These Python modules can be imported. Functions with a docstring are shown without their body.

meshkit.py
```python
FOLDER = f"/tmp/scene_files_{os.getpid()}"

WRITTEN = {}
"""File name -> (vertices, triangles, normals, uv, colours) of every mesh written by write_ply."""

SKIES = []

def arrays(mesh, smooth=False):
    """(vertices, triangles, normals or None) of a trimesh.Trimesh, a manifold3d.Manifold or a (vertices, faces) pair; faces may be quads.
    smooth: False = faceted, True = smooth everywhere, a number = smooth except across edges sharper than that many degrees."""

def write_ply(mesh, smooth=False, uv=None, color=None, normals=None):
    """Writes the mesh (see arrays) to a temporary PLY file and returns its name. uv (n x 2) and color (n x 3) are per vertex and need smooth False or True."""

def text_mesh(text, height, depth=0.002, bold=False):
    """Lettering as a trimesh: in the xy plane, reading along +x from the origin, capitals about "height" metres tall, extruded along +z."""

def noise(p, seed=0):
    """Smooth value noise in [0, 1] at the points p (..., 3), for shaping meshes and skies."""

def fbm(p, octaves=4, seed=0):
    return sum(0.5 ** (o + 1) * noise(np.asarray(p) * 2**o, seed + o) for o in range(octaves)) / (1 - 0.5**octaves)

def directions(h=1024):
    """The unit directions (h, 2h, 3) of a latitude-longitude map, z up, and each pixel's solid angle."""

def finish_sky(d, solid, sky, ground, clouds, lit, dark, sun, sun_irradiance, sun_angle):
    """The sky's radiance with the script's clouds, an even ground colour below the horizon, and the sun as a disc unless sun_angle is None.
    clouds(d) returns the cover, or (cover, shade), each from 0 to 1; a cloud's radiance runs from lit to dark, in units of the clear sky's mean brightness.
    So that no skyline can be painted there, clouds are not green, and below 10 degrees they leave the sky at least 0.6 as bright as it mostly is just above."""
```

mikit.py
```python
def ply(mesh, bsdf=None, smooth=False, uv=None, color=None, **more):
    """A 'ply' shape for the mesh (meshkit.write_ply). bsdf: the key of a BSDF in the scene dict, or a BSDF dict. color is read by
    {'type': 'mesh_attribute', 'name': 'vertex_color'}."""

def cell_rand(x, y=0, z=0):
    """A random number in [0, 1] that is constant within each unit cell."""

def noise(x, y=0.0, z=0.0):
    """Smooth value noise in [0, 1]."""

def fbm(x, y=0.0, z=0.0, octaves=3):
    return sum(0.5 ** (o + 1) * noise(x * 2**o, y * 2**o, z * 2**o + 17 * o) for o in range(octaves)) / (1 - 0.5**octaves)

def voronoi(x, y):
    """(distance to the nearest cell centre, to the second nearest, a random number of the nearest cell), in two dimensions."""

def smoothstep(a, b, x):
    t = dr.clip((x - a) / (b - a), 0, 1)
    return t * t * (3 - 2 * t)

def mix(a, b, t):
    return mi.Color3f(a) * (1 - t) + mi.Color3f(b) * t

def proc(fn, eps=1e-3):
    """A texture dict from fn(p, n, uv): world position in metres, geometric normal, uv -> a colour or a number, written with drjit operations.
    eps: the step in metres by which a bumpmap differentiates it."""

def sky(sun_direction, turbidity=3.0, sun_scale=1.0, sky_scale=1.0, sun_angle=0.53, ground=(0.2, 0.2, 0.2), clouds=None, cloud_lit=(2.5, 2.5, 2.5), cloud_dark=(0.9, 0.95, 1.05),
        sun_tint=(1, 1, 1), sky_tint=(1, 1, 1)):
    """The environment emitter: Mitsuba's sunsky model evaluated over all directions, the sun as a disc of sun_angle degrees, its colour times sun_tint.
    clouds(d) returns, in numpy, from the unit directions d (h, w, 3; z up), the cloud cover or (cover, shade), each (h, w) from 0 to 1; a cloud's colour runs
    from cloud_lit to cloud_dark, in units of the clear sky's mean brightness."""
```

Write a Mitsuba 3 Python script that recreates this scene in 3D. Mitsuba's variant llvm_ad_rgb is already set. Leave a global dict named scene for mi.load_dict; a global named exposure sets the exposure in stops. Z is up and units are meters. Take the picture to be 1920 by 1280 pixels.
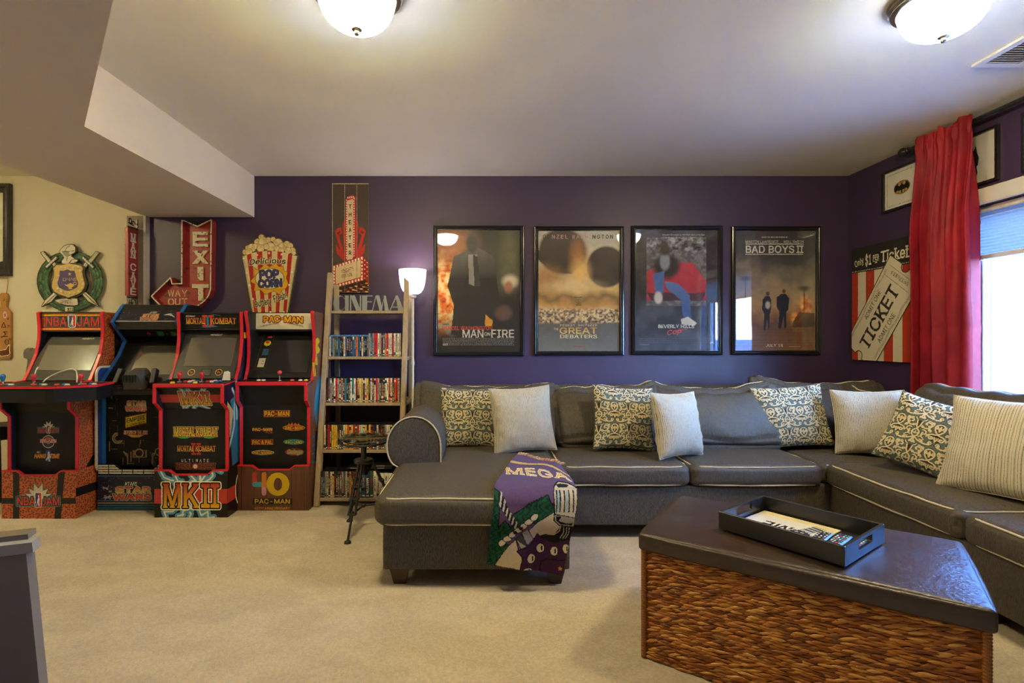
import math, random
import numpy as np, trimesh, shapely, drjit as dr, mitsuba as mi, mikit, meshkit
from mikit import proc, noise, fbm, smoothstep, mix
from shapely import affinity
from shapely.geometry import Polygon, Point, LineString, MultiPolygon
from shapely.geometry import box as sbox
import manifold3d as m3

scene, labels = {}, {}
RNG = np.random.default_rng(7)
random.seed(7)
# ---------------------------------------------------------------- camera, sky, exposure
F, CX, CY, EYE = 975.0, 910.0, 636.0, 1.24      # focal length and vanishing point (pixels of a 1920 x 1280 frame), eye height (m)
WALL = 4.483                                     # distance from the camera to the back wall
scene['camera'] = {'type': 'perspective', 'fov': math.degrees(2 * math.atan(960 / F)), 'fov_axis': 'x', 'near_clip': 0.05, 'far_clip': 200.0,
    'principal_point_offset_x': (960 - CX) / 1920, 'principal_point_offset_y': (640 - CY) / 1280,
    'to_world': mi.ScalarTransform4f().look_at([0, 0, EYE], [0, 1, EYE], [0, 0, 1])}
SKY = 190.0
scene["sky"] = mikit.sky([0.62, -0.62, 0.48], turbidity=3.0, sun_scale=0.0, sky_scale=SKY, ground=(0.30, 0.34, 0.40), sky_tint=(0.52, 0.90, 1.68))
LAMP = [190.0, 153.0, 76.0]          # radiance of the ceiling bowls
FLOOR_LAMP = [7.0, 6.2, 5.6]      # radiance of the torchiere bowl
BULB = [310.0, 262.0, 250.0]          # the bulb in its open bowl
exposure = -0.22

# ---------------------------------------------------------------- helpers
def C(h):
    """sRGB hex -> linear list"""
    if not isinstance(h, str): return list(h)
    h = h.lstrip('#'); c = np.array([int(h[i:i + 2], 16) for i in (0, 2, 4)]) / 255.0
    return list(np.where(c <= 0.04045, c / 12.92, ((c + 0.055) / 1.055) ** 2.4))

def wp(px, py, y):
    """the point at distance y along the room that shows at a pixel of the frame"""
    return np.array([(px - CX) * y / F, y, EYE - (py - CY) * y / F])

used = {}
def numbered(name):
    k = used.get(name, -1) + 1; used[name] = k
    return name if k == 0 else f'{name}_{k:03d}'

def obj(name, mesh, bsdf, parent=None, smooth=False, color=None, uv=None, label=None, **more):
    key = numbered((parent + '__' if parent else '') + name)
    if color is not None and smooth not in (True, False):     # an angle splits vertices: one colour for all of them
        mesh = trimesh.graph.smooth_shade(trimesh.Trimesh(mesh.vertices, mesh.faces, process=False), angle=np.radians(smooth), facet_minarea=None)
        color, smooth = np.tile(np.asarray(color)[0], (len(mesh.vertices), 1)), True
    scene[key] = mikit.ply(mesh, bsdf, smooth=smooth, color=color, uv=uv, **more)
    if label and parent: labels[key] = {'label': label}
    return key

def thing(name, label, cat, group=None):
    key = numbered(name)
    labels[key] = {'label': label, 'category': cat}
    if group: labels[key]['group'] = group
    return key

def tag(key, label, cat, group=None):
    labels[key] = {'label': label, 'category': cat}
    if group: labels[key]['group'] = group
    return key

def struct(name, mesh, bsdf, label, parent=None, smooth=False, **more):
    key = obj(name, mesh, bsdf, parent, smooth, **more)
    if not parent: labels[key] = {'kind': 'structure', 'label': label}
    elif label: labels[key] = {'label': label}
    return key

def cat(*ms):
    ms = [m for m in ms if m is not None]
    return trimesh.util.concatenate([trimesh.Trimesh(np.asarray(m.vertices), np.asarray(m.faces), process=False) for m in ms])

def bx(x0, x1, y0, y1, z0, z1, b=0.0):
    """box, edges chamfered by b"""
    x0, x1 = min(x0, x1), max(x0, x1); y0, y1 = min(y0, y1), max(y0, y1); z0, z1 = min(z0, z1), max(z0, z1)
    if b <= 0:
        return trimesh.creation.box(bounds=[[x0, y0, z0], [x1, y1, z1]])
    b = min(b, (x1 - x0) / 2.1, (y1 - y0) / 2.1, (z1 - z0) / 2.1)
    pts = []
    for sx in (0, 1):
        for sy in (0, 1):
            for sz in (0, 1):
                p = np.array([(x0, x1)[sx], (y0, y1)[sy], (z0, z1)[sz]], float)
                d = np.array([1 - 2 * sx, 1 - 2 * sy, 1 - 2 * sz], float) * b
                for k in range(3):
                    q = p + d; q[k] = p[k]; pts.append(q)
    return trimesh.convex.convex_hull(np.array(pts))

def xf(m, rot=0.0, at=(0, 0, 0), M=None):
    m = m.copy()
    if M is not None: m.apply_transform(M)
    if rot: m.apply_transform(trimesh.transformations.rotation_matrix(rot, [0, 0, 1]))
    m.apply_translation(at)
    return m

def rotm(a, axis, pt=None): return trimesh.transformations.rotation_matrix(a, axis, pt)

def tube(path, r, n=8, closed=False, cap=True):
    p = np.asarray(path, float); N = len(p)
    r = np.broadcast_to(np.asarray(r, float), (N,))
    t = np.roll(p, -1, 0) - np.roll(p, 1, 0) if closed else np.gradient(p, axis=0)
    t /= np.linalg.norm(t, axis=1, keepdims=True) + 1e-12
    u = np.cross(t[0], [0, 0, 1.0]); u = u if np.linalg.norm(u) > 0.1 else np.cross(t[0], [1.0, 0, 0]); u /= np.linalg.norm(u)
    a = np.arange(n) * 2 * np.pi / n; vs = []
    for i in range(N):
        u = u - t[i] * (u @ t[i]); u /= np.linalg.norm(u) + 1e-12
        w = np.cross(t[i], u)
        vs.append(p[i] + r[i] * (np.cos(a)[:, None] * u + np.sin(a)[:, None] * w))
    v = np.vstack(vs); f = []
    for i in range(N if closed else N - 1):
        j = (i + 1) % N
        for k in range(n):
            k2 = (k + 1) % n
            f += [[i * n + k, i * n + k2, j * n + k2], [i * n + k, j * n + k2, j * n + k]]
    if cap and not closed:
        v = np.vstack([v, p[:1], p[-1:]]); c0, c1 = len(v) - 2, len(v) - 1
        for k in range(n):
            k2 = (k + 1) % n
            f += [[c0, k2, k], [c1, (N - 1) * n + k, (N - 1) * n + k2]]
    return trimesh.Trimesh(v, np.array(f), process=False)

def rod(a, b, r, n=8, r2=None):
    return tube(np.array([a, b], float), [r, r if r2 is None else r2], n)

def bar(a, b, w, h, up=(0, 0, 1)):
    """square bar from a to b, w wide and h along up"""
    a, b = np.asarray(a, float), np.asarray(b, float); t = b - a; L = np.linalg.norm(t); t /= L
    s = np.cross(t, np.asarray(up, float)); s /= np.linalg.norm(s); u = np.cross(s, t)
    m = bx(-w / 2, w / 2, 0, L, -h / 2, h / 2, min(w, h) * 0.12)
    M = np.eye(4); M[:3, 0], M[:3, 1], M[:3, 2], M[:3, 3] = s, t, u, a
    m.apply_transform(M); return m

def lathe(profile, at=(0, 0, 0), n=32):
    m = trimesh.creation.revolve(np.asarray(profile, float), sections=n); m.apply_translation(at); return m

def prism(poly, depth, frame=None):
    """extrude a shapely polygon (local x, y) by depth along local z; frame = 4x4"""
    gs = getattr(poly, 'geoms', [poly])
    m = cat(*[trimesh.creation.extrude_polygon(g, depth, engine='earcut') for g in gs if g.area > 1e-12])
    if frame is not None: m.apply_transform(frame)
    return m

def frame(o, u, v):
    o, u, v = (np.asarray(k, float) for k in (o, u, v)); M = np.eye(4)
    M[:3, 0], M[:3, 1], M[:3, 2], M[:3, 3] = u, v, np.cross(u, v), o
    return M
def wall_frame(y, x=0.0, z=0.0):
    """local x = room x, local y = up, local z = towards the camera, at distance y"""
    return frame([x, y, z], [1, 0, 0], [0, 0, 1])

def grid(fn, nu, nv, u=(0, 1), v=(0, 1)):
    uu, vv = np.meshgrid(np.linspace(*u, nu), np.linspace(*v, nv), indexing='ij')
    p = fn(uu.ravel(), vv.ravel())
    i = np.arange(nu * nv).reshape(nu, nv)
    q = np.stack([i[:-1, :-1].ravel(), i[1:, :-1].ravel(), i[1:, 1:].ravel(), i[:-1, 1:].ravel()], 1)
    f = np.vstack([q[:, [0, 1, 2]], q[:, [0, 2, 3]]])
    return trimesh.Trimesh(p, f, process=False), uu.ravel(), vv.ravel()

def puff(x0, x1, y0, y1, z0, z1, r=0.05, bulge=0.02, n=22, wob=0.006, seed=0, power=1.0):
    """upholstered block: rounded box with swollen faces and a little irregularity"""
    c = np.array([(x0 + x1) / 2, (y0 + y1) / 2, (z0 + z1) / 2]); h = np.array([x1 - x0, y1 - y0, z1 - z0]) / 2
    t = np.linspace(-1, 1, n); t = np.sign(t) * (1 - (1 - np.abs(t)) ** 1.6)
    A, B = np.meshgrid(t, t, indexing='ij'); vs, fs = [], []
    i = np.arange(n * n).reshape(n, n); q = np.stack([i[:-1, :-1].ravel(), i[1:, :-1].ravel(), i[1:, 1:].ravel(), i[:-1, 1:].ravel()], 1)
    for k in range(3):
        for s in (-1, 1):
            p = np.zeros((n * n, 3)); a, b = (k + 1) % 3, (k + 2) % 3
            p[:, k], p[:, a], p[:, b] = s, A.ravel(), B.ravel()
            fs.append((q if s > 0 else q[:, ::-1]) + len(vs) * n * n); vs.append(p)
    p = np.vstack(vs); w = p * h; rr = np.minimum(r, h.min() * 0.98)
    inner = np.clip(w, -(h - rr), h - rr); d = w - inner; L = np.linalg.norm(d, axis=1, keepdims=True)
    nrm = d / np.maximum(L, 1e-9); out = inner + nrm * rr
    m2 = (1 - np.clip(np.abs(p), 0, 1) ** 2)
    for k in range(3):
        a, b = (k + 1) % 3, (k + 2) % 3
        out[:, k] += np.sign(p[:, k]) * (np.abs(p[:, k]) > 0.999) * bulge * (m2[:, a] * m2[:, b]) ** (0.6 * power)
    wn = meshkit.fbm(out * 7 + seed * 3.1, 3, seed) - 0.5
    out = out + nrm * (wn * wob * 2)[:, None]
    f = np.vstack([np.vstack([a[:, [0, 1, 2]], a[:, [0, 2, 3]]]) for a in fs])
    m = trimesh.Trimesh(out + c, f, process=False); m.merge_vertices(digits_vertex=5)
    return m

# ---------------------------------------------------------------- flat print (lettering, emblems): thin coloured layers on a real board
_glyphs = {}
def T(s, bold=True):
    k = (s, bold)
    if k not in _glyphs:
        m = meshkit.text_mesh(s, 1.0, 0.1, bold)
        tri = m.triangles[np.all(np.abs(m.triangles[:, :, 2]) < 1e-6, axis=1)][:, :, :2]
        g = shapely.union_all(shapely.polygons(tri)).buffer(0.001)
        _glyphs[k] = affinity.translate(g, -g.bounds[0], 0)
    return _glyphs[k]

def slabs(g, size=0.1, reach=0.1):
    """gives plain letters slab serifs at foot and head"""
    x0, y0, x1, y1 = g.bounds; h = y1 - y0; add = []
    for lo, hi in ((y0, y0 + size * h), (y1 - size * h, y1)):
        cut = g.intersection(sbox(x0 - 1, lo, x1 + 1, hi))
        for c in getattr(cut, 'geoms', [cut]):
            if c.is_empty or c.area <= 0: continue
            a, _, b, _ = c.bounds
            if b - a < 0.42 * h: add.append(sbox(a - reach * h, lo, b + reach * h, hi))
    return shapely.union_all([g] + add)

def fit(g, b):
    x0, y0, x1, y1 = g.bounds
    sx, sy = (b[2] - b[0]) / (x1 - x0), (b[3] - b[1]) / (y1 - y0)
    return affinity.affine_transform(g, [sx, 0, 0, sy, b[0] - x0 * sx, b[1] - y0 * sy])

class Art:
    """drawing with y downwards in its own units, laid on a board W x H metres whose lower left is the local origin"""
    def __init__(s, x0, y0, x1, y1, W, H): s.b, s.W, s.H, s.it = (x0, y0, x1, y1), W, H, []; s.clipbox = sbox(x0, y0, x1, y1)
    def poly(s, g, c, c2=None, clip=True):
        if not hasattr(g, 'geom_type'): g = Polygon(g).buffer(0)
        if clip: g = g.intersection(s.clipbox)
        if not g.is_empty: s.it.append((g, C(c), C(c2) if c2 is not None else None))
        return s
    def rect(s, x0, y0, x1, y1, c, c2=None): return s.poly(sbox(min(x0, x1), min(y0, y1), max(x0, x1), max(y0, y1)), c, c2)
    def ell(s, cx, cy, rx, ry, c, n=12, rot=0, c2=None):
        g = affinity.scale(Point(cx, cy).buffer(1, n), rx, ry)
        return s.poly(affinity.rotate(g, rot) if rot else g, c, c2)
    def line(s, pts, w, c): return s.poly(LineString(pts).buffer(w / 2, 3), c)
    def text(s, t, b, c, c2=None, bold=True, slab=0, shear=0, rot=0, out=None, ow=0, out2=None, ow2=0, thin=0, bend=None):
        g = T(t, bold) if isinstance(t, str) else t
        if slab: g = slabs(g, slab, slab * 0.9)
        if thin: g = g.buffer(-thin)
        g = affinity.scale(fit(g, b), 1, -1, origin=((b[0] + b[2]) / 2, (b[1] + b[3]) / 2))
        if shear: g = affinity.skew(g, -shear, 0, origin='center')
        if bend is not None: g = shapely.transform(shapely.segmentize(g, (b[2] - b[0]) / 24), bend)
        if rot: g = affinity.rotate(g, rot, origin='center')
        if out2: s.poly(g.buffer(ow2, 3), out2)
        if out: s.poly(g.buffer(ow, 3), out)
        return s.poly(g, c, c2)
    def mesh(s, M, lift=0.0006, step=0.00012):
        step = min(step, .004 / max(len(s.it), 1)); x0, y0, x1, y1 = s.b; V, Fc, Col, n = [], [], [], 0
        for i, (g, c, c2) in enumerate(s.it):
            gb = g.bounds
            for p in getattr(g, 'geoms', [g]):
                if p.geom_type != 'Polygon' or p.area < 1e-9: continue
                v, f = trimesh.creation.triangulate_polygon(p, engine='earcut')
                if len(f) == 0: continue
                if c2 is not None:
                    t = ((v[:, 1] - gb[1]) / max(gb[3] - gb[1], 1e-9))[:, None]
                    col = np.array(c) * (1 - t) + np.array(c2) * t
                else: col = np.tile(c, (len(v), 1))
                w = np.stack([(v[:, 0] - x0) / (x1 - x0) * s.W, (y1 - v[:, 1]) / (y1 - y0) * s.H, np.full(len(v), lift + i * step)], 1)
                f = np.asarray(f); e = np.cross(w[f[:, 1]] - w[f[:, 0]], w[f[:, 2]] - w[f[:, 0]])[:, 2]
                f = np.where((e < 0)[:, None], f[:, ::-1], f)
                V.append(w); Fc.append(f + n); Col.append(col); n += len(v)
        V = np.vstack(V); V = V @ M[:3, :3].T + M[:3, 3]
        return trimesh.Trimesh(V, np.vstack(Fc), process=False), np.vstack(Col)
    def put(s, name, M, parent, bsdf='print_matte', label=None, lift=0.0006, step=0.00012):
        m, c = s.mesh(M, lift, step)
        return obj(name, m, bsdf, parent, color=c, label=label)

def field(W, H, nx, ny, fn, M, lift=0.0005):
    """a printed sheet whose ink varies: fn(u, v) with v downwards, both 0..1 -> linear colours (n, 3)"""
    m, u, v = grid(lambda u, v: np.stack([u * W, v * H, u * 0 + lift], 1), nx, ny)
    m.apply_transform(M)
    return m, np.clip(fn(u, 1 - v), 0, 1)
# ---------------------------------------------------------------- materials
def mat(key, **kw): scene[key] = {'type': 'twosided', 'bsdf': {'type': 'principled', **kw}}
def rgb(c): return {'type': 'rgb', 'value': C(c)}
def plain(key, c, rough=0.5, metallic=0.0, spec=0.5, **kw): mat(key, base_color=rgb(c), roughness=rough, metallic=metallic, specular=spec, **kw)
VC = {'type': 'mesh_attribute', 'name': 'vertex_color'}
mat('print_matte', base_color=VC, roughness=0.6, specular=0.25)
mat('print_gloss', base_color=VC, roughness=0.35, specular=0.35)
mat('print_cloth', base_color=VC, roughness=0.9, specular=0.1)
mat('print_poster', base_color=VC, roughness=0.5, specular=0.3)

plain('ceiling_paint', (0.68, 0.645, 0.54), 0.75, spec=0.25)
def wall_grain(p, n, uv): return 0.5 * fbm(p.x * 190, p.y * 190, p.z * 190, 2)
def purple_fn(p, n, uv):
    t = fbm(p.x * 2.2, p.y * 2.2, p.z * 2.2, 3)
    return mix((0.034, 0.0175, 0.050), (0.041, 0.022, 0.058), t)
scene['purple_paint'] = {'type': 'twosided', 'bsdf': {'type': 'principled', 'base_color': proc(purple_fn), 'roughness': 0.48, 'specular': 0.5}}
def cream_fn(p, n, uv):
    t = fbm(p.x * 1.7, p.y * 1.7, p.z * 1.7, 3)
    return mix((0.54, 0.50, 0.39), (0.58, 0.54, 0.42), t)
scene['cream_paint'] = {'type': 'twosided', 'bsdf': {'type': 'principled', 'base_color': proc(cream_fn), 'roughness': 0.6, 'specular': 0.3}}
plain('soffit_paint', (0.66, 0.61, 0.52), 0.7, spec=0.25)
plain('grey_paint', (0.58, 0.57, 0.53), 0.7, spec=0.3)
plain('tan_paint', (0.36, 0.30, 0.22), 0.6, spec=0.3)
plain('pilaster_board', (0.21, 0.165, 0.115), 0.6, spec=0.3)
plain('white_trim', (0.72, 0.70, 0.66), 0.4)
def carpet_fn(p, n, uv):
    a = fbm(p.x * 420, p.y * 420, p.z * 420, 2); b = fbm(p.x * 5, p.y * 9, 0.0, 4); c = noise(p.x * 130, p.y * 130, 0.0)
    t = 0.60 * a + 0.35 * c + 0.20 * smoothstep(0.3, 0.7, b)
    return mix((0.33, 0.28, 0.205), (0.57, 0.50, 0.385), dr.clip(t - 0.05, 0, 1))
def carpet_bump(p, n, uv): return fbm(p.x * 330, p.y * 330, 0.0, 2) * 0.004 + fbm(p.x * 9, p.y * 16, 3.0, 3) * 0.0035
scene['carpet'] = {'type': 'twosided', 'bsdf': {'type': 'bumpmap', 'arbitrary': proc(carpet_bump, 1.2e-3), 'scale': 1.0, 'bsdf': {'type': 'principled', 'base_color': proc(carpet_fn), 'roughness': 0.95, 'specular': 0.1, 'sheen': 0.3}}}
def weave_fn(p, n, uv):
    up = smoothstep(0.55, 0.8, dr.abs(n.z)); k = p.x + p.y * 0.83
    s = mix((0, 0, 0), (1, 1, 1), noise(k * 520, p.z * 95, p.y * 40) * (1 - up) + noise(p.x * 420, p.y * 150, p.z * 30) * up)
    f = fbm(k * 900, p.z * 900, p.y * 500, 2); g = fbm(p.x * 6, p.y * 6, p.z * 6, 2)
    t = dr.clip(s.x * 0.75 + f * 0.65 - 0.24 + 0.1 * g, 0, 1)
    return mix((0.016, 0.0128, 0.0090), (0.086, 0.072, 0.053), t)
scene['sofa_fabric'] = {'type': 'twosided', 'bsdf': {'type': 'principled', 'base_color': proc(weave_fn), 'roughness': 0.6, 'specular': 0.4, 'sheen': 0.5}}
plain('piping', (0.47, 0.42, 0.34), 0.8, spec=0.2)
def wood_fn(p, n, uv):
    g = fbm(p.x * 40 + p.y * 40, p.z * 5, p.y * 33, 3); h = fbm(p.x * 160, p.z * 14, p.y * 160, 2)
    return mix((0.24, 0.170, 0.100), (0.52, 0.405, 0.265), dr.clip(g * 0.8 + h * 0.5 - 0.15, 0, 1))
scene['shelf_wood'] = {'type': 'twosided', 'bsdf': {'type': 'principled', 'base_color': proc(wood_fn), 'roughness': 0.6, 'specular': 0.3}}
def leather_fn(p, n, uv):
    a = fbm(p.x * 3.5, p.y * 3.5, p.z * 3.5, 3); b = fbm(p.x * 60, p.y * 25, p.z * 60, 3)
    return mix((0.010, 0.005, 0.003), (0.036, 0.018, 0.011), dr.clip(0.8 * a + 0.5 * b - 0.15, 0, 1))
def leather_rough(p, n, uv):
    return 0.30 + 0.16 * fbm(p.x * 14, p.y * 8, p.z * 14, 3) + 0.10 * smoothstep(0.55, 0.75, noise(p.x * 150 + p.y * 90, p.y * 12 - p.x * 9, 0.0))
def leather_bump(p, n, uv): return 0.0016 * fbm(p.x * 120, p.y * 120, p.z * 120, 3) + 0.004 * fbm(p.x * 7, p.y * 7, 0.0, 2)
scene['leather'] = {'type': 'twosided', 'bsdf': {'type': 'bumpmap', 'arbitrary': proc(leather_bump), 'scale': 1.0, 'bsdf': {'type': 'principled', 'base_color': proc(leather_fn), 'roughness': proc(leather_rough), 'specular': 0.6}}}
plain('black_metal', (0.012, 0.012, 0.012), 0.38, spec=0.5)
plain('black_paint', (0.011, 0.011, 0.012), 0.32)
plain('black_matte', (0.012, 0.012, 0.013), 0.55, spec=0.35)
plain('frame_black', (0.008, 0.008, 0.009), 0.22)
plain('nickel', (0.52, 0.48, 0.40), 0.28, metallic=1.0)
plain('steel', (0.60, 0.60, 0.60), 0.25, metallic=1.0)
plain('white_plastic', (0.72, 0.72, 0.70), 0.35)
plain('dark_wood', (0.035, 0.014, 0.008), 0.3)
plain('red_trim', C('#c8202a'), 0.35)
plain('blue_trim', C('#1c5fae'), 0.35)
plain('screen_glass', (0.010, 0.010, 0.010), 0.09, spec=0.6)
plain('velvet', (0.42, 0.012, 0.022), 0.75, spec=0.2, sheen=1.0, sheen_tint=1.0)
plain('stand_grey', (0.13, 0.115, 0.10), 0.55)
plain('taupe', (0.13, 0.105, 0.075), 0.5)
scene['pane_glass'] = {'type': 'thindielectric', 'int_ior': 1.5}
scene['table_glass'] = {'type': 'dielectric', 'int_ior': 1.5, 'specular_transmittance': {'type': 'rgb', 'value': [0.80, 0.92, 0.86]}}
scene['lamp_glass'] = {'type': 'twosided', 'bsdf': {'type': 'diffuse', 'reflectance': {'type': 'rgb', 'value': [0.8, 0.8, 0.78]}}}
scene['shade_fabric'] = {'type': 'twosided', 'bsdf': {'type': 'principled', 'base_color': rgb((0.20, 0.26, 0.34)), 'roughness': 0.8}}

# ---------------------------------------------------------------- the room
RX, LX, FY, CZ, SZ = 3.126, -5.2, -2.9, 2.647, 2.293      # right wall, left wall, wall behind the camera, ceiling, soffit underside
struct('floor', bx(LX - .2, RX + .2, FY - .2, WALL + .2, -.12, 0), 'carpet', 'beige cut pile carpet')
VENT = (2.495, 2.93, 2.30, 2.67)                            # opening of the air register in the ceiling
struct('ceiling', prism(sbox(LX - .2, FY - .2, RX + .2, WALL + .2).difference(sbox(VENT[0] + .03, VENT[2] + .03, VENT[1] - .03, VENT[3] - .03)), .12, frame([0, 0, CZ], [1, 0, 0], [0, 1, 0])), 'ceiling_paint', 'white painted ceiling')
struct('wall_back', bx(-2.912, RX + .2, WALL, WALL + .15, 0, CZ), 'purple_paint', 'dark purple painted wall')
struct('wall_back_left', bx(LX - .2, -2.912, WALL, WALL + .15, 0, CZ), 'cream_paint', 'cream painted wall behind the arcade cabinets')
struct('wall_left', bx(LX - .2, LX, FY, WALL, 0, CZ), 'cream_paint', 'cream painted wall')
struct('wall_front', bx(LX - .2, RX + .2, FY - .2, FY, 0, CZ), 'grey_paint', 'grey wall behind the viewer')
WY0, WY1, WZ0, WZ1 = 1.42, 3.42, 0.80, 2.085               # window opening in the right wall
struct('wall_right', cat(bx(RX, RX + .2, WY1, WALL, 0, CZ), bx(RX, RX + .2, FY, WY0, 0, CZ), bx(RX, RX + .2, WY0, WY1, 0, WZ0), bx(RX, RX + .2, WY0, WY1, WZ1, CZ)), 'purple_paint', 'dark purple wall with the window')
sof = Polygon([(-2.906, WALL), (-1.991, WALL), (-1.985, 2.573), (-1.155, 1.614), (-1.155, FY), (-2.906, FY)])
struct('ceiling_soffit', prism(sof, CZ - SZ, frame([0, 0, SZ], [1, 0, 0], [0, 1, 0])), 'soffit_paint', 'boxed white soffit hanging below the ceiling')
struct('trim_1', bx(-3.058, -2.912, WALL - .05, WALL, 0, SZ), 'pilaster_board', 'shallow tan pilaster between the cream and the purple wall')
struct('trim_2', bx(-2.912, -2.893, WALL - .056, WALL, 0, SZ), 'grey_paint', 'grey edge strip beside the tan pilaster')
for nm, b in (('baseboard_back', (-2.893, RX, WALL - .014, WALL)), ('baseboard_right', (RX - .014, RX, FY, WALL)), ('baseboard_back_left', (LX, -3.058, WALL - .014, WALL))):
    struct(nm, bx(b[0], b[1], b[2], b[3], 0, .09, .004), 'white_trim', 'white painted baseboard')
# window: casing, jambs, sash, panes, pleated shade
struct('window_1', cat(bx(RX - .022, RX, WY0 - .10, WY1 + .10, WZ1, WZ1 + .10, .005), bx(RX - .022, RX, WY1, WY1 + .10, WZ0, WZ1, .005), bx(RX - .022, RX, WY0 - .10, WY0, WZ0, WZ1, .005), bx(RX - .05, RX + .02, WY0 - .13, WY1 + .13, WZ0 - .035, WZ0, .008)), 'white_trim', 'white cased window')
fr = [bx(RX + .10, RX + .15, WY0, WY1, z0, z1, .004) for z0, z1 in ((WZ0, WZ0 + .05), (WZ1 - .05, WZ1))] + [bx(RX + .10, RX + .15, y0, y1, WZ0, WZ1, .004) for y0, y1 in ((WY0, WY0 + .05), (WY1 - .05, WY1), (2.10, 2.16))]
struct('sash', cat(*fr), 'white_trim', None, 'window_1')
for y0, y1 in ((WY0 + .05, 2.10), (2.16, WY1 - .05)):
    m, _, _ = grid(lambda u, v: np.stack([u * 0 + RX + .125, y0 + u * (y1 - y0), WZ0 + .05 + v * (WZ1 - WZ0 - .1)], 1), 2, 2)
    struct('pane', m, 'pane_glass', None, 'window_1')
# ---------------------------------------------------------------- ceiling lights, vent
def ceiling_light(x, y, label):
    t = thing('ceiling_light', label, 'ceiling light', 'flush ceiling lights')
    z = CZ
    pan = [(0, z), (.186, z), (.188, z - .006), (.181, z - .013), (.183, z - .020), (.174, z - .030), (.175, z - .036), (.166, z - .042), (.156, z - .044), (.150, z - .036), (0, z - .03)]
    obj('metal_pan', lathe(pan, (x, y, 0), 48), 'nickel', t, smooth=35, label='brushed nickel stepped ring')
    a = np.linspace(0, np.pi / 2, 14)
    bowl = [(.154 * math.cos(q) ** 0.8 if q < 1.57 else 0, z - .036 - .132 * math.sin(q)) for q in a]; bowl[-1] = (0, bowl[-1][1])
    m = lathe(bowl, (x, y, 0), 48)
    if (m.face_normals[:, 2] * m.area_faces).sum() > 0: m.invert()
    obj('glass_bowl', m, 'lamp_glass', t, smooth=True, label='glowing white glass bowl', emitter={'type': 'area', 'radiance': {'type': 'rgb', 'value': LAMP}})
    zb = z - .168
    obj('finial', lathe([(0, zb + .006), (.020, zb + .004), (.020, zb - .002), (.009, zb - .006), (.011, zb - .014), (.008, zb - .022), (0, zb - .024)], (x, y, 0), 20), 'nickel', t, smooth=40)
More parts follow.
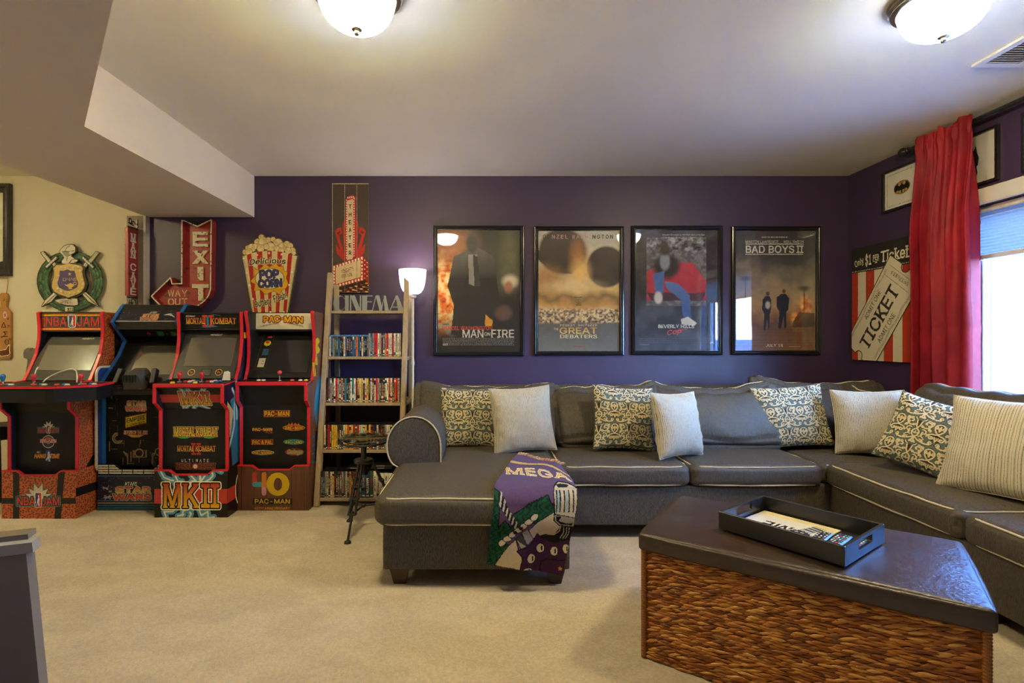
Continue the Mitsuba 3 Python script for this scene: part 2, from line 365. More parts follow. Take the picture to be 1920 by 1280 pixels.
ceiling_light(-.514, 2.08, 'round flush ceiling light with a glowing bowl, above the open carpet on the left')
ceiling_light(1.877, 2.13, 'round flush ceiling light with a glowing bowl, next to the ceiling air vent')

t = thing('air_vent', 'white slatted ceiling air register near the window wall', 'air vent')
vx0, vx1, vy0, vy1 = VENT
vo, vi = sbox(vx0, vy0, vx1, vy1), sbox(vx0 + .035, vy0 + .035, vx1 - .035, vy1 - .035)
obj('vent_frame', prism(vo.difference(vi), .012, frame([0, 0, CZ - .012], [1, 0, 0], [0, 1, 0])), 'white_trim', t)
a, b, c, d = vx0 + .03, vx1 - .03, vy0 + .03, vy1 - .03
plain('duct_metal', (.40, .40, .39), .45)
obj('duct', cat(bx(a - .004, a, c, d, CZ, CZ + .40), bx(b, b + .004, c, d, CZ, CZ + .40), bx(a, b, c - .004, c, CZ, CZ + .40), bx(a, b, d, d + .004, CZ, CZ + .40), bx(a - .004, b + .004, c - .004, d + .004, CZ + .40, CZ + .404)), 'duct_metal', t, label='galvanised duct above the slats')
xm = (vx0 + vx1) / 2
obj('divider', bx(xm - .012, xm + .012, vy0 + .035, vy1 - .035, CZ - .012, CZ - .003), 'white_trim', t)
for k in range(15):
    y = vy0 + .045 + k * (vy1 - vy0 - .09) / 14
    for a, b in ((vx0 + .035, xm - .012), (xm + .012, vx1 - .035)):
        obj('slat', xf(bx(a, b, -.009, .009, -.0012, .0012), at=(0, y, CZ - .009), M=rotm(.5, [1, 0, 0])), 'white_trim', t)
ceiling_light(-4.15, 2.55, 'round flush ceiling light beyond the soffit, over the arcade corner')
# ---------------------------------------------------------------- the sectional sofa
def edge_pipe(pts, r=.0055, seed=0, n=60, wob=.004, closed=False):
    p = np.asarray(pts, float)
    d = np.r_[0, np.cumsum(np.linalg.norm(np.diff(p, axis=0), axis=1))]
    s = np.linspace(0, d[-1], n); q = np.stack([np.interp(s, d, p[:, k]) for k in range(3)], 1)
    k = np.ones(5) / 5
    for j in range(3): q[2:-2, j] = np.convolve(q[:, j], k, 'valid')
    q = q + (meshkit.fbm(np.c_[s * 6, s * 0 + seed, s * 0], 2, seed)[:, None] - .5) * wob * np.array([1, 1, 2.0])
    return tube(q, r, 6, closed)

sofa = thing('sectional_sofa', 'large dark grey L-shaped sectional sofa with light piping and a chaise end', 'sofa')
SEAT, BASE, LEGZ = .468, .325, .085
# base blocks (skirts)
obj('chaise_base', puff(-.515, .425, 2.60, 4.12, LEGZ, BASE + .01, .012, .004, 14, .003, 1), 'sofa_fabric', sofa, smooth=50)
obj('seat_base', puff(.425, 2.11, 3.225, 4.12, LEGZ, BASE + .01, .012, .004, 14, .003, 2), 'sofa_fabric', sofa, smooth=50)
obj('corner_base', puff(2.11, 2.93, 3.262, 4.12, LEGZ, BASE + .005, .012, .004, 14, .003, 3), 'sofa_fabric', sofa, smooth=50)
obj('side_base', puff(2.155, 2.93, .85, 3.258, LEGZ, BASE + .01, .012, .004, 14, .003, 4), 'sofa_fabric', sofa, smooth=50)
# back frames
obj('back_frame', puff(-.46, 2.93, 4.12, 4.36, LEGZ, .86, .05, .01, 20, .006, 5), 'sofa_fabric', sofa, smooth=50)
obj('side_back_frame', puff(2.76, 2.93, .85, 4.12, LEGZ, .84, .05, .01, 20, .006, 6), 'sofa_fabric', sofa, smooth=50)
# rolled arm
a = np.linspace(0, 218, 26) * np.pi / 180
roll = [(-.440 + .166 * math.cos(q), .583 + .182 * math.sin(q)) for q in a]
armp = Polygon([(-.274, .10)] + [(-.274, .46)] + roll + [(-.535, .455), (-.500, .425), (-.487, .38), (-.487, .10)]).buffer(.012, 4).buffer(-.012, 4)
def slab_y(poly, y0, y1, bev=.018, nb=4):
    """extrude a profile (x, z) along y with rounded front edge"""
    rings, P = [], poly.segmentize(.02)
    n = 120
    def ring(p): return np.array([p.exterior.interpolate(t, True).coords[0] for t in np.linspace(0, 1, n, endpoint=False)])
    base = ring(P); cx = np.array(P.centroid.coords[0])
    steps = [(bev * (1 - math.cos(k / nb * math.pi / 2)), bev * (1 - math.sin(k / nb * math.pi / 2))) for k in range(nb + 1)]
    nr = np.roll(base, -1, 0) - np.roll(base, 1, 0); nr = np.stack([nr[:, 1], -nr[:, 0]], 1); nr /= np.linalg.norm(nr, axis=1, keepdims=True)
    if P.exterior.is_ccw is False: nr = -nr
    V = []
    for k in range(nb + 1):
        q = k / nb * math.pi / 2
        V.append(np.c_[(base - nr * bev * (1 - math.sin(q)))[:, 0], np.full(n, y0 + bev * (1 - math.cos(q))), (base - nr * bev * (1 - math.sin(q)))[:, 1]])
    V.append(np.c_[base[:, 0], np.full(n, y1), base[:, 1]])
    F_ = []
    for r in range(len(V) - 1):
        for k in range(n):
            k2 = (k + 1) % n; F_ += [[r * n + k, r * n + k2, (r + 1) * n + k2], [r * n + k, (r + 1) * n + k2, (r + 1) * n + k]]
    v0 = np.vstack(V)
    f2 = trimesh.creation.triangulate_polygon(Polygon(np.c_[V[0][:, 0], V[0][:, 2]]), engine='earcut')
    pv = f2[0]
    from scipy.spatial import cKDTree
    idx = cKDTree(np.c_[V[0][:, 0], V[0][:, 2]]).query(pv)[1]
    F_ = np.vstack([np.array(F_), idx[np.asarray(f2[1])]])
    m = trimesh.Trimesh(v0, F_, process=False)
    return m, base
m, ring_ = slab_y(armp, 3.20, 4.16)
obj('arm', m, 'sofa_fabric', sofa, smooth=50)
ang = sorted([((math.atan2(z - .56, x + .42) + math.pi / 2 + .2) % (2 * math.pi), x, z) for x, z in ring_ if z > .36])
obj('piping', edge_pipe([(x, 3.199, z) for _, x, z in ang], n=110, wob=.001), 'piping', sofa, smooth=True, label='pale piping around the rolled arm')

# seat cushions with piping along their front edges
def seat(x0, x1, y0, y1, z0, z1, seed, bulge=.014, label=None, front='y', r=.042):
    k = obj('seat_cushion', puff(x0, x1, y0, y1, z0, z1, r, bulge, 30, .006, seed), 'sofa_fabric', sofa, smooth=60, label=label)
    e = r * .30
    for z in (z1 - e, z0 + e):
        if front == 'y': pts = [(x0 + e, min(y1, y0 + .45), z), (x0 + e, y0 + .06, z), (x0 + e + .02, y0 + e + .004, z), (x0 + .10, y0 + e - .005, z), ((x0 + x1) / 2, y0 + e - .012, z), (x1 - .10, y0 + e - .005, z), (x1 - e - .02, y0 + e + .004, z), (x1 - e, y0 + .06, z), (x1 - e, min(y1, y0 + .45), z)]
        else: pts = [(min(x1, x0 + .45), y0 + e, z), (x0 + .06, y0 + e, z), (x0 + e + .004, y0 + e + .02, z), (x0 + e - .005, y0 + .1, z), (x0 + e - .012, (y0 + y1) / 2, z), (x0 + e - .005, y1 - .1, z), (x0 + e + .004, y1 - e - .02, z), (x0 + .06, y1 - e, z), (min(x1, x0 + .45), y1 - e, z)]
        obj('piping', edge_pipe(pts, seed=seed, n=90, wob=.003), 'piping', k, smooth=True)
    return k
seat(-.545, .445, 2.545, 4.10, BASE - .008, SEAT + .004, 11, .016, 'long chaise cushion', r=.05)
# the piping of the chaise runs back past the arm on its left
seat(.452, 1.262, 3.19, 4.10, BASE + .008, SEAT, 12)
seat(1.268, 2.082, 3.19, 4.10, BASE + .008, SEAT, 13)
seat(2.10, 2.88, 3.275, 4.10, BASE + .004, SEAT - .012, 14)
seat(2.125, 2.90, 2.335, 3.262, BASE + .008, SEAT + .004, 15, front='x')
seat(2.125, 2.90, 1.40, 2.325, BASE + .008, SEAT, 16, front='x')
# legs
def leg(x, y): obj('leg', trimesh.convex.convex_hull(np.array([[x + sx * w, y + sy * w, z] for sx in (-1, 1) for sy in (-1, 1) for w, z in ((.030, 0), (.050, LEGZ + .006))])), 'dark_wood', sofa, label='dark wood block foot')
for x, y in ((-.435, 2.67), (.355, 2.67), (-.40, 4.0), (1.2, 3.30), (1.95, 3.30), (2.25, 1.0), (2.25, 2.3)): leg(x, y)

# loose back cushions: soft blocks leaning on the back frame
def back_cushion(cx, cy, w, h, t, yaw, lean, seed, ears=(.03, .03), dip=.03, label=None, roll=0):
    n = 34
    m = puff(-w / 2, w / 2, -t / 2, t / 2, 0, h, .055, .045, n, .012, seed, .8)
    v = np.array(m.vertices); fx = v[:, 0] / (w / 2); fz = v[:, 2] / h
    up = np.clip(fz, 0, 1) ** 2
    v[:, 2] += up * (np.where(fx < 0, ears[0], ears[1]) * np.abs(fx) ** 3 - dip * (1 - fx ** 2))
    v[:, 0] *= 1 + .045 * np.clip(fz, 0, 1)
    v[:, 1] *= 1 - .45 * np.clip(np.abs(fx), 0, 1) ** 6 * up - .35 * up
    v[:, 2] += .006 * np.sin(v[:, 0] * 34 + seed) * up
    crease = np.exp(-((fz - .12 - .03 * np.sin(fx * 4 + seed)) / .035) ** 2) * .012
    v[:, 1] += np.where(v[:, 1] < 0, crease, 0)
    m = trimesh.Trimesh(v, m.faces, process=False)
    M = trimesh.transformations.rotation_matrix(yaw, [0, 0, 1]) @ trimesh.transformations.rotation_matrix(-lean, [1, 0, 0]) @ trimesh.transformations.rotation_matrix(roll, [0, 1, 0])
    M[:3, 3] = (cx, cy, SEAT - .012)
    m.apply_transform(M)
    k = obj('back_cushion', m, 'sofa_fabric', sofa, smooth=60, label=label)
    # piping along the ridge of the cushion: the outermost vertices, seen from the front, from one lower corner to the other
    path = []
    for s in (-1, 1):
        col = []
        for zq in np.linspace(.06, .80, 12) * h:
            near = np.abs(v[:, 2] - zq) < .03; q = v[near][np.argmax(v[near][:, 0] * s)]; col.append([q[0] + s * .001, q[1] - .004, zq])
        path.append(col)
    top = []
    for xq in np.linspace(-.47, .47, 40) * w:
        near = np.abs(v[:, 0] - xq) < .02; q = v[near][np.argmax(v[near][:, 2])]; top.append([xq, q[1] - .004, q[2] + .001])
    top = np.array(top); top[1:-1] = (top[:-2] + top[1:-1] + top[2:]) / 3
    pts = trimesh.transform_points(np.vstack([path[0], top, path[1][::-1]]), M)
    obj('piping', edge_pipe(pts, seed=seed, n=160, wob=.0012), 'piping', k, smooth=True)
    return k
L_ = .34
back_cushion(.02, 3.78, 1.00, .43, .24, 0, L_, 21, (.085, .055), .030)
back_cushion(.90, 3.74, .76, .425, .24, .0, L_, 22, (.0, .075), .015)
back_cushion(1.66, 3.72, .86, .425, .24, -.04, L_, 23, (.075, .085), .025)
back_cushion(2.50, 3.82, .86, .455, .22, -.10, L_, 24, (.09, .05), .03)
back_cushion(2.66, 3.58, .70, .40, .22, -1.36, .3, 25, (.07, .06), .03)
back_cushion(2.60, 2.82, .90, .50, .22, -1.571, L_, 26, (.03, .03), .02)
back_cushion(2.60, 1.90, .90, .50, .22, -1.571, L_, 27, (.03, .03), .02)
# ---------------------------------------------------------------- scatter pillows and the throw
def spiral(cx, cy, r0, r1, a0, turns, n=26):
    t = np.linspace(0, 1, n); a = a0 + turns * 2 * np.pi * t; r = r0 + (r1 - r0) * t ** .8
    return np.c_[cx + r * np.cos(a), cy + r * np.sin(a)]
def bez(*p, n=18):
    t = np.linspace(0, 1, n)[:, None]; p = [np.array(q, float) for q in p]
    while len(p) > 1: p = [a * (1 - t) + b * t for a, b in zip(p[:-1], p[1:])]
    return p[0]
# damask: half repeat, x 0..1 mirrored at both axes, y 0..1.5
IV = [(spiral(.40, .62, .02, .27, 2.2, 1.05), .036), (bez((.0, .98), (.12, .80), (.10, .62), (.13, .54)), .03), (spiral(.36, 1.14, .015, .17, -2.4, -.95), .030),
      (bez((.0, 1.02), (.20, 1.10), (.24, 1.36), (.02, 1.48)), .032), (bez((.02, .02), (.20, .10), (.34, .22), (.62, .28), (.84, .18)), .034), (spiral(.80, .10, .012, .10, .5, .95), .026),
      (bez((1.0, .40), (.80, .44), (.70, .60), (.74, .80), (1.0, 1.0)), .034), (spiral(.86, .62, .010, .085, 1.2, -1.1), .024), (bez((1.0, .52), (.96, .62), (.95, .74), (1.0, .84)), .022),
      (bez((1.0, 1.02), (.86, 1.08), (.72, 1.04), (.60, 1.12), (.56, 1.28)), .032), (spiral(.78, 1.26, .012, .12, 3.0, 1.1), .028), (spiral(.58, .92, .010, .09, .2, 1.1), .024),
      (bez((.92, 1.20), (.95, 1.32), (.98, 1.40), (1.0, 1.46)), .022), (spiral(.10, .30, .008, .075, 2.6, -1.0), .022), (bez((.0, .30), (.05, .22), (.08, .14), (.0, .05)), .024), (bez((.36, .40), (.48, .36), (.58, .42), (.62, .52)), .022),
      (bez((.20, 1.42), (.34, 1.36), (.44, 1.42), (.46, 1.50)), .024), (bez((.5, .0), (.46, .08), (.36, .10), (.30, .04)), .024), (spiral(.50, .70, .008, .07, 1.0, 1.1), .022), (spiral(.22, .84, .008, .07, 4.0, -1.1), .022), (spiral(.62, .44, .008, .07, 2.0, 1.1), .022),
      (spiral(.30, 1.30, .006, .06, .4, 1.1), .020), (spiral(.46, .16, .006, .06, 3.6, -1.1), .020), (bez((.60, .66), (.66, .58), (.70, .52), (.66, .46)), .022), (bez((.14, .46), (.22, .44), (.28, .40), (.26, .34)), .022), (bez((.5, 1.02), (.46, 1.1), (.5, 1.2), (.58, 1.22)), .02), (bez((.18, 1.16), (.14, 1.24), (.10, 1.28), (.04, 1.28)), .02)]
from scipy.spatial import cKDTree
_dp = np.vstack([c for c, w in [(np.stack([np.interp(np.linspace(0, len(c) - 1, 120), np.arange(len(c)), c[:, k]) for k in (0, 1)], 1), w) for c, w in IV]])
_dw = np.concatenate([np.full(120, w) for _, w in IV]); _dt = cKDTree(_dp)
def damask(x, y, teal='#56645f'):
    x = np.abs((x + 1) % 2 - 1); y = y % 1.5
    d, i = _dt.query(np.c_[x, y], k=3); e = (d - _dw[i] * 1.0).min(1)
    ivory, tealc, brown, dk = (np.array(C(k)) for k in ('#c6b899', teal, '#3a2c25', '#2b2a2c'))
    n = meshkit.noise(np.c_[x * 60, y * 60, x * 0]) * .02
    col = np.tile(tealc, (len(x), 1))
    inb = (((x - 1) / .24) ** 2 + ((y - .66) / .34) ** 2 < 1) | (((x - 1) / .26) ** 2 + ((y - 1.27) / .2) ** 2 < 1) | ((x / .09) ** 2 + ((y - .75) / .28) ** 2 < 1)
    col[inb] = brown
    col[(e < .028 + n) & ((x * 7 + y * 5) % 1 < .62)] = dk
    iv = e < n - .004
    iv |= (np.abs(x) / .055 + np.abs(y - .20) / .10 < 1) & ~(np.abs(x) / .028 + np.abs(y - .20) / .055 < 1)
    iv |= np.abs(x) / .04 + np.abs(y - 1.22) / .12 < 1
    fan = np.arctan2(x - 1, y - 1.36); iv |= ((x - 1) ** 2 + (y - 1.36) ** 2 < .03) & (np.sin(fan * 14) > .1) & (y < 1.36)
    iv |= (np.abs(x - 1) / .03 + np.abs(y - .68) / .12 < 1)
    col[iv] = ivory
    return col
def stripe_fn(p, n, uv):
    w = uv.x + 0.006 * (fbm(uv.x * 9, uv.y * 7, 0.0, 2) - .5) + 0.002 * noise(uv.x * 70, uv.y * 45, 0.0)
    a = dr.sin(w * 2 * math.pi * 46.0); b = noise(uv.x * 46.0 + 3.0, uv.y * 26, 0.0); f = noise(uv.x * 260, uv.y * 300, 0.0)
    line = smoothstep(.62, .92, a) * (.35 + .65 * smoothstep(.25, .6, b))
    return mix(mix((.40, .365, .285), (.48, .44, .35), f), (.13, .12, .10), line * .85)
scene['stripe_fabric'] = {'type': 'twosided', 'bsdf': {'type': 'principled', 'base_color': proc(stripe_fn), 'roughness': .85, 'specular': .2, 'sheen': .3}}
def pin_fn(p, n, uv):
    w = uv.x + 0.004 * (fbm(uv.x * 5, uv.y * 5, 0.0, 2) - .5)
    line = smoothstep(.80, .95, dr.sin(w * 2 * math.pi * 34.0)) * (.5 + .5 * noise(w * 34.0, 0.0, 5.0)) ; wide = smoothstep(.0, .8, dr.sin(w * 2 * math.pi * 17.0 + .8)); f = noise(uv.x * 260, uv.y * 300, 0.0)
    return mix(mix(mix((.47, .43, .34), (.54, .50, .41), f), (.36, .33, .27), wide * .6), (.045, .038, .038), line)
scene['pinstripe_fabric'] = {'type': 'twosided', 'bsdf': {'type': 'principled', 'base_color': proc(pin_fn), 'roughness': .85, 'specular': .2, 'sheen': .3}}

def pillow_mesh(w, h, t, seed, n):
    def side(s):
        def fn(u, v):
            a, b = u * 2 - 1, v * 2 - 1
            x = w / 2 * a * (1 - .075 * (1 - b ** 2) ** 1.0); z = h / 2 * b * (1 - .075 * (1 - a ** 2))
            th = t / 2 * np.maximum((1 - np.abs(a) ** 2.6) * (1 - np.abs(b) ** 2.6), 0) ** .52
            wr = (meshkit.fbm(np.c_[x * 9, z * 9, u * 0 + seed], 3, seed) - .5) * .02 * np.minimum(th / (t / 4), 1)
            edge = np.exp(-((1 - np.maximum(np.abs(a), np.abs(b))) / .22) ** 2)
            pk = .0035 * edge * np.sin(np.where(np.abs(a) > np.abs(b), b, a) * 17 + seed) * np.minimum(th / (t / 4), 1)
            return np.stack([x, -s * (th + wr + pk), z], 1)
        return grid(fn, n, n)
    m0, u, v = side(1); m1, u1, v1 = side(-1)
    f = np.vstack([m0.faces, np.asarray(m1.faces)[:, ::-1] + len(m0.vertices)])
    return trimesh.Trimesh(np.vstack([m0.vertices, m1.vertices]), f, process=False), np.r_[u, u1], np.r_[v, v1]

def pillow(kind, base, w, h, t, yaw, lean, label, seed, roll=0., scale=9.6, off=(0, 0), teal='#56645f', group=None):
    """base: the middle of the lower edge; yaw turns it, lean tips the top back, roll turns it in its own plane"""
    m, u, v = pillow_mesh(w, h, t, seed, 200 if kind == 'damask' else 80)
    R = trimesh.transformations.rotation_matrix
    low = (abs(math.sin(roll)) * w + abs(math.cos(roll)) * h) / 2 * .97
    M = R(yaw, [0, 0, 1]) @ R(-lean, [1, 0, 0]) @ trimesh.transformations.translation_matrix([0, 0, low]) @ R(roll, [0, 1, 0]); M[:3, 3] += base
    m.apply_transform(M)
    if kind == 'damask':
        k = obj('pillow', m, 'print_cloth', smooth=True, color=damask((u - .5) * w * scale + off[0], (1 - v) * h * scale + off[1], teal))
    else: k = obj('pillow', m, kind, smooth=True, uv=np.c_[u * w / .43, v * h / .43])
    tag(k, label, 'pillow', group)
    a = np.linspace(0, 2 * np.pi, 120, endpoint=False); q = np.maximum(np.abs(np.cos(a)), np.abs(np.sin(a))); pa, pb = np.cos(a) / q, np.sin(a) / q
    p = np.c_[w / 2 * pa * (1 - .075 * (1 - pb ** 2)), pa * 0, h / 2 * pb * (1 - .075 * (1 - pa ** 2))]
    obj('welt', tube(trimesh.transform_points(p, M), .0035, 6, True), 'piping' if kind != 'damask' else 'dark_welt', k, smooth=True)
    return k
plain('dark_welt', (.10, .09, .08), .8, spec=.2)
ZS = SEAT + .012
pillow('damask', (-.115, 3.66, ZS), .42, .43, .15, .06, .30, 'teal and ivory damask pillow leaning beside the rolled arm', 31, 0.02, off=(-.25, .2))
pillow('stripe_fabric', (.262, 3.475, ZS), .43, .445, .16, .16, .26, 'cream crinkled pillow between the chaise throw and the damask pillow at the rolled arm', 32, -.05)
pillow('damask', (.955, 3.52, ZS), .43, .44, .15, .10, .26, 'teal and ivory damask pillow at the middle of the back wall run of the sofa', 33, .07, off=(-.12, .75))
pillow('stripe_fabric', (1.275, 3.36, ZS), .41, .42, .17, .52, .20, 'cream crinkled pillow turned towards the window, beside the middle damask pillow', 34, .03)
pillow('damask', (2.17, 3.62, ZS - .004), .50, .44, .15, -.05, .30, 'wide blue and ivory damask pillow in front of the corner of the sofa', 35, -.07, off=(.75, .35))
pillow('stripe_fabric', (2.54, 3.42, ZS), .42, .43, .17, -.38, .22, 'cream striped pillow in the corner of the sofa, right of the wide damask pillow', 36, -.03)
pillow('damask', (2.40, 2.88, ZS), .39, .42, .15, -1.02, .40, 'teal and ivory damask pillow tipped on one corner on the window side of the sofa', 37, .24, off=(.2, .55))
pillow('pinstripe_fabric', (2.46, 2.46, ZS), .58, .50, .17, -1.22, .36, 'large cream pillow with dark pinstripes at the right edge', 38, -.02)

# throw over the front of the chaise
thr = thing('throw_blanket', 'purple woven throw with a crest and the letters MEGA, hanging over the chaise front', 'blanket')
ya = np.array([90, 180, 250, 360, 400, 800, 1090, 1160]); xl = np.array([445, 412, 330, 240, 205, 170, 155, 155]); xr = np.array([860, 915, 945, 948, 935, 890, 830, 805])
def throw_xy(s, t):
    yc = np.where(s < .63, (100 + 60 * t) + (395 - (100 + 60 * t)) * (s / .63), 395 + (1085 + 70 * t - 395) * (s - .63) / .37)
    l, r = np.interp(yc, ya, xl), np.interp(yc, ya, xr)
    return l + (r - l) * t, yc
A0, A1, B0, B1, C0, C1 = (np.array(k) for k in ((.205, 3.36), (.455, 3.12), (.045, 2.62), (.462, 2.60), (.004, .138), (.372, .092)))
def throw_fn(u, v):
    t, s = u, v
    top = np.clip(s / .63, 0, 1)[:, None]; tt = t[:, None]
    xy = (A0 * (1 - tt) + A1 * tt) * (1 - top) + (B0 * (1 - tt) + B1 * tt) * top
    xy[:, 0] += .02 * np.sin(top[:, 0] * np.pi) * (t - .5)
    z = SEAT + .026 + .006 * (1 - np.clip(np.abs(xy[:, 0] + .05) / .5, 0, 1) ** 2) + .004 * np.sin(t * 9 + s * 14)
    drop = np.clip((xy[:, 0] - .43) / .05, 0, 1); z = z - .016 * drop
    p = np.c_[xy, z]
    f = np.clip((s - .63) / .37, 0, 1)
    bot = C0 * (1 - tt) + C1 * tt; q = np.clip(f / .16, 0, 1) * np.pi / 2; g = np.clip((f - .16) / .84, 0, 1)
    yy = 2.61 - .082 * np.sin(q) - .012 * np.sin(np.clip(g * 2.3, 0, 1) * np.pi) + .010 * g; zc = SEAT + .028 - .07 * (1 - np.cos(q)); zz = zc + (bot[:, 1] - zc) * g
    xx = xy[:, 0] + (bot[:, 0] - xy[:, 0]) * np.clip(f, 0, 1)
    yy = yy + .010 * np.sin(t * 10 + 1) * g + .004 * np.sin(t * 23) * g
    k = s > .63
    p[k] = np.c_[xx, yy, zz][k]
    return p
m, tu, sv = grid(throw_fn, 190, 330)
X, Y = throw_xy(sv, tu)
fz = meshkit.noise(np.c_[X / 5, Y / 5, X * 0]) - .5
X, Y = X + fz * 5, Y + (meshkit.noise(np.c_[X / 5, Y / 5, X * 0 + 9]) - .5) * 5
def inside(g): return shapely.contains_xy(g if hasattr(g, 'geom_type') else Polygon(g).buffer(0), X, Y)
col = np.tile(C('#584968'), (len(X), 1)); nz = meshkit.noise(np.c_[X / 3.0, Y / 3.0, X * 0])
plum = np.clip((Y - 380) / 120, 0, 1)[:, None] * (meshkit.noise(np.c_[X / 2.2, Y / 2.2, X * 0 + 4]) > .42)[:, None]; col = col * (1 - plum) + np.array(C('#5c3c5e')) * plum
col *= (.85 + .3 * nz)[:, None]
BK, IVY = '#17151a', '#c3b49a'
def paint(g, c, ow=0, oc=BK):
    g = g if hasattr(g, 'geom_type') else Polygon(g).buffer(0)
    if ow: col[inside(g.buffer(ow))] = C(oc)
    k = inside(g); col[k] = np.array(C(c)) * (.85 + .3 * nz[k])[:, None]
paint(LineString([(412, 184), (560, 188), (700, 190), (800, 205), (880, 235), (940, 272)]).buffer(9), '#b59a5e')
G = [[(195, 395), (250, 440), (240, 720), (300, 640), (350, 700), (405, 690), (300, 850), (345, 890), (235, 1090), (140, 1100)], [(375, 575), (500, 500), (590, 478), (670, 455), (690, 500), (722, 505), (722, 575), (600, 655), (560, 660), (500, 640), (390, 705)]]
for g in G:
    paint(g, '#1f4a33', 8)
    k = inside(g) & ((np.sin(X / 9 + np.sin(Y / 13) * 2 + Y / 17 + 5 * meshkit.noise(np.c_[X / 22, Y / 22, X * 0 + 2])) > .45)); col[k] = C('#123022')
paint([(505, 745), (590, 655), (722, 565), (722, 640), (785, 690), (775, 735), (740, 775), (640, 775), (585, 800), (555, 815)], IVY, 7)
paint([(235, 1085), (300, 960), (345, 890), (405, 830), (425, 915), (450, 960), (472, 1040), (455, 1112)], IVY, 7)
paint([(236, 440), (270, 430), (405, 650), (400, 700), (375, 705), (245, 490)], '#1b1c1c')
for k in range(6):
    x0, y0 = 255 + k * 27, 470 + k * 42; paint([(x0 + 8, y0 - 42), (x0 + 20, y0 - 30), (x0 + 6, y0 + 42), (x0 - 8, y0 + 30)], '#b9b6ae')
paint([(455, 760), (505, 720), (560, 825), (500, 880)], '#8f8c86', 6); paint([(405, 815), (455, 770), (505, 880), (460, 915)], '#3c3a3c', 6); paint([(415, 830), (500, 890), (455, 910)], '#9b9890')
for k in range(7):
    q = k / 6; paint(affinity.rotate(affinity.scale(Point(285 + q * 270, 862 - q * 258).buffer(1), 36, 25), -44 + (k % 2) * 20), '#cfc6b4', 7)
for x, y in ((396, 757), (445, 712)): paint(Point(x, y).buffer(19), '#2a2320')
paint([(722, 445), (735, 395), (795, 352), (935, 362), (920, 440), (905, 610), (735, 575)], '#b8ad98', 9)
paint([(760, 375), (800, 362), (880, 365), (850, 385), (770, 392)], '#1c2426')
for x in (745, 775, 812, 852, 890): paint(LineString([(x, 425), (x - 2, 560)]).buffer(5), BK)
for x in (760, 832): paint(LineString([(x, 430), (x - 2, 555)]).buffer(9), '#8fa9b4')
paint([(728, 585), (905, 615), (905, 690), (780, 680), (735, 640)], '#8d857c', 8); paint([(745, 600), (790, 600), (770, 640), (840, 665), (890, 660), (885, 680), (790, 672), (748, 640)], BK)
paint([(790, 695), (905, 690), (880, 820), (760, 850), (640, 815), (600, 790), (740, 775)], '#1a181a'); 
for x in (820, 845, 865): paint(LineString([(x, 705), (x + 3, 760), (x - 20, 810)]).buffer(4), '#a79d8b')
paint(LineString([(620, 785), (660, 770), (740, 778), (785, 740), (790, 690)]).buffer(5), '#b8ad98')
paint([(595, 775), (632, 825), (755, 855), (900, 818), (900, 1000), (840, 1170), (455, 1115), (478, 1000), (425, 935), (505, 905), (572, 840)], '#3a2140', 9, '#1d1020')
paint(LineString([(625, 1150), (635, 1040), (690, 1010), (800, 1020), (850, 1000)]).buffer(6), '#1d1020')
for x, y, rx, ry in ((628, 910, 34, 42), (748, 935, 31, 42), (850, 905, 28, 40), (550, 1012, 34, 45), (520, 1122, 36, 16)):
    paint(affinity.scale(Point(x, y).buffer(1), rx, ry), '#d2c8b8', 5); paint(affinity.scale(Point(x + rx * .35, y).buffer(1), rx * .22, ry * .6), '#2a2024')
st = Polygon([(800 + (26 if k % 2 == 0 else 11) * math.sin(k * math.pi / 5), 1092 - (26 if k % 2 == 0 else 11) * math.cos(k * math.pi / 5)) for k in range(10)]); paint(st, '#a8803c')
mg = affinity.scale(fit(slabs(T('MEGA', False).buffer(-.004), .07, .06), (335, 240, 925, 300)), 1, -1, origin=(630, 270))
mg = shapely.transform(shapely.segmentize(mg, 8), lambda p: np.c_[p[:, 0] - (p[:, 1] - 300) * -.12, p[:, 1] + ((p[:, 0] - 560) / 360) ** 2 * np.where(p[:, 0] > 560, 28, -4)])
paint(mg, '#b99b55', 4, '#e2d9c4')
obj('woven_cloth', m, 'print_cloth', thr, smooth=True, color=np.clip(col * .80, 0, 1))
fr_, fcol, rr = [], [], np.random.default_rng(3)
for k in range(150):
    t = rr.random(); p0 = throw_fn(np.array([t]), np.array([.004]))[0]; d = (A1 - A0) / np.linalg.norm(A1 - A0); nrm = np.array([-d[1], d[0]]) * -1; nrm = nrm if nrm[1] > 0 else -nrm
    e = nrm * rr.uniform(.012, .032) + d * rr.normal(0, .012)
    fr_.append(tube([p0, p0 + [e[0] * .5, e[1] * .5, rr.uniform(.004, .012)], p0 + [e[0], e[1], rr.uniform(-.002, .012)]], .0013, 4)); fcol.append(C(['#c9997f', '#cbbda8', '#b9745f', '#d8cdb9'][rr.integers(4)]))
k = obj('fringe', cat(*fr_), 'print_cloth', thr, color=np.vstack([np.tile(c, (len(f.vertices), 1)) for f, c in zip(fr_, fcol)]), label='salmon and cream fringe'); labels[k]['kind'] = 'stuff'
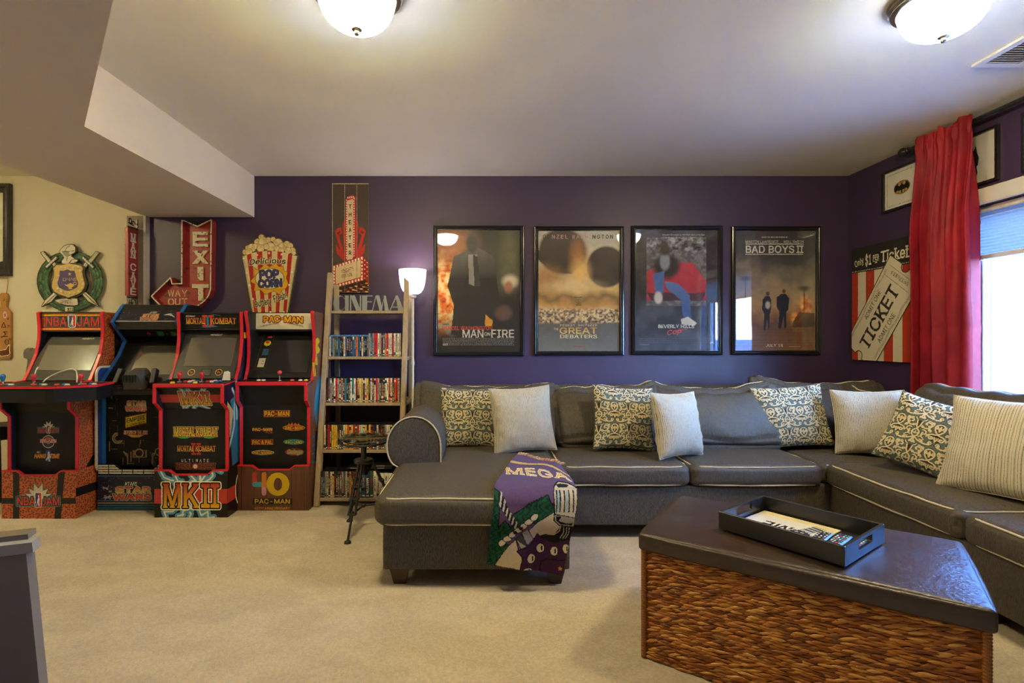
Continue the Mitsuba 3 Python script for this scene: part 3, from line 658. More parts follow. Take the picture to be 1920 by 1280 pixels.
# ---------------------------------------------------------------- woven ottoman with a leather top, tray and what lies in it
OC, OA = np.array([1.185, 1.983]), math.atan2(-.581, .814)
OT = np.eye(4); OT[:3, :3] = rotm(OA, [0, 0, 1])[:3, :3]; OT[:2, 3] = OC
def ot(m): m = m.copy(); m.apply_transform(OT); return m
ott = thing('storage_ottoman', 'rectangular ottoman with woven water hyacinth sides and a dark brown leather top', 'ottoman')
OL, OW, OZ = .5025, .305, .500
plain('wicker_core', C('#8a5220'), .8, spec=.1)
obj('core', ot(bx(-OL + .015, OL - .015, -OW + .015, OW - .015, .004, .43)), 'wicker_core', ott, label='rush lining behind the weave')
lid = puff(-OL - .004, OL + .004, -OW - .004, OW + .004, .418, OZ - .012, .013, .012, 40, .004, 41)
obj('leather_top', ot(lid), 'leather', ott, smooth=50, label='dark brown leather top')
e = [(-OL + .004, -OW + .004), (OL - .004, -OW + .004), (OL - .004, OW - .004), (-OL + .004, OW - .004)]
rim = []
for i in range(4):
    a, b = np.array(e[i]), np.array(e[(i + 1) % 4])
    for q in np.linspace(.0, 1, 24, endpoint=False): rim.append([*(a + (b - a) * q), OZ - .021])
obj('welt', ot(tube(np.array(rim), .0045, 6, True)), 'leather', ott, smooth=True)
mat('wicker', base_color=VC, roughness=.38, specular=.45)
# strands: spindles in rows
def strand(L, r, seed):
    g = np.random.default_rng(seed); xs = np.array([-1, -.72, -.3, .15, .6, 1]) * L / 2
    rad = np.array([.12, .62, 1, .95, .66, .10]) * r * g.uniform(.9, 1.1, 6)
    v, f, n = [], [], 6
    for x, q in zip(xs, rad):
        for k in range(n):
            a = k * 2 * np.pi / n; v.append([x, -abs(0) - math.cos(a) * q * .75 * (1 + .1 * math.sin(x * 300 + k)), math.sin(a) * q])
    for i in range(5):
        for k in range(n): k2 = (k + 1) % n; f += [[i * n + k, (i + 1) * n + k2, i * n + k2], [i * n + k, (i + 1) * n + k, (i + 1) * n + k2]]
    m = trimesh.Trimesh(np.array(v), np.array(f), process=False)
    m.fix_normals(); return m
TONES = ['#b47a34', '#a06122', '#884d18', '#aa6a28', '#6c3a12', '#945818', '#c08c48', '#7a4316']
shapes = [strand(L, r, i) for i, (L, r) in enumerate(((.050, .0064), (.055, .0058), (.046, .0067), (.052, .0056)))]
plies = [[mikit.ply(s, 'wicker', smooth=True, color=np.tile(np.array(C(c)), (len(s.vertices), 1))) for c in TONES] for s in shapes]
sr = np.random.default_rng(11)
def side_strands(length):
    out = []; rows = 41
    for r_ in range(rows):
        z = .010 + r_ * .0102
        n_ = int(length / .0315)
        for c_ in range(n_):
            x = -length / 2 + .040 + (length - .080) * (c_ + (.5 if r_ % 2 else 0) * .9) / max(n_ - .5, 1) + sr.normal(0, .003)
            if abs(x) > length / 2 - .040: continue
            out.append((x, z + sr.normal(0, .0012), -.17 + sr.normal(0, .09) + (.05 if r_ % 2 else 0), sr.integers(4), sr.integers(8), sr.normal(0, .0018)))
    return out
every = []
for rot_, off, length in ((0, OW, 2 * OL), (math.pi, OW, 2 * OL), (math.pi / 2, OL, 2 * OW), (-math.pi / 2, OL, 2 * OW)):
    for x, z, tilt, si, ti, dy in side_strands(length):
        M = rotm(rot_, [0, 0, 1]) @ trimesh.transformations.translation_matrix([x, -off + .012 + dy, z]) @ rotm(tilt, [0, 1, 0])
        W = OT @ M; q = W[:3, 3]; sx, sy = CX + F * q[0] / q[1], CY - F * (q[2] - EYE) / q[1]
        near = q[1] if (rot_ == 0 and sy < 1272 and sx < 1915) else 9 + q[1]
        every.append((near, W, si, ti))
zz_ = np.linspace(.004, .424, 168); prof_ = np.c_[.0122 + .0014 * np.sin(zz_ / .0102 * 2 * np.pi), zz_]
for sx in (-1, 1):
    for sy in (-1, 1):
        m = lathe(np.vstack([[0, zz_[0]], prof_, [0, zz_[-1]]]), (sx * (OL - .016), sy * (OW - .016), 0), 10)
        obj('corner_braid', ot(m), 'wicker', ott, smooth=True, color=np.tile(C('#7c4a1a'), (len(m.vertices), 1)))
every.sort(key=lambda e: e[0])
for near, W, si, ti in every[:300]:
    scene[numbered(ott + '__strand')] = {**plies[si][ti], 'to_world': mi.ScalarTransform4f(W)}
rest_v = []; rest_c = []
for near, W, si, ti in every[300:]:
    m = shapes[si].copy(); m.apply_transform(W); rest_v.append(m); rest_c.append(np.tile(np.array(C(TONES[ti])), (len(m.vertices), 1)))
k = obj('weave', cat(*rest_v), 'wicker', ott, smooth=True, color=np.vstack(rest_c), label='woven water hyacinth strands'); labels[k]['kind'] = 'stuff'

# tray: corners measured on the ottoman top
TA = math.atan2(-.346, .25); TC = np.array([1.179, 1.958]); TL, TW, TH = .430 / 2, .354 / 2, .066
TZ = OZ + .004
TT = np.eye(4); TT[:3, :3] = rotm(TA, [0, 0, 1])[:3, :3]; TT[:3, 3] = (*TC, TZ)
def tt(m): m = m.copy(); m.apply_transform(TT); return m
tray = thing('serving_tray', 'black rectangular wooden tray with handle slots, holding remotes', 'tray')
obj('tray_floor', tt(bx(-TL + .004, TL - .004, -TW + .004, TW - .004, 0, .006)), 'black_paint', tray)
for s in (-1, 1): obj('long_wall', tt(bx(-TL, TL, s * TW - s * .010, s * TW, 0, TH, .0015)), 'black_paint', tray)
slot = sbox(-.055, .034, .055, .050).buffer(.006)
for s in (-1, 1):
    p = sbox(-TW + .010, 0, TW - .010, TH).difference(slot)
    m = prism(p, .010, frame([s * TL - (s + 1) / 2 * .010, 0, 0], [0, 1, 0], [0, 0, 1]))
    obj('end_wall', tt(m), 'black_paint', tray, label='end wall with a handle slot')
# magazine on the tray floor
mg_ = thing('magazine', 'cream magazine with dark lettering and a picture of a steel watch, lying in the tray', 'magazine')
MW, MH = .285, .300
mat('paper', base_color=rgb((.58, .55, .47)), roughness=.3, specular=.5)
obj('pages', tt(bx(-TL + .018, -TL + .018 + MW, -MH / 2, MH / 2, .0065, .0105, .001)), 'paper', mg_)
ar = Art(0, 0, 285, 300, MW, MH)
ar.rect(0, 0, 285, 40, '#cfc39c'); ar.rect(0, 40, 285, 300, '#c9c7c0')
ar.ell(30, 230, 52, 40, '#4a4844'); ar.ell(34, 236, 36, 22, '#b9b6ae')
ar.text('ME', (66, 120, 172, 196), '#1d1c1c', slab=.06, thin=.012, rot=180)
ar.poly(affinity.rotate(sbox(188, 40, 236, 205), 14), '#8d8f92'); ar.poly(affinity.rotate(sbox(194, 46, 230, 200), 14), '#4a4b4e')
for k in range(7): ar.poly(affinity.rotate(affinity.translate(sbox(190, 46, 234, 52), 0, k * 23), 14, origin=(212, 122)), '#c4c6c8')
ar.ell(204, 168, 44, 44, '#a8aaad', 20); ar.ell(204, 168, 37, 37, '#17181b', 20); ar.ell(204, 168, 28, 28, '#2a2c30', 20)
for k in range(12): ar.ell(204 + 32 * math.cos(k * math.pi / 6), 168 + 32 * math.sin(k * math.pi / 6), 3, 3, '#d8d8d4', 4)
for x, y in ((194, 160), (214, 160), (204, 180)): ar.ell(x, y, 7, 7, '#8f9194', 8)
FM = TT @ frame([-TL + .018, -MH / 2, .0105], [1, 0, 0], [0, 1, 0])
ar.put('cover_print', FM, mg_, 'print_gloss')
def remote(cx, cy, w, l, rot_, label, body, seed, n=(4, 9)):
    r_ = thing('remote_control', label, 'remote control', None)
    M = TT @ trimesh.transformations.translation_matrix([cx, cy, .012]) @ rotm(rot_, [0, 0, 1])
    m = bx(-w / 2, w / 2, -l / 2, l / 2, 0, .016, .005); m.apply_transform(M); obj('body', m, body, r_)
    g = np.random.default_rng(seed)
    for i in range(n[0]):
        for j in range(n[1]):
            x, y = (-.5 + (i + .5) / n[0]) * w * .84, (-.5 + (j + .5) / n[1]) * l * .88
            c = ['#d8d8d8', '#b0b4b8', '#3c4046', '#d8d8d8', '#c8383a', '#4a90c0', '#c8b040', '#8a9096'][g.integers(8)]
            b = bx(x - w * .07, x + w * .07, y - l * .024, y + l * .024, .0158, .0178, .0006); b.apply_transform(M)
            obj('button', b, 'print_gloss', r_, color=np.tile(C(c), (len(b.vertices), 1)))
plain('remote_black', (.012, .013, .015), .3)
plain('remote_blue', (.012, .035, .055), .5)
remote(.088, -.045, .046, .165, .10, 'short black remote control nearest the watch picture in the tray', 'remote_black', 1, (3, 7))
remote(.138, -.032, .046, .205, .06, 'black remote control with many coloured keys, between the other two remotes', 'remote_black', 2)
remote(.188, -.030, .040, .215, .02, 'slim remote control with a blue edge against the right end of the tray', 'remote_blue', 3, (3, 9))
# ---------------------------------------------------------------- ladder shelf, discs, letters, stool, floor lamp
SX0, SX1 = -1.272, -.612
def rail_y(z): return 3.862 + z / 1.774 * .345           # front rails lean back
shelf = thing('ladder_shelf', 'tall weathered wood ladder shelf full of film cases, between the arcade cabinets and the sofa', 'shelf')
for x in (SX0 + .020, SX1 - .020):
    obj('front_rail', bar((x, rail_y(0), .0), (x, rail_y(1.774), 1.774), .040, .050, (0, -1, .2)), 'shelf_wood', shelf)
    top = prism(Polygon([(-.02, 0), (.02, 0), (.02, .018), (.012, .034), (-.012, .034), (-.02, .018)]), .05, frame([x, rail_y(1.77) + .025, 1.755], [1, 0, 0], [0, 0, 1]))
for x in (SX0 + .020, SX1 - .020):
    obj('back_rail', bar((x, 4.445, 0), (x, 4.37, 1.70), .038, .042, (0, -1, 0)), 'shelf_wood', shelf)
SZ_ = [1.468, 1.106, .752, .404, .060]
for i, z in enumerate(SZ_):
    y0 = rail_y(z) - .012
    obj('shelf_board', bx(SX0 + .042, SX1 - .042, y0, 4.42 if i else 4.37, z - .022, z, .002), 'shelf_wood', shelf)
    if i:
        for x in (SX0 + .020, SX1 - .020): obj('side_brace', bx(x - .012, x + .012, y0 + .03, 4.40, z - .034, z - .006, .002), 'shelf_wood', shelf)
# cases: one mesh each (body and printed spine)
WHEEL = ['#e6e2d8', '#17171a', '#c9c4b8', '#23282f', '#b3272b', '#31506e', '#8a8f93', '#f0ede4', '#0f0f12', '#5b2320', '#d8d3c6', '#2c2a28', '#c8792b', '#3a4a3c', '#16161a', '#a9a294', '#6d1b20', '#d5b04a', '#1f2a44', '#484a4e', '#111114', '#efe9da']
SHELVES = [('films on the second shelf from the top', SZ_[1], 40, .0142, .176, 'blue', None), ('films on the middle shelf', SZ_[2], 40, .0142, .190, 'mixed', None),
           ('films on the second shelf from the floor', SZ_[3], 38, .0142, .190, 'dark', None), ('films on the bottom shelf', SZ_[4], 30, .0, .190, 'bottom', None)]
COLW = {'#e6e2d8': 'white', '#c9c4b8': 'pale grey', '#f0ede4': 'white', '#d8d3c6': 'cream', '#efe9da': 'cream', '#17171a': 'black', '#0f0f12': 'black', '#111114': 'black', '#16161a': 'black', '#23282f': 'charcoal', '#b3272b': 'red', '#31506e': 'blue', '#8a8f93': 'grey', '#5b2320': 'maroon', '#2c2a28': 'dark brown', '#c8792b': 'orange', '#3a4a3c': 'dark green', '#a9a294': 'grey beige', '#6d1b20': 'dark red', '#d5b04a': 'yellow', '#1f2a44': 'navy', '#484a4e': 'dark grey',
        '#e8742c': 'orange', '#1d86b0': 'turquoise', '#e0b32e': 'yellow', '#c4242a': 'red', '#2a62a0': 'bright blue', '#d9541e': 'red orange'}
def case_mesh(x0, x1, y0, z0, h, depth, base, kind, g, title=None):
    x1 -= .0006
    body = bx(x0, x1, y0, y0 + depth, z0, z0 + h, .0012)
    edge = C('#1c4f8f') if kind == 'blu' else C('#15161a')
    ms, cs = [body], [np.tile(edge, (len(body.vertices), 1))]
    w = x1 - x0; ar = Art(0, 0, 10, 100, w, h)
    dark = np.mean(C(base)) < .12; ink = '#e8e4da' if dark else '#26221f'
    ar.rect(.3, 1, 9.7, 99, base)
    if kind == 'blu': ar.rect(.3, 1, 9.7, 9, '#2a62a0'); ar.rect(2, 3.5, 8, 5.5, '#cfe0ee')
    else: ar.rect(1.5, 90, 8.5, 95, ink if g.random() < .6 else '#8d8a85')
    if title: ar.poly(affinity.translate(affinity.affine_transform(fit(affinity.scale(T(title), 1, -1), (-30, -3.0, 30, 3.0)), [0, -1, 1, 0, 0, 0]), 5, 52), ink)
    else:
        t0, t1 = g.uniform(14, 30), g.uniform(58, 84)
        if g.random() < .35: a = g.uniform(t1, 84); ar.rect(.3, a, 9.7, min(a + g.uniform(6, 16), 92), WHEEL[g.integers(len(WHEEL))])
        if g.random() < .3: ar.rect(.3, 9, 9.7, g.uniform(12, t0), WHEEL[g.integers(len(WHEEL))])
        c = ['#e8e4da', '#d5b04a', '#c4242a', '#9fc0d6', '#e8e4da', '#e8742c'][g.integers(6)] if dark else ['#26221f', '#7a1b1e', '#1f2a44', '#26221f'][g.integers(4)]
        y = t0; wd = g.uniform(1.6, 2.8)
        while y < t1:
            L = g.uniform(1.6, 4.2)
            if g.random() < .82: ar.rect(5 - wd, y, 5 + wd * g.uniform(.3, 1), y + L * .8, c)
            y += L
    m, c = ar.mesh(wall_frame(y0 - .0002, x0, z0), .0003, .00005)
    ms.append(m); cs.append(c)
    return cat(*ms), np.vstack(cs)
dg = np.random.default_rng(5)
BLUE = ['#31506e', '#e6e2d8', '#e6e2d8', '#23282f', '#17171a', '#2a62a0', '#8a8f93', '#1f2a44', '#c9c4b8', '#3a4a3c', '#111114', '#484a4e', '#d8d3c6']
RIGHT = ['#e6e2d8', '#c8792b', '#c4242a', '#8a8f93', '#f0ede4', '#23282f', '#d8d3c6', '#b3272b', '#a9a294', '#31506e']
BOT = ['#17171a', '#a9a294', '#d8d3c6', '#3a4a3c', '#2c2a28', '#8a8f93', '#5b2320', '#d5b04a', '#484a4e', '#111114']
MIXED = ['#17171a', '#17171a', '#e0b32e', '#c4242a', '#a9a294', '#484a4e', '#e6e2d8', '#5b2320', '#111114', '#2c2a28', '#d9541e', '#f0ede4', '#23282f', '#6d1b20', '#d8d3c6', '#31506e']
special = {(0, 15): '#e8742c', (0, 26): '#c4242a', (0, 25): '#c4242a', (1, 5): '#c4242a', (1, 10): '#1d86b0', (1, 14): '#1d86b0', (1, 22): '#e0b32e', (1, 34): '#d9541e', (2, 11): '#e0b32e', (2, 12): '#d9541e', (3, 15): '#c8792b'}
ORD = ['', 'second', 'third', 'fourth', 'fifth', 'sixth', 'seventh', 'eighth', 'ninth', 'tenth']
SHNAME = ['second shelf down', 'middle shelf', 'second shelf up', 'bottom shelf']
for si, (grp, z, n, w, h, kind, _) in enumerate(SHELVES):
    x = SX0 + .046; end = SX1 - .046; y0 = rail_y(z) + .004
    ws = np.full(n, (end - x - .004) / n)
    if kind == 'bottom':
        ws = np.r_[np.full(18, .0150), [.034, .020, .030, .034, .030, .026, .030, .028, .036, .034, .030]]; ws *= (end - x - .004) / ws.sum()
    count = {}
    names = []
    for i, wi in enumerate(ws):
        if kind == 'blue': pal, kd = (BLUE, 'blu') if i < 22 else (RIGHT, 'dvd')
        elif kind == 'bottom': pal, kd = (BOT if i < 18 else ['#e6e2d8', '#f0ede4', '#31506e', '#3a4a3c', '#c9c4b8'], 'dvd')
        else: pal, kd = (MIXED if kind == 'mixed' else ['#17171a', '#b3272b', '#17171a', '#e6e2d8', '#2c2a28', '#111114', '#8a8f93', '#d8d3c6', '#3a4a3c', '#5b2320', '#e0b32e', '#c9c4b8']), 'dvd'
        base = special.get((si, i), pal[dg.integers(len(pal))])
        title = None
        if si == 3 and i == 18: base = '#d9541e'
        if si == 3 and i == 21: base, title = '#24344c', 'MARTIN'
        if si == 3 and i == 0: base, title = '#111114', 'ADDICTED'
        if si == 3 and i == 22: base = '#3a4a3c'
        hh = h * (.97 if (kd == 'blu') else 1.04 if kind == 'blue' else 1.0) + dg.normal(0, .0008)
        if si == 3: hh += .006 if i < 18 else dg.choice([-.004, .010, .004])
        m, c = case_mesh(x, x + wi, y0 + dg.uniform(0, .003), z, hh, .135 if kd == 'dvd' else .135, base, kd, dg, title)
        key = obj('film_case', m, 'print_gloss', color=np.clip(c, 0, 1))
        names.append((key, COLW.get(base, 'dark'), title)); x += wi
    tot = {}
    for _, cn, _t in names: tot[cn] = tot.get(cn, 0) + 1
    for i, (key, cn, title) in enumerate(names):
        left, right = i, len(names) - 1 - i
        if title: lab = ('broad navy film case with large pale lettering up its spine, bottom shelf' if title == 'MARTIN' else 'black film case with pale spaced lettering, leftmost on the bottom shelf')
        elif tot[cn] == 1: lab = f'only {cn} film case on the {SHNAME[si]}'
        else:
            count[cn] = count.get(cn, 0) + 1; k = count[cn]; k2 = tot[cn] - k
            word = 'leftmost' if k == 1 else 'rightmost' if k2 == 0 else (ORD[k - 1] + ' from left' if k <= 10 else ORD[k2] + ' from right')
            lab = f'{cn} film case, {word} of the {cn} ones, {SHNAME[si]}'
        tag(key, lab, 'film case', grp)
# a few cases lying flat on top of the bottom row
for i, (xa, xb, k, c, lab) in enumerate(((-.86, -.70, 0, '#17171a', 'black film case lying flat on the bottom row, lower of two at the right'), (-.855, -.695, 1, '#2c2a28', 'dark film case lying flat on top of another at the right of the bottom shelf'), (-1.04, -.91, 0, '#17171a', 'black film case lying flat on the bottom row behind the stool'))):
    z = SZ_[4] + .206 + k * .0165
    m = bx(xa, xb, rail_y(.1) + .02, rail_y(.1) + .15, z, z + .0155, .001); ar = Art(0, 0, 100, 10, xb - xa, .0155); ar.rect(2, 1, 98, 9, c); ar.rect(20, 3, 62, 6.5, '#8f8c86')
    f, cc = ar.mesh(wall_frame(rail_y(.1) + .0198, xa, z), .0003)
    tag(obj('film_case', cat(m, f), 'print_gloss', color=np.vstack([np.tile(C('#111114'), (len(m.vertices), 1)), cc])), lab, 'film case', 'film cases lying flat')

# CINEMA letters standing on the top board
cin = thing('cinema_letters', 'metal CINEMA word sign standing on the top board of the ladder shelf', 'letters')
plain('zinc', (.30, .345, .34), .45, metallic=.35)
zx0, zx1, z0, z1 = -1.225, -.655, SZ_[0] + .001, SZ_[0] + .126
def deco(t):
    g = T(t, False)
    x0, y0, x1, y1 = g.bounds; w = x1 - x0
    return affinity.scale(g, 1 / w, 1 / (y1 - y0), origin=(x0, y0))
def strokes(*ps): return shapely.union_all([Polygon(p).buffer(0) for p in ps])
# art-deco capitals: one heavy stroke, one hairline, in a unit box
ring_c = Point(.5, .5).buffer(.5, 24)
LET = {'C': affinity.scale(ring_c.difference(affinity.translate(affinity.scale(ring_c, .62, .88), .15, 0)).difference(sbox(.80, .22, 1.2, .78)), 1, 1),
       'I': sbox(0, 0, 1, 1),
       'N': strokes([(0, 0), (.10, 0), (.10, 1), (0, 1)], [(.0, 1), (.42, 1), (1, 0), (.58, 0)], [(.9, 0), (1, 0), (1, 1), (.9, 1)]),
       'E': strokes([(0, 0), (.48, 0), (.48, 1), (0, 1)], [(.48, .94), (1, .94), (1, 1), (.48, 1)], [(.48, .56), (.95, .56), (.95, .62), (.48, .62)], [(.48, 0), (1, 0), (1, .06), (.48, .06)]),
       'M': strokes([(0, 0), (.05, 0), (.26, .98), (.22, 1)], [(.22, 1), (.42, 1), (.62, .12), (.45, .0)], [(.50, .0), (.56, 0), (.78, 1), (.74, 1)], [(.70, 1), (.80, 1), (1, 0), (.76, 0)]),
       'A': strokes([(0, 0), (.06, 0), (.52, .95), (.46, 1)], [(.42, 1), (.56, 1), (1, 0), (.60, 0)], [(.18, .22), (.7, .22), (.7, .28), (.2, .28)])}
xs = [(.0, .17, 'C'), (.165, .215, 'I'), (.235, .39, 'N'), (.405, .55, 'E'), (.545, .785, 'M'), (.79, 1.0, 'A')]
for a, b, ch in xs:
    g = affinity.affine_transform(LET[ch], [(b - a) * (zx1 - zx0), 0, 0, z1 - z0, zx0 + a * (zx1 - zx0), z0])
    obj('letter', prism(g, .010, wall_frame(4.20)), 'zinc', cin, label=f'letter {ch}')

# industrial stool used as a side table
sc_ = np.array([-.795, 3.40]); st = thing('stool_table', 'small black iron tripod stool with a round glass top beside the chaise', 'side table')
gl = lathe([(0, .590), (.158, .590), (.164, .593), (.1655, .597), (.164, .601), (.158, .604), (0, .604)], (*sc_, 0), 64)
if gl.volume < 0: gl.invert()
obj('glass_top', gl, 'table_glass', st, smooth=35, label='round clear glass top')
ang = np.linspace(0, 2 * np.pi, 49)[:-1]
obj('seat_ring', tube(np.c_[sc_[0] + .15 * np.cos(ang), sc_[1] + .15 * np.sin(ang), np.full(48, .572)], .007, 8, True), 'black_metal', st, smooth=True)
for k in range(5):
    a = k * 2 * np.pi / 5 + .3; t = np.linspace(0, 1, 16)
    r_ = .02 + .13 * t; q = a + .9 * np.sin(t * np.pi) * .6
    obj('scroll', tube(np.c_[sc_[0] + r_ * np.cos(q), sc_[1] + r_ * np.sin(q), .572 - .02 * (1 - t)], .0045, 6), 'black_metal', st, smooth=True)
obj('screw_post', lathe([(0, .585), (.040, .585), (.040, .575), (.018, .570), (.018, .46), (.026, .455), (.026, .36), (0, .36)], (*sc_, 0), 20), 'black_metal', st, smooth=40)
obj('hub', lathe([(0, .458), (.060, .458), (.064, .452), (.064, .440), (.058, .434), (0, .434)], (*sc_, 0), 28), 'black_metal', st, smooth=40)
for fx_, fy_ in ((-.838, 3.165), (-.925, 3.545), (-.56, 3.50)):
    top = np.array([*(sc_ + (np.array([fx_, fy_]) - sc_) * .22), .436]); foot = np.array([fx_, fy_, .012]); d = foot - top; s = np.cross(d, [0, 0, 1.0]); s /= np.linalg.norm(s)
    k = obj('leg', cat(bar(top + s * .010, top + d * .66 + s * .020, .012, .016), bar(top - s * .010, top + d * .66 - s * .020, .012, .016)), 'black_metal', st)
    for q in (.30, .46, .66): obj('cross_plate', bar(top + d * q - s * .026, top + d * q + s * .026, .030, .012, (0, 0, 1)), 'black_metal', k)
    obj('foot_rod', cat(rod(top + d * .62, foot, .008), lathe([(0, 0), (.022, 0), (.020, .010), (.008, .018), (0, .018)], (*foot[:2], 0), 14)), 'black_metal', k, smooth=40)
    ctr = np.array([*sc_, .155]); obj('spreader', rod(top + d * .66, ctr, .006), 'black_metal', k, smooth=True)
obj('spreader_knob', trimesh.creation.icosphere(2, .014).apply_translation([*sc_, .155]), 'black_metal', st, smooth=True)

# torchiere between shelf and sofa
fl = thing('floor_lamp', 'white torchiere floor lamp with a lit glass bowl behind the ladder shelf', 'floor lamp')
lx, ly = -.598, 4.27
obj('base', lathe([(0, 0), (.13, 0), (.13, .012), (.10, .026), (.02, .034), (0, .034)], (lx, ly, 0), 32), 'white_plastic', fl, smooth=40)
obj('pole', rod((lx + .002, ly, .03), (lx + .002, ly, 1.60), .011, 12), 'white_plastic', fl, smooth=40)
obj('joint', cat(lathe([(0, 1.03), (.016, 1.03), (.016, 1.06), (0, 1.06)], (lx + .002, ly, 0), 14), lathe([(0, 1.575), (.03, 1.582), (.036, 1.60), (0, 1.60)], (lx, ly, 0), 16)), 'white_plastic', fl, smooth=40)
q = np.linspace(0, np.pi / 2, 14)
outer = [(.112 * math.cos(a) ** .48 if a < 1.57 else 0, 1.81 - .20 * math.sin(a) ** 1.1) for a in q]
m = lathe(outer[::-1], (lx, ly, 0), 40)
if (m.face_normals[:, 2] * m.area_faces).sum() > 0: m.invert()
obj('glass_bowl', m, 'lamp_glass', fl, smooth=True, label='lit white glass bowl', emitter={'type': 'area', 'radiance': {'type': 'rgb', 'value': FLOOR_LAMP}})
obj('bulb', trimesh.creation.icosphere(3, .035).apply_translation([lx, ly, 1.775]), 'lamp_glass', fl, smooth=True, emitter={'type': 'area', 'radiance': {'type': 'rgb', 'value': BULB}})
# ---------------------------------------------------------------- the four arcade cabinets
def ball_fn(p, n, uv):
    d, d2, r = mikit.voronoi((p.x + p.y) * 60, p.z * 60)
    t = smoothstep(.22, .40, d)
    return mix((.13, .016, .007), mix((.46, .105, .022), (.40, .085, .018), r), t)
scene['basketball_print'] = {'type': 'twosided', 'bsdf': {'type': 'principled', 'base_color': proc(ball_fn), 'roughness': .38, 'specular': .45}}
def awood_fn(p, n, uv):
    k = p.x + p.y; g = fbm(k * 55, p.z * 2.5, 0.0, 3); s = smoothstep(.46, .5, dr.abs(k * 11 - dr.floor(k * 11) - .5))
    return mix(mix((.065, .022, .012), (.145, .055, .030), g), (.025, .009, .006), s)
scene['cabinet_wood_print'] = {'type': 'twosided', 'bsdf': {'type': 'principled', 'base_color': proc(awood_fn), 'roughness': .35, 'specular': .45}}
mat('screen', base_color=rgb((.030, .029, .026)), roughness=.10, eta=3.5)
plain('cabinet_black', (.006, .0055, .005), .5, spec=.3)
plain('grille_silver', (.55, .54, .50), .35)

def nba_badge(ar, x, y, w, h):
    g = sbox(x - w / 2, y - h / 2, x + w / 2, y + h / 2).buffer(w * .12)
    ar.poly(g.buffer(w * .12), '#e8e4dc'); ar.poly(g.intersection(sbox(x - w, y - h, x, y + h)), '#2a3f7c'); ar.poly(g.intersection(sbox(x, y - h, x + w, y + h)), '#c02c34')
    ar.poly([(x - w * .05, y - h * .40), (x + w * .18, y - h * .36), (x + w * .16, y - h * .18), (x + w * .34, y - h * .02), (x + w * .18, y + h * .10), (x + w * .26, y + h * .46), (x + w * .04, y + h * .46), (x - w * .04, y + h * .16), (x - w * .22, y + h * .44), (x - w * .36, y + h * .44), (x - w * .14, y - h * .02), (x - w * .02, y - h * .2)], '#e8e4dc')
def nba_star(ar, cx, cy, r, c='#cfc8b4'):
    pts = []
    for k in range(15):
        a = math.pi + (k / 14) * math.pi; q = r * (1.0 if k % 2 == 0 else .62) * (1 + .35 * math.exp(-((k - 7) / 2.2) ** 2))
        pts.append((cx + q * math.cos(a) * 1.15, cy + q * math.sin(a)))
    ar.poly(Polygon(pts).buffer(r * .05), '#5b5f5c'); ar.poly(Polygon(pts), c)
def nba_logo(ar, x0, x1, y, h, c='#c03a2c', star=True):
    cx = (x0 + x1) / 2; w = x1 - x0
    if star: nba_star(ar, cx, y + h * .25, w * .30)
    for a, b, t in ((x0, cx - w * .075, 'NBA'), (cx + w * .075, x1, 'JAM')): ar.text(t, (a, y, b, y + h), c, out='#26262a', ow=h * .10, out2='#3d8f86', ow2=h * .16)
    nba_badge(ar, cx, y + h * .35, w * .11, h * 1.5)
def lightning(ar, pts, w, g=0, c='#5b9fc4'):
    r = np.random.default_rng(g); p = [np.array(pts[0], float)]
    for q in pts[1:]:
        q = np.array(q, float); a = p[-1]
        for k in (1 / 3, 2 / 3): p.append(a + (q - a) * k + r.normal(0, w * .5, 2))
        p.append(q)
    L = LineString(p); ar.poly(L.buffer(w * .5), c); ar.poly(L.buffer(w * .14), '#d5d4c8')
MK_R = lambda h: affinity.scale(T(h, False), 1, 1)
def mk_text(ar, t, b, c='#d8a21c', c2='#b02a1c', out='#e8e0d0', slab=.07, ow=.05, thin=0.0):
    h = b[3] - b[1]; ar.text(t, b, c2, c, bold=True, slab=slab, out='#161314', ow=h * .05, out2=out, ow2=h * (ow + .045), thin=thin)

def side_art_frame(cx, y0, W, depth, right=True):
    """drawing on the outer right side of a cabinet: local x runs from front to back"""
    return frame([cx + W / 2, y0, 0], [0, 1, 0], [0, 0, 1])

def cabinet(label, cx, y0, W, front, back, trim, side_mat, depth=.58, trim_w=.0065):
    t = thing('arcade_cabinet', label, 'arcade machine')
    P = Polygon(front + back).buffer(0)
    th = .017
    for s in (-1, 1):
        xo = cx + s * (W / 2) - (th if s > 0 else 0)
        m = prism(P.buffer(-.003), th, np.array([[0, 0, 1, xo], [1, 0, 0, y0], [0, 1, 0, 0], [0, 0, 0, 1.0]]))
        k = obj('side_panel', m, side_mat if s > 0 else 'cabinet_black', t)
        edge = LineString(front).buffer(trim_w, 3, cap_style='flat').intersection(P.buffer(.002))
        m = prism(edge, th + .005, np.array([[0, 0, 1, xo - .0025], [1, 0, 0, y0], [0, 1, 0, 0], [0, 0, 0, 1.0]]))
        obj('edge_trim', m, trim, k, label='coloured edge moulding')
    return t
def panel(t, name, cx, W, y0, pa, pb, bsdf, th=.012, art=None, label=None, art_bsdf='print_gloss'):
    """flat panel across the cabinet from profile point pa (lower) to pb (upper)"""
    (ya, za), (yb, zb) = pa, pb; H = math.hypot(yb - ya, zb - za)
    M = frame([cx - W / 2, y0 + ya, za], [1, 0, 0], [0, (yb - ya) / H, (zb - za) / H])
    m = prism(sbox(0, 0, W, H), th); m.apply_translation([0, 0, -th]); m.apply_transform(M)
    k = obj(name, m, bsdf, t, label=label)
    if art: art.put('print', M, k, art_bsdf, lift=.0005)
    return k, M, H
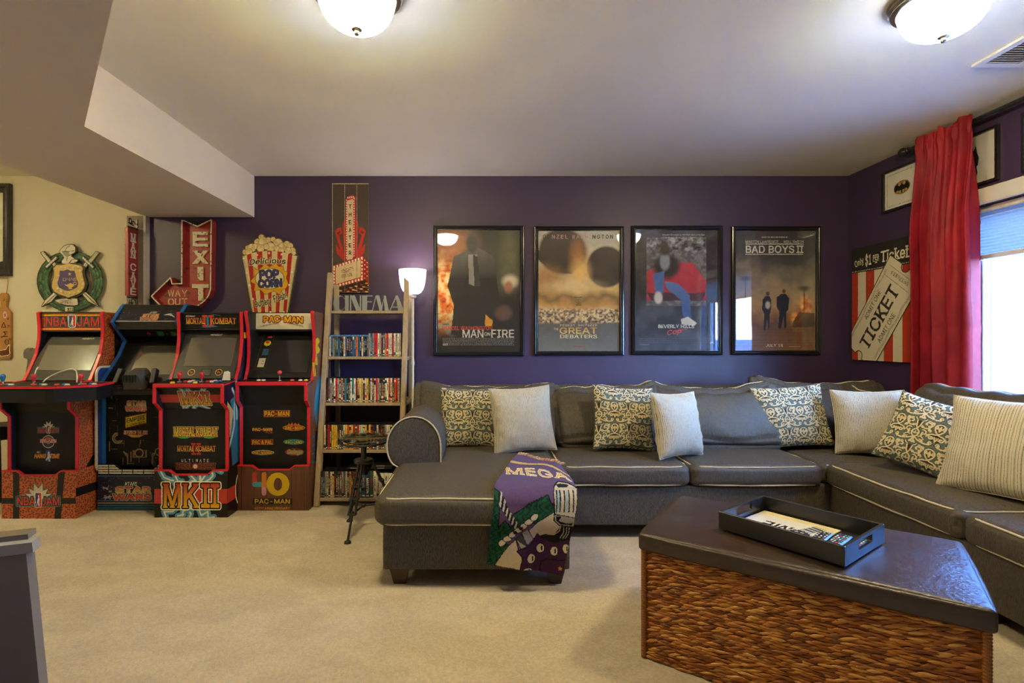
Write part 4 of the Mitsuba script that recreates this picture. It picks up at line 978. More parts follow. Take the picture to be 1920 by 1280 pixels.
def stick(t, x, y, z, c, ball=False, h=.055):
    k = obj('joystick', cat(rod((x, y, z), (x, y, z + h * .6), .005), lathe([(0, 0), (.016, 0), (.014, .004), (0, .006)], (x, y, z), 16)), 'steel', t, smooth=40)
    top = trimesh.creation.icosphere(2, .017).apply_translation([x, y, z + h]) if ball else lathe([(0, .020), (.008, .020), (.014, .045), (.0165, .056), (.013, .066), (.006, .070), (0, .070)], (x, y, z), 18)
    obj('handle', top, 'print_gloss', k, smooth=True, color=np.tile(C(c), (len(top.vertices), 1)))
def button(t, x, y, z, c, r=.0125):
    m = lathe([(0, -.004), (r * 1.25, -.004), (r * 1.25, .003), (r, .005), (r * .9, .008), (0, .009)], (x, y, z), 16)
    obj('button', m, 'print_gloss', t, smooth=40, color=np.tile(C(c), (len(m.vertices), 1)))
def riser(t, cx, y0, W, H, depth, bsdf, art=None, trim='red_trim', dip=.03, side=None, label='riser base'):
    P = Polygon([(-W / 2, 0), (W / 2, 0), (W / 2, H), (W * .30, H), (W * .22, H - dip), (-W * .22, H - dip), (-W * .30, H), (-W / 2, H)])
    m = prism(P, .016, wall_frame(y0 + .016, cx))
    k = obj('riser', cat(m, bx(cx - W / 2, cx - W / 2 + .016, y0 + .016, y0 + depth, 0, H), bx(cx + W / 2 - .016, cx + W / 2, y0 + .016, y0 + depth, 0, H)), bsdf, t, label=label)
    e = LineString(list(P.exterior.coords)[2:8]).buffer(.005, 2, cap_style='flat')
    if trim: obj('edge_trim', prism(e, .019, wall_frame(y0 + .0165, cx)), trim, k, label='coloured edge moulding')
    if art: art.put('print', wall_frame(y0, cx - W / 2), k, 'print_gloss', lift=.0005)
    if side: side.put('side_print', frame([cx + W / 2, y0, 0], [0, 1, 0], [0, 0, 1]), k, 'print_gloss', lift=.0006)
    return k, P

STD = [(.035, .0), (.035, .745), (-.035, .80), (-.035, .925), (.15, .945), (.20, 1.03), (.235, 1.13), (.252, 1.24), (.250, 1.34), (.243, 1.436), (.255, 1.444)]
STB = [(.40, 1.444), (.50, 1.40), (.58, 1.22), (.58, .0)]

# --- basketball cabinet
cx, y0, W = -3.090, 3.598, .490
nba = cabinet('arcade cabinet with orange basketball-skin sides under the round crest plaque', cx, y0, W, [(.035, .0), (.035, .70), (-.035, .765), (-.035, .925), (.15, .945), (.20, 1.03), (.25, 1.13), (.275, 1.24), (.278, 1.34), (.268, 1.436), (.285, 1.446)], [(.43, 1.446), (.52, 1.40), (.58, 1.22), (.58, .0)], 'red_trim', 'basketball_print')
ar = Art(0, 0, 580, 1446, .58, 1.446)
ar.poly(LineString([(420, 0), (425, 300), (420, 520)]).buffer(34), '#151211'); ar.poly(LineString([(330, 480), (300, 800), (200, 1050), (60, 1200)]).buffer(26), '#151211')
ar.clipbox = Polygon([(y * 1000, 1446 - z * 1000) for y, z in [(.06, .30), (.06, .70), (-.01, .77), (-.01, .9), (.16, .95), (.21, 1.03), (.262, 1.13), (.29, 1.24), (.292, 1.40), (.42, 1.43), (.5, 1.40), (.56, 1.2), (.56, .3)]])
ar.it = [(g.intersection(ar.clipbox), c, c2) for g, c, c2 in ar.it]
ar.put('side_print', frame([cx + W / 2, y0, 0], [0, 1, 0], [0, 0, 1]), nba, 'print_gloss')
A = Art(0, 0, 138, 90, .512, .330)
for x, w in ((27, 12), (108, 12)): A.poly(LineString([(x + (4 if x > 50 else 0), 0), (x - (4 if x > 50 else 0), 90)]).buffer(w / 2), '#171312')
A.rect(0, 51, 30, 62, '#171312'); A.rect(104, 51, 138, 62, '#171312')
Pc = affinity.affine_transform(Polygon([(-.256, 0), (.256, 0), (.256, .33), (.154, .33), (.113, .30), (-.113, .30), (-.154, .33), (-.256, .33)]), [138 / .512, 0, 0, -90 / .33, 69, 90])
A.it = [(g.intersection(Pc), c, c2) for g, c, c2 in A.it]
nba_logo(A, 29, 108, 49, 16)
S = Art(0, 0, 560, 330, .56, .33); S.poly(LineString([(0, 150), (560, 165)]).buffer(30), '#171312')
riser(nba, cx, y0, .512, .330, .56, 'basketball_print', A, side=S)
K = Art(0, 0, 470, 420, .456, .42)
nba_logo(K, 165, 315, 85, 34); 
K.poly(Point(240, 182).buffer(46), '#23273a'); K.poly(Point(240, 182).buffer(46).difference(Point(240, 182).buffer(39)), '#a9adb5'); K.poly(affinity.scale(Point(240, 172).buffer(30), 1, .8), '#b04a2a'); K.text('NBA', (182, 166, 224, 188), '#c63a34', out='#e0dcd0', ow=2); K.text('JAM', (256, 166, 298, 188), '#c63a34', out='#e0dcd0', ow=2); nba_badge(K, 240, 178, 12, 30)
K.poly([(225, 240), (258, 240), (276, 292), (242, 330), (208, 292)], '#27305c'); K.text('HANG', (142, 268, 222, 298), '#d9902c', shear=12, out='#7a2a16', ow=2.5); K.text('TIME', (254, 268, 322, 298), '#d9902c', shear=12, out='#7a2a16', ow=2.5); K.text('NBA', (158, 250, 184, 262), '#cfc8b8', shear=10)
K.poly([(238, 252), (250, 250), (252, 270), (262, 290), (252, 300), (256, 322), (246, 322), (240, 300), (228, 318), (222, 310), (236, 286)], '#b8bccb')
panel(nba, 'kick_panel', cx, W - .034, y0, (.075, .28), (.075, .72), 'cabinet_black', art=K)
panel(nba, 'apron', cx, W - .034, y0, (.075, .72), (-.0, .90), 'cabinet_black')
dk = Polygon([(-.52, .04), (-.34, -.30), (-.30, -.305), (.30, -.305), (.345, -.295), (.50, -.17), (.455, .09), (.245, .10), (.245, .18), (-.245, .18), (-.245, .10), (-.455, .09)])
dk = Polygon([(-.455, .09), (-.53, -.17), (-.345, -.295), (-.30, -.305), (.30, -.305), (.345, -.295), (.53, -.17), (.455, .09), (.235, .10), (.235, .17), (-.235, .17), (-.235, .10)])
d = obj('control_deck', prism(dk.buffer(-.004), .10, frame([cx, y0, .838], [1, 0, 0], [0, 1, 0])), 'cabinet_black', nba, label='wide four player control deck')
obj('edge_trim', prism(dk.buffer(.002).difference(dk.buffer(-.008)), .014, frame([cx, y0, .926], [1, 0, 0], [0, 1, 0])), 'red_trim', d, label='red edge moulding')
for x, c in ((-.40, '#2f78c2'), (-.13, '#2f78c2'), (.075, '#c8323a'), (.365, '#c8323a')): stick(d, cx + x + .02, y0 - .15 + (.03 if abs(x) > .3 else 0), .94, c, h=.06)
for x in (-.47, -.33, -.07, .15, .30, .44):
    for k, c in enumerate(('#c8402c', '#2f78c2', '#d9d6cc')): button(d, cx + x + (k - 1) * .034, y0 - .17 + (.05 if abs(x) > .4 else 0) + (k == 1) * .02, .94, c)
A = Art(0, 0, 112, 34, .452, .132)
A.rect(0, 0, 112, 34, '#b0441e')
for y, c in ((1, '#d9902c'), (4, '#e0b840'), (7, '#a8321c'), (10, '#d07a26'), (24, '#d9902c'), (27, '#a8321c'), (30, '#e0b840'), (32, '#b8501e')):
    for k in range(4): A.rect(k * 30 + (y * 7) % 13 - 8, y, k * 30 + 24 + (y * 5) % 11, y + 1.8, c)
A.rect(6, 6.5, 108, 27, '#1c1a1a')
A.text('NBA', (8, 7.5, 47, 26), '#c2352c', out='#1a1414', ow=1.0, out2='#3f6f66', ow2=1.8); A.text('JAM', (66, 7.5, 107, 26), '#c2352c', out='#1a1414', ow=1.0, out2='#3f6f66', ow2=1.8)
A.poly([(47, 8), (52, 2), (57, -1), (62, 2), (67, 8), (64, 27), (57, 36), (50, 27)], '#8f8c80'); nba_badge(A, 57, 16, 9, 19)
panel(nba, 'marquee', cx, W - .034, y0, (.292, 1.306), (.292, 1.438), 'cabinet_black', art=A, label='red and black lettered marquee')
obj('top_panel', bx(cx - W / 2 + .017, cx + W / 2 - .017, y0 + .285, y0 + .44, 1.434, 1.444), 'cabinet_black', nba)
A = Art(0, 0, 456, 300, .456, .30); A.text('ARCADE1UP', (270, 42, 362, 58), '#c8c8c4', shear=12)
_, M, H = panel(nba, 'bezel', cx, W - .034, y0, (.155, .945), (.36, 1.305), 'cabinet_black')
tb = Art(0, 0, 456, 414, .456, H); tb.text('ARCADE1UP', (278, 62, 366, 76), '#c8c8c4', shear=12); tb.put('print', M, nba, 'print_gloss')
def screen(t, M, W, H, x0, x1, z0, z1):
    m = bx(x0 * W, x1 * W, z0 * H, z1 * H, -.001, .003, .001); m.apply_transform(M); return obj('screen', m, 'screen', t, label='glossy dark screen')
screen(nba, M, .456, H, .10, .97, .19, .70)
obj('speaker_shelf', bx(cx - W / 2 + .017, cx + W / 2 - .017, y0 + .292, y0 + .37, 1.296, 1.306), 'cabinet_black', nba)
obj('back_panel', bx(cx - W / 2 + .017, cx + W / 2 - .017, y0 + .565, y0 + .578, .02, 1.22), 'cabinet_black', nba)
# white headphone cable on the deck
tt_ = np.linspace(0, 1, 24)
cb = thing('white_cable', 'thin white cable looped across the deck of the basketball cabinet', 'cable')
obj('cable', tube(np.c_[cx + .045 + .235 * tt_, y0 - .02 + .10 * np.sin(tt_ * np.pi), .945 + .085 * np.sin(tt_ * np.pi) ** .7], .0042, 6), 'white_plastic', cb, smooth=True)
tag(obj('white_cable', tube(np.c_[cx - .045 - .03 * np.sin(tt_ * 2), y0 + .02 + .06 * tt_, .944 + .10 * tt_], .0042, 6), 'white_plastic', smooth=True), 'short white cable end standing up on the deck of the basketball cabinet', 'cable')

# --- space cabinet with the yoke
cx, y0, W = -2.560, 3.772, .500
FR = [(.045, .0), (.045, .84), (.0, .885), (.010, .915), (.20, 1.12), (.265, 1.225), (.17, 1.32), (.125, 1.37), (.19, 1.445), (.255, 1.512), (.29, 1.512)]
sw = cabinet('blue-edged arcade cabinet with a flight yoke and starry artwork', cx, y0, W, FR, [(.42, 1.512), (.50, 1.44), (.55, 1.2), (.55, .0)], 'blue_trim', 'cabinet_black', trim_w=.008)
ar = Art(0, 0, 500, 330, .50, .33); rg = np.random.default_rng(2)
ar.rect(0, 0, 500, 330, '#16182c'); ar.rect(0, 0, 500, 12, '#2a4f78')
for k in range(110): x, y = rg.uniform(5, 495), rg.uniform(15, 225); ar.ell(x, y, *([rg.uniform(1, 2.4)] * 2), '#c8c8d4', 3)
for k, c in enumerate(['#2c5a86', '#12131c', '#8a8478', '#12131c', '#2c6a86', '#12131c', '#2a5f74', '#1c3a4c', '#2c5a62']): ar.rect(0, 232 + k * 11, 500, 243 + k * 11, c)
def sw_logo(ar, b, c1='#d8b04a', c2='#c02c2c', out='#d8d0bc'):
    x0, y0_, x1, y1 = b; h = (y1 - y0_) / 2
    ar.text('STAR', (x0 + (x1 - x0) * .08, y0_, x1 - (x1 - x0) * .02, y0_ + h * .95), c2, c1, out='#1a1416', ow=h * .04, out2=out, ow2=h * .10); ar.text('WARS', (x0, y0_ + h * 1.05, x1, y1), c2, '#c8452c', out='#1a1416', ow=h * .04, out2=out, ow2=h * .10)
ar.text('ATARI', (196, 62, 286, 98), '#d2cfc6'); sw_logo(ar, (112, 108, 388, 232))
for x, y, r in ((60, 120, 22), (95, 150, 14), (75, 205, 30)):
    for k in range(4): ar.poly(affinity.rotate(sbox(x - r, y - r * .14, x + r, y + r * .14), rg.uniform(-60, 60)), ['#8f9098', '#5c5d66', '#b5b5b8'][k % 3])
riser(sw, cx, y0, .506, .255, .54, 'cabinet_black', None, trim=None, dip=.0)
ar.b = (0, 0, 500, 330); ar.H = .255; ar.W = .506; ar.put('riser_print', wall_frame(y0, cx - .253), sw, 'print_gloss', label='starry lettered riser print')
gr = Polygon([(-.253, .258), (.253, .258), (.253, .335), (.19, .335), (.15, .300), (-.09, .300), (-.13, .335), (-.253, .335)])
k = obj('grille', prism(gr, .012, wall_frame(y0 + .012, cx)), 'cabinet_black', sw, label='grille of pale bars over the riser')
for r_ in range(4):
    z = .266 + r_ * .0175; x = -.245
    while x < .24:
        w = min([.07, .11, .09][int(x * 100) % 3], .247 - x); b = sbox(x, z, x + w, z + .0115).intersection(gr.buffer(-.004))
        if b.area > 1e-5: obj('grille_bar', prism(b, .003, wall_frame(y0 - .001, cx)), 'grille_silver', k)
        x += w + .008
K = Art(0, 0, 466, 540, .466, .54)
K.rect(0, 0, 466, 540, '#100d0b'); rg = np.random.default_rng(8)
for k in range(95):
    x, y = rg.uniform(0, 450), rg.uniform(10, 520); w, h = (rg.uniform(8, 60), rg.uniform(3, 9)) if rg.random() < .5 else (rg.uniform(3, 9), rg.uniform(15, 90))
    K.rect(x, y, x + w, y + h, ['#55483a', '#756550', '#3c3226', '#241d18'][rg.integers(4)])
for x, y, r in ((75, 330, 42), (75, 330, 26), (380, 430, 30), (235, 440, 34)):
    K.poly(Point(x, y).buffer(r).difference(Point(x, y).buffer(r * .7)), '#7d6c52')
for s in (0, 1): K.poly(LineString([(190 + s * 8, 420), (190 + s * 8, 470), (290 - s * 8, 470), (290 - s * 8, 420)]).buffer(4), '#6a5d46'); K.poly(LineString([(150, 520), (150, 450 + s * 22), (120, 430)]).buffer(4), '#7d6c52'); K.poly(LineString([(330, 520), (330, 450 + s * 22), (360, 430)]).buffer(4), '#7d6c52')
k0_ = len(K.it)
K.poly(sbox(140, 20, 372, 330).buffer(14), '#08080a')
sw_logo(K, (180, 55, 335, 130), '#c9b04a', '#b02c34')
K.poly([(180, 172), (338, 140), (338, 222), (180, 258)], '#8a2016'); K.poly([(184, 178), (334, 146), (334, 216), (184, 252)], '#c9b426')
E_ = affinity.skew(affinity.scale(fit(T('EMPIRE'), (190, 170, 328, 205)), 1, -1), 0, -12); K.poly(E_, '#14120c'); K.poly(affinity.skew(affinity.scale(fit(T('STRIKES BACK'), (190, 214, 328, 236)), 1, -1), 0, -12), '#14120c')
K.text('RETURN OF THE JEDI', (170, 274, 344, 302), '#c8bca8', out='#8a1c18', ow=3, slab=.1); K.poly([(195, 306), (320, 306), (285, 324), (230, 324)], '#c9a42c')
K.it[k0_:] = [(affinity.translate(g, -48, 0), c, c2) for g, c, c2 in K.it[k0_:]]
panel(sw, 'kick_panel', cx, W - .034, y0, (.075, .30), (.075, .845), 'cabinet_black', art=K, art_bsdf='print_matte')
D_ = Art(0, 0, 466, 140, .466, .14); rg = np.random.default_rng(4); D_.rect(0, 0, 466, 140, '#141210')
for k in range(60): x, y = rg.uniform(0, 450), rg.uniform(0, 130); D_.poly(affinity.rotate(sbox(x, y, x + rg.uniform(8, 46), y + rg.uniform(4, 12)), rg.uniform(-30, 30)), ['#4a443a', '#a82c1c', '#6a6458', '#2a2824', '#c8b8a0', '#8a2018'][rg.integers(6)])
panel(sw, 'control_deck', cx, W - .034, y0, (-.005, .868), (.12, .915), 'cabinet_black', art=D_)
obj('apron', bx(cx - W / 2 + .017, cx + W / 2 - .017, y0 + .0, y0 + .06, .835, .872, .004), 'cabinet_black', sw)
# flight yoke
plain('yoke_grey', (.055, .052, .048), .5)
yk = obj('yoke_body', prism(Polygon([(-.075, 0), (.075, 0), (.062, .10), (.045, .13), (-.045, .13), (-.062, .10)]), .13, frame([cx + .0, y0 + .14, .905], [1, 0, 0], [0, -.35, .936])), 'yoke_grey', sw, label='grey flight yoke housing')
for k in range(5): obj('rib', bx(cx - .05 + k * .022, cx - .044 + k * .022, y0 - .034, y0 - .026, .93, .985), 'cabinet_black', yk)
for s in (-1, 1):
    k = obj('yoke_grip', bar((cx + s * .135, y0 + .02, .915), (cx + s * .125, y0 + .07, 1.02), .034, .045, (0, -1, .3)), 'cabinet_black', sw)
    obj('grip_arm', bar((cx + s * .06, y0 + .06, .955), (cx + s * .135, y0 + .045, .955), .03, .03), 'cabinet_black', k)
_, M, H = panel(sw, 'bezel', cx, W - .034, y0, (.13, .92), (.36, 1.30), 'cabinet_black')
screen(sw, M, .466, H, .22, .98, .14, .70)
gA = Art(0, 0, 466, 60, .466, .06); gA.ell(190, 30, 13, 13, '#a82432', 10); gA.rect(255, 12, 305, 52, '#2c7a34'); gA.rect(360, 12, 405, 52, '#3a7a2c'); gA.ell(330, 32, 9, 9, '#6a2430', 8)
panel(sw, 'indicator_strip', cx, W - .034, y0, (.27, 1.262), (.23, 1.312), 'cabinet_black', art=gA)
mA = Art(0, 0, 110, 25, .466, .115); rg = np.random.default_rng(6); mA.rect(0, 0, 110, 25, '#17172a'); mA.rect(0, 22.5, 110, 25, '#8c8a88')
for k in range(36): mA.ell(rg.uniform(1, 109), rg.uniform(1, 21), .35, .35, '#c8c8d4', 3)
mA.text('ATARI', (55, 4, 67, 7.5), '#d2cfc6'); sw_logo(mA, (42, 9, 74, 22), '#d8a03a', '#b82c2c')
for k in range(6): mA.poly(affinity.rotate(sbox(82 + k * 2, 9 + k * .8, 94 + k * 2, 10 + k * .8), -18 + k * 9), '#b5b5b8')
panel(sw, 'marquee', cx, W - .034, y0, (.150, 1.372), (.243, 1.500), 'cabinet_black', art=mA, label='leaning starry marquee')
obj('marquee_box', bx(cx - W / 2 + .017, cx + W / 2 - .017, y0 + .155, y0 + .40, 1.315, 1.368), 'cabinet_black', sw)
obj('top_panel', bx(cx - W / 2 + .017, cx + W / 2 - .017, y0 + .26, y0 + .42, 1.498, 1.508), 'cabinet_black', sw)
obj('back_panel', bx(cx - W / 2 + .017, cx + W / 2 - .017, y0 + .535, y0 + .548, .02, 1.22), 'cabinet_black', sw)
wing = sbox(-.015, .27, .44, 1.045).buffer(-.06).buffer(.06, 6); fw = np.array([[0, 0, 1, cx - W / 2 - .012], [1, 0, 0, y0], [0, 1, 0, 0], [0, 0, 0, 1.0]])
plain('navy_print', C('#1a2c5a'), .35)
k = obj('side_wing', prism(wing.buffer(-.012), .010, fw), 'navy_print', sw, label='navy side wing with a silver edge')
obj('wing_edge', prism(wing.difference(wing.buffer(-.014)), .012, fw), 'grille_silver', k)

# --- fighting game cabinet
cx, y0, W = -2.050, 3.622, .485
mk = cabinet('red-edged arcade cabinet with blue lightning artwork and a red band on its riser', cx, y0, W, STD, STB, 'red_trim', 'cabinet_black')
ar = Art(0, 0, 580, 1446, .58, 1.446)
ar.clipbox = Polygon([(y * 1000, 1446 - z * 1000) for y, z in [(.05, .33), (.05, .74), (-.02, .80), (-.02, .91), (.16, .955), (.21, 1.03), (.25, 1.13), (.268, 1.24), (.268, 1.42), (.42, 1.43), (.5, 1.40), (.56, 1.2), (.56, .33)]])
ar.rect(0, 0, 580, 1446, '#0c0f1c')
ar.poly([(60, 640), (250, 560), (330, 760), (240, 860), (120, 780)], '#1d74a0'); ar.poly([(60, 800), (300, 760), (330, 1080), (90, 1110)], '#1668a0'); ar.poly([(20, 640), (110, 720), (60, 900), (0, 860)], '#b8a678')
for a, s in (((200, 20), 1), ((330, 40), 2), ((90, 560), 3)): lightning(ar, [a, (a[0] + 30, a[1] + 260), (a[0] - 60, a[1] + 520), (a[0] - 40, a[1] + 760)], 30, s)
ar.rect(180, 150, 400, 200, '#c8442c'); ar.rect(240, 156, 330, 196, '#d8b23c')
ar.put('side_print', frame([cx + W / 2, y0, 0], [0, 1, 0], [0, 0, 1]), mk, 'print_gloss')
A = Art(0, 0, 137, 87, .509, .327)
A.rect(0, 0, 137, 87, '#15100f')
for pts in (([12, 2], [30, 18], [48, 40]), ([40, 8], [52, 20], [66, 44]), ([68, 9], [66, 24], [68, 44]), ([125, 2], [104, 16], [84, 44]), ([96, 8], [86, 20], [74, 44]), ([22, 86], [34, 76], [58, 60]), ([66, 86], [66, 76], [68, 60]), ([112, 86], [100, 76], [80, 60]), ([44, 84], [54, 74], [64, 60])): lightning(A, [np.array(p, float) for p in pts], 11, int(pts[0][0]), '#4f90b8')
A.rect(0, 34, 137, 61, '#b3362c')
Pc = affinity.affine_transform(Polygon([(-.2545, 0), (.2545, 0), (.2545, .327), (.1527, .327), (.112, .297), (-.112, .297), (-.1527, .327), (-.2545, .327)]), [137 / .509, 0, 0, -87 / .327, 68.5, 87])
A.it = [(g.intersection(Pc), c, c2) for g, c, c2 in A.it]
for t, b in (('M', (16, 24, 52, 69)), ('K', (53, 24, 86, 69)), ('II', (88, 24, 122, 69))): mk_text(A, t, b, slab=.06)
S = Art(0, 0, 560, 327, .56, .327); S.rect(0, 0, 560, 327, '#15100f'); S.rect(0, 130, 200, 228, '#b3362c'); S.poly(affinity.scale(Point(190, 170).buffer(1, 24), 80, 130), '#d8d4c8'); S.poly(affinity.scale(Point(193, 170).buffer(1, 24), 72, 120), '#15100f'); S.poly(affinity.scale(Point(200, 170).buffer(1, 24), 56, 90), '#b3362c')
riser(mk, cx, y0, .509, .327, .56, 'cabinet_black', A, side=S)
K = Art(0, 0, 451, 460, .451, .46)
K.text('MORTAL KOMBAT', (70, 128, 380, 190), '#8fb04a', '#c8b43c', slab=.09, out='#8a1c14', ow=5, out2='#c8c078', ow2=7)
K.ell(140, 198, 40, 9, '#4f8a3c'); K.ell(320, 198, 40, 9, '#4f8a3c')
K.text(slabs(T('II', True), .12, .2), (192, 238, 262, 322), '#a82a1c'); K.text('MORTAL', (92, 258, 212, 298), '#c04a1c', '#d8b43c', slab=.09); K.text('KOMBAT', (222, 258, 366, 298), '#c04a1c', '#d8b43c', slab=.09)
for i, ch in enumerate('ULTIMATE'): K.text(ch, (122 + i * 26, 352, 136 + i * 26 - (8 if ch == 'I' else 0), 374), '#b8b4ac')
K.text('MORTAL', (84, 380, 196, 424), '#2a0e0a', slab=.09, out='#8a4a34', ow=3); K.text('KOMBAT', (248, 380, 368, 424), '#2a0e0a', slab=.09, out='#8a4a34', ow=3); K.ell(222, 404, 24, 24, '#8a3a24', 14); K.ell(222, 404, 15, 15, '#cfc4b0', 12)
panel(mk, 'kick_panel', cx, W - .034, y0, (.062, .285), (.062, .748), 'cabinet_black', art=K)
A = Art(0, 0, 128, 42, .451, .178); A.rect(0, 0, 128, 42, '#151211')
for pts in (([34, 0], [44, 10], [60, 26]), ([62, 0], [62, 12], [64, 26]), ([96, 0], [84, 12], [70, 26]), ([50, 0], [56, 10], [62, 24]), ([40, 42], [52, 36], [60, 26]), ([64, 42], [64, 36], [64, 26]), ([92, 42], [78, 36], [70, 26])): lightning(A, [np.array(p, float) for p in pts], 6, int(pts[0][0]), '#4f90b8')
A.rect(0, 15, 128, 30, '#b3362c')
for t, b in (('M', (38, 10, 60, 34)), ('K', (61, 10, 80, 34)), ('II', (82, 10, 98, 34))): mk_text(A, t, b, slab=.06)
panel(mk, 'apron', cx, W - .034, y0, (.058, .750), (-.012, .912), 'cabinet_black', art=A)
dk = sbox(-.2425, -.035, .2425, .155)
d = obj('control_deck', prism(dk, .03, frame([cx, y0, .905], [1, 0, 0], [0, .9945, .105])), 'cabinet_black', mk)
obj('edge_trim', bx(cx - .2435, cx + .2435, y0 - .040, y0 - .030, .908, .935, .003), 'red_trim', d, label='red edge moulding')
for x in (-.10, .055): stick(d, cx + x, y0 + .035, .940, '#b8202a', h=.06)
for x in (-.055, .10):
    for k, c in enumerate(('#b8202a', '#d8d4cc', '#2f62b4')):
        button(d, cx + x + k * .030, y0 + .03, .942, c); button(d, cx + x + k * .030 + .008, y0 + .062, .945, c)
for x in (-.13, .03): button(d, cx + x, y0 + .0, .938, '#d8c03c')
A = Art(0, 0, 108, 27, .451, .112); A.rect(0, 0, 108, 27, '#100d0d')
A.text('II', (37, 3, 58, 24), '#c0361c', slab=.14); A.poly([(45, 5), (49, 5), (49, 22), (45, 22)], '#1d7aa0'); A.text('MORTAL', (8, 8, 42, 19), '#c8461c', '#d8a82c', slab=.09); A.text('KOMBAT', (52, 8, 98, 19), '#c8461c', '#d8a82c', slab=.09); A.text('MIDWAY', (8, 3.5, 25, 6.5), '#c8c4bc', shear=14)
A.poly([(48, 1), (62, 2), (72, 4), (58, 3)], '#1d6a90'); A.poly([(32, 25), (44, 24), (60, 22), (66, 24), (46, 26)], '#1d6a90')
panel(mk, 'marquee', cx, W - .034, y0, (.275, 1.322), (.270, 1.434), 'cabinet_black', art=A, label='black marquee with orange lettering')
obj('top_panel', bx(cx - W / 2 + .017, cx + W / 2 - .017, y0 + .262, y0 + .42, 1.430, 1.440), 'cabinet_black', mk)
obj('speaker_shelf', bx(cx - W / 2 + .017, cx + W / 2 - .017, y0 + .275, y0 + .36, 1.308, 1.320), 'cabinet_black', mk)
_, M, H = panel(mk, 'bezel', cx, W - .034, y0, (.15, .955), (.335, 1.312), 'cabinet_black')
plain('bezel_grey', (.035, .034, .033), .4)
tb = Art(0, 0, 451, 400, .451, H); tb.rect(8, 12, 443, 395, '#35332f'); tb.text('ARCADE1UP', (196, 34, 286, 50), '#d0d0cc', shear=12)
for x in (130, 330): tb.poly(Point(x, 350).buffer(26).difference(Point(x, 350).buffer(21)), '#b89a4a'); tb.ell(x, 350, 20, 20, '#17120f', 12); tb.poly(affinity.rotate(sbox(x - 12, 344, x + 12, 356), 25), '#a8442c')
tb.rect(195, 325, 280, 380, '#1a1816'); tb.rect(20, 345, 92, 362, '#5a1c14')
for k in range(5): tb.rect(205, 332 + k * 9, 270, 335 + k * 9, '#6a6862')
tb.put('bezel_print', M, mk, 'print_gloss'); screen(mk, M, .451, H, .125, .90, .24, .83)
obj('back_panel', bx(cx - W / 2 + .017, cx + W / 2 - .017, y0 + .565, y0 + .578, .02, 1.22), 'cabinet_black', mk)
pad = prism(Polygon([(0, 0), (.05, 0), (.05, .055), (.035, .066), (.015, .062)]), .02, frame([cx + .175, y0 + .10, .948], [1, 0, 0], [0, 0, 1]))
tag(obj('plastic_stand', pad, 'white_plastic'), 'small white plastic stand on the deck of the lightning artwork cabinet', 'stand')

# --- maze game cabinet
cx, y0, W = -1.537, 3.768, .510
pm = cabinet('wood-grain arcade cabinet with a white marquee beside the ladder shelf', cx, y0, W, [(.030, .0), (.030, .745), (-.030, .80), (-.030, .925), (.10, .945), (.135, 1.03), (.15, 1.13), (.15, 1.24), (.13, 1.34), (.10, 1.436), (.115, 1.452)], [(.33, 1.452), (.45, 1.40), (.55, 1.22), (.55, .0)], 'red_trim', 'cabinet_wood_print')
ar = Art(0, 0, 550, 1452, .55, 1.452)
for i, (x, y, r_) in enumerate(((330, 260, 62), (290, 350, 0), (250, 430, 0))):
    if r_: ar.poly(Point(x, y).buffer(r_).difference(Polygon([(x + 5, y), (x + 80, y - 50), (x + 80, y + 40)])), '#c9b41e')
    elif i == 1: ar.poly([(x - 50, y + 50), (x + 10, y - 50), (x + 50, y + 60)], '#c9b41e')
    else: ar.poly([(x - 40, y - 50), (x + 20, y - 40), (x + 40, y + 60), (x - 30, y + 60)], '#c9b41e')
ar.poly([(260, 640), (330, 540), (400, 480), (430, 560), (420, 760), (380, 900), (300, 860), (240, 760)], '#1f7fc4'); ar.poly([(330, 760), (400, 800), (420, 920), (320, 930)], '#c0302c'); ar.poly([(280, 900), (400, 930), (380, 1200), (260, 1160)], '#16264a'); ar.poly([(360, 1090), (400, 1010), (420, 1180), (380, 1260)], '#c9b41e')
for k in range(4): ar.poly(LineString([(190, 940 + k * 60), (250, 940 + k * 60), (250, 980 + k * 60)]).buffer(7), '#1f5fa4')
ar.it = [(affinity.translate(g, -125, 0), c, c2) for g, c, c2 in ar.it]
ar.put('side_print', frame([cx + W / 2, y0, 0], [0, 1, 0], [0, 0, 1]), pm, 'print_gloss')
A = Art(0, 0, 136, 85, .516, .325)
def caps(x0, y0_, x1, y1, c): r_ = min(x1 - x0, y1 - y0_) / 2; A.poly(sbox(x0 + r_ - .01, y0_ + r_ - .01, x1 - r_ + .01, y1 - r_ + .01).buffer(r_), c)
caps(28, 12, 37, 40, '#b03a34'); caps(28, 31, 54, 40, '#3f9ab0'); caps(46, 12, 55, 57, '#c8792b'); A.poly(sbox(46, 40, 55, 52).buffer(.01).union(Point(50.5, 52).buffer(4.5)), '#c88a9a')
A.poly(Point(77, 35).buffer(22, 24).difference(affinity.scale(Point(77, 35).buffer(1, 24), 8, 12)), '#c9a41e')
A.rect(29, 62, 104, 73, '#1c1110'); A.text('PAC-MAN', (33, 63, 100, 72), '#c9a41e'); A.text('40TH ANNIVERSARY', (32, 78, 100, 83), '#c98a3c')
riser(pm, cx, y0, .516, .325, .54, 'cabinet_wood_print', A)
K = Art(0, 0, 481, 470, .481, .47)
def pac(b, c='#c9a41e', bg=None, out='#8a3a14', t='PAC-MAN'):
    if bg: K.poly(sbox(b[0] - 8, b[1] - 7, b[2] + 8, b[3] + 7), bg); K.poly(sbox(b[0] - 4, b[1] - 4, b[2] + 4, b[3] + 4), '#5a1c10')
    K.text(t, b, c, out=out, ow=3)
pac((150, 48, 330, 84), bg='#b0541e'); pac((62, 172, 206, 194)); K.text('PLUS', (160, 198, 208, 212), '#b03a4a')
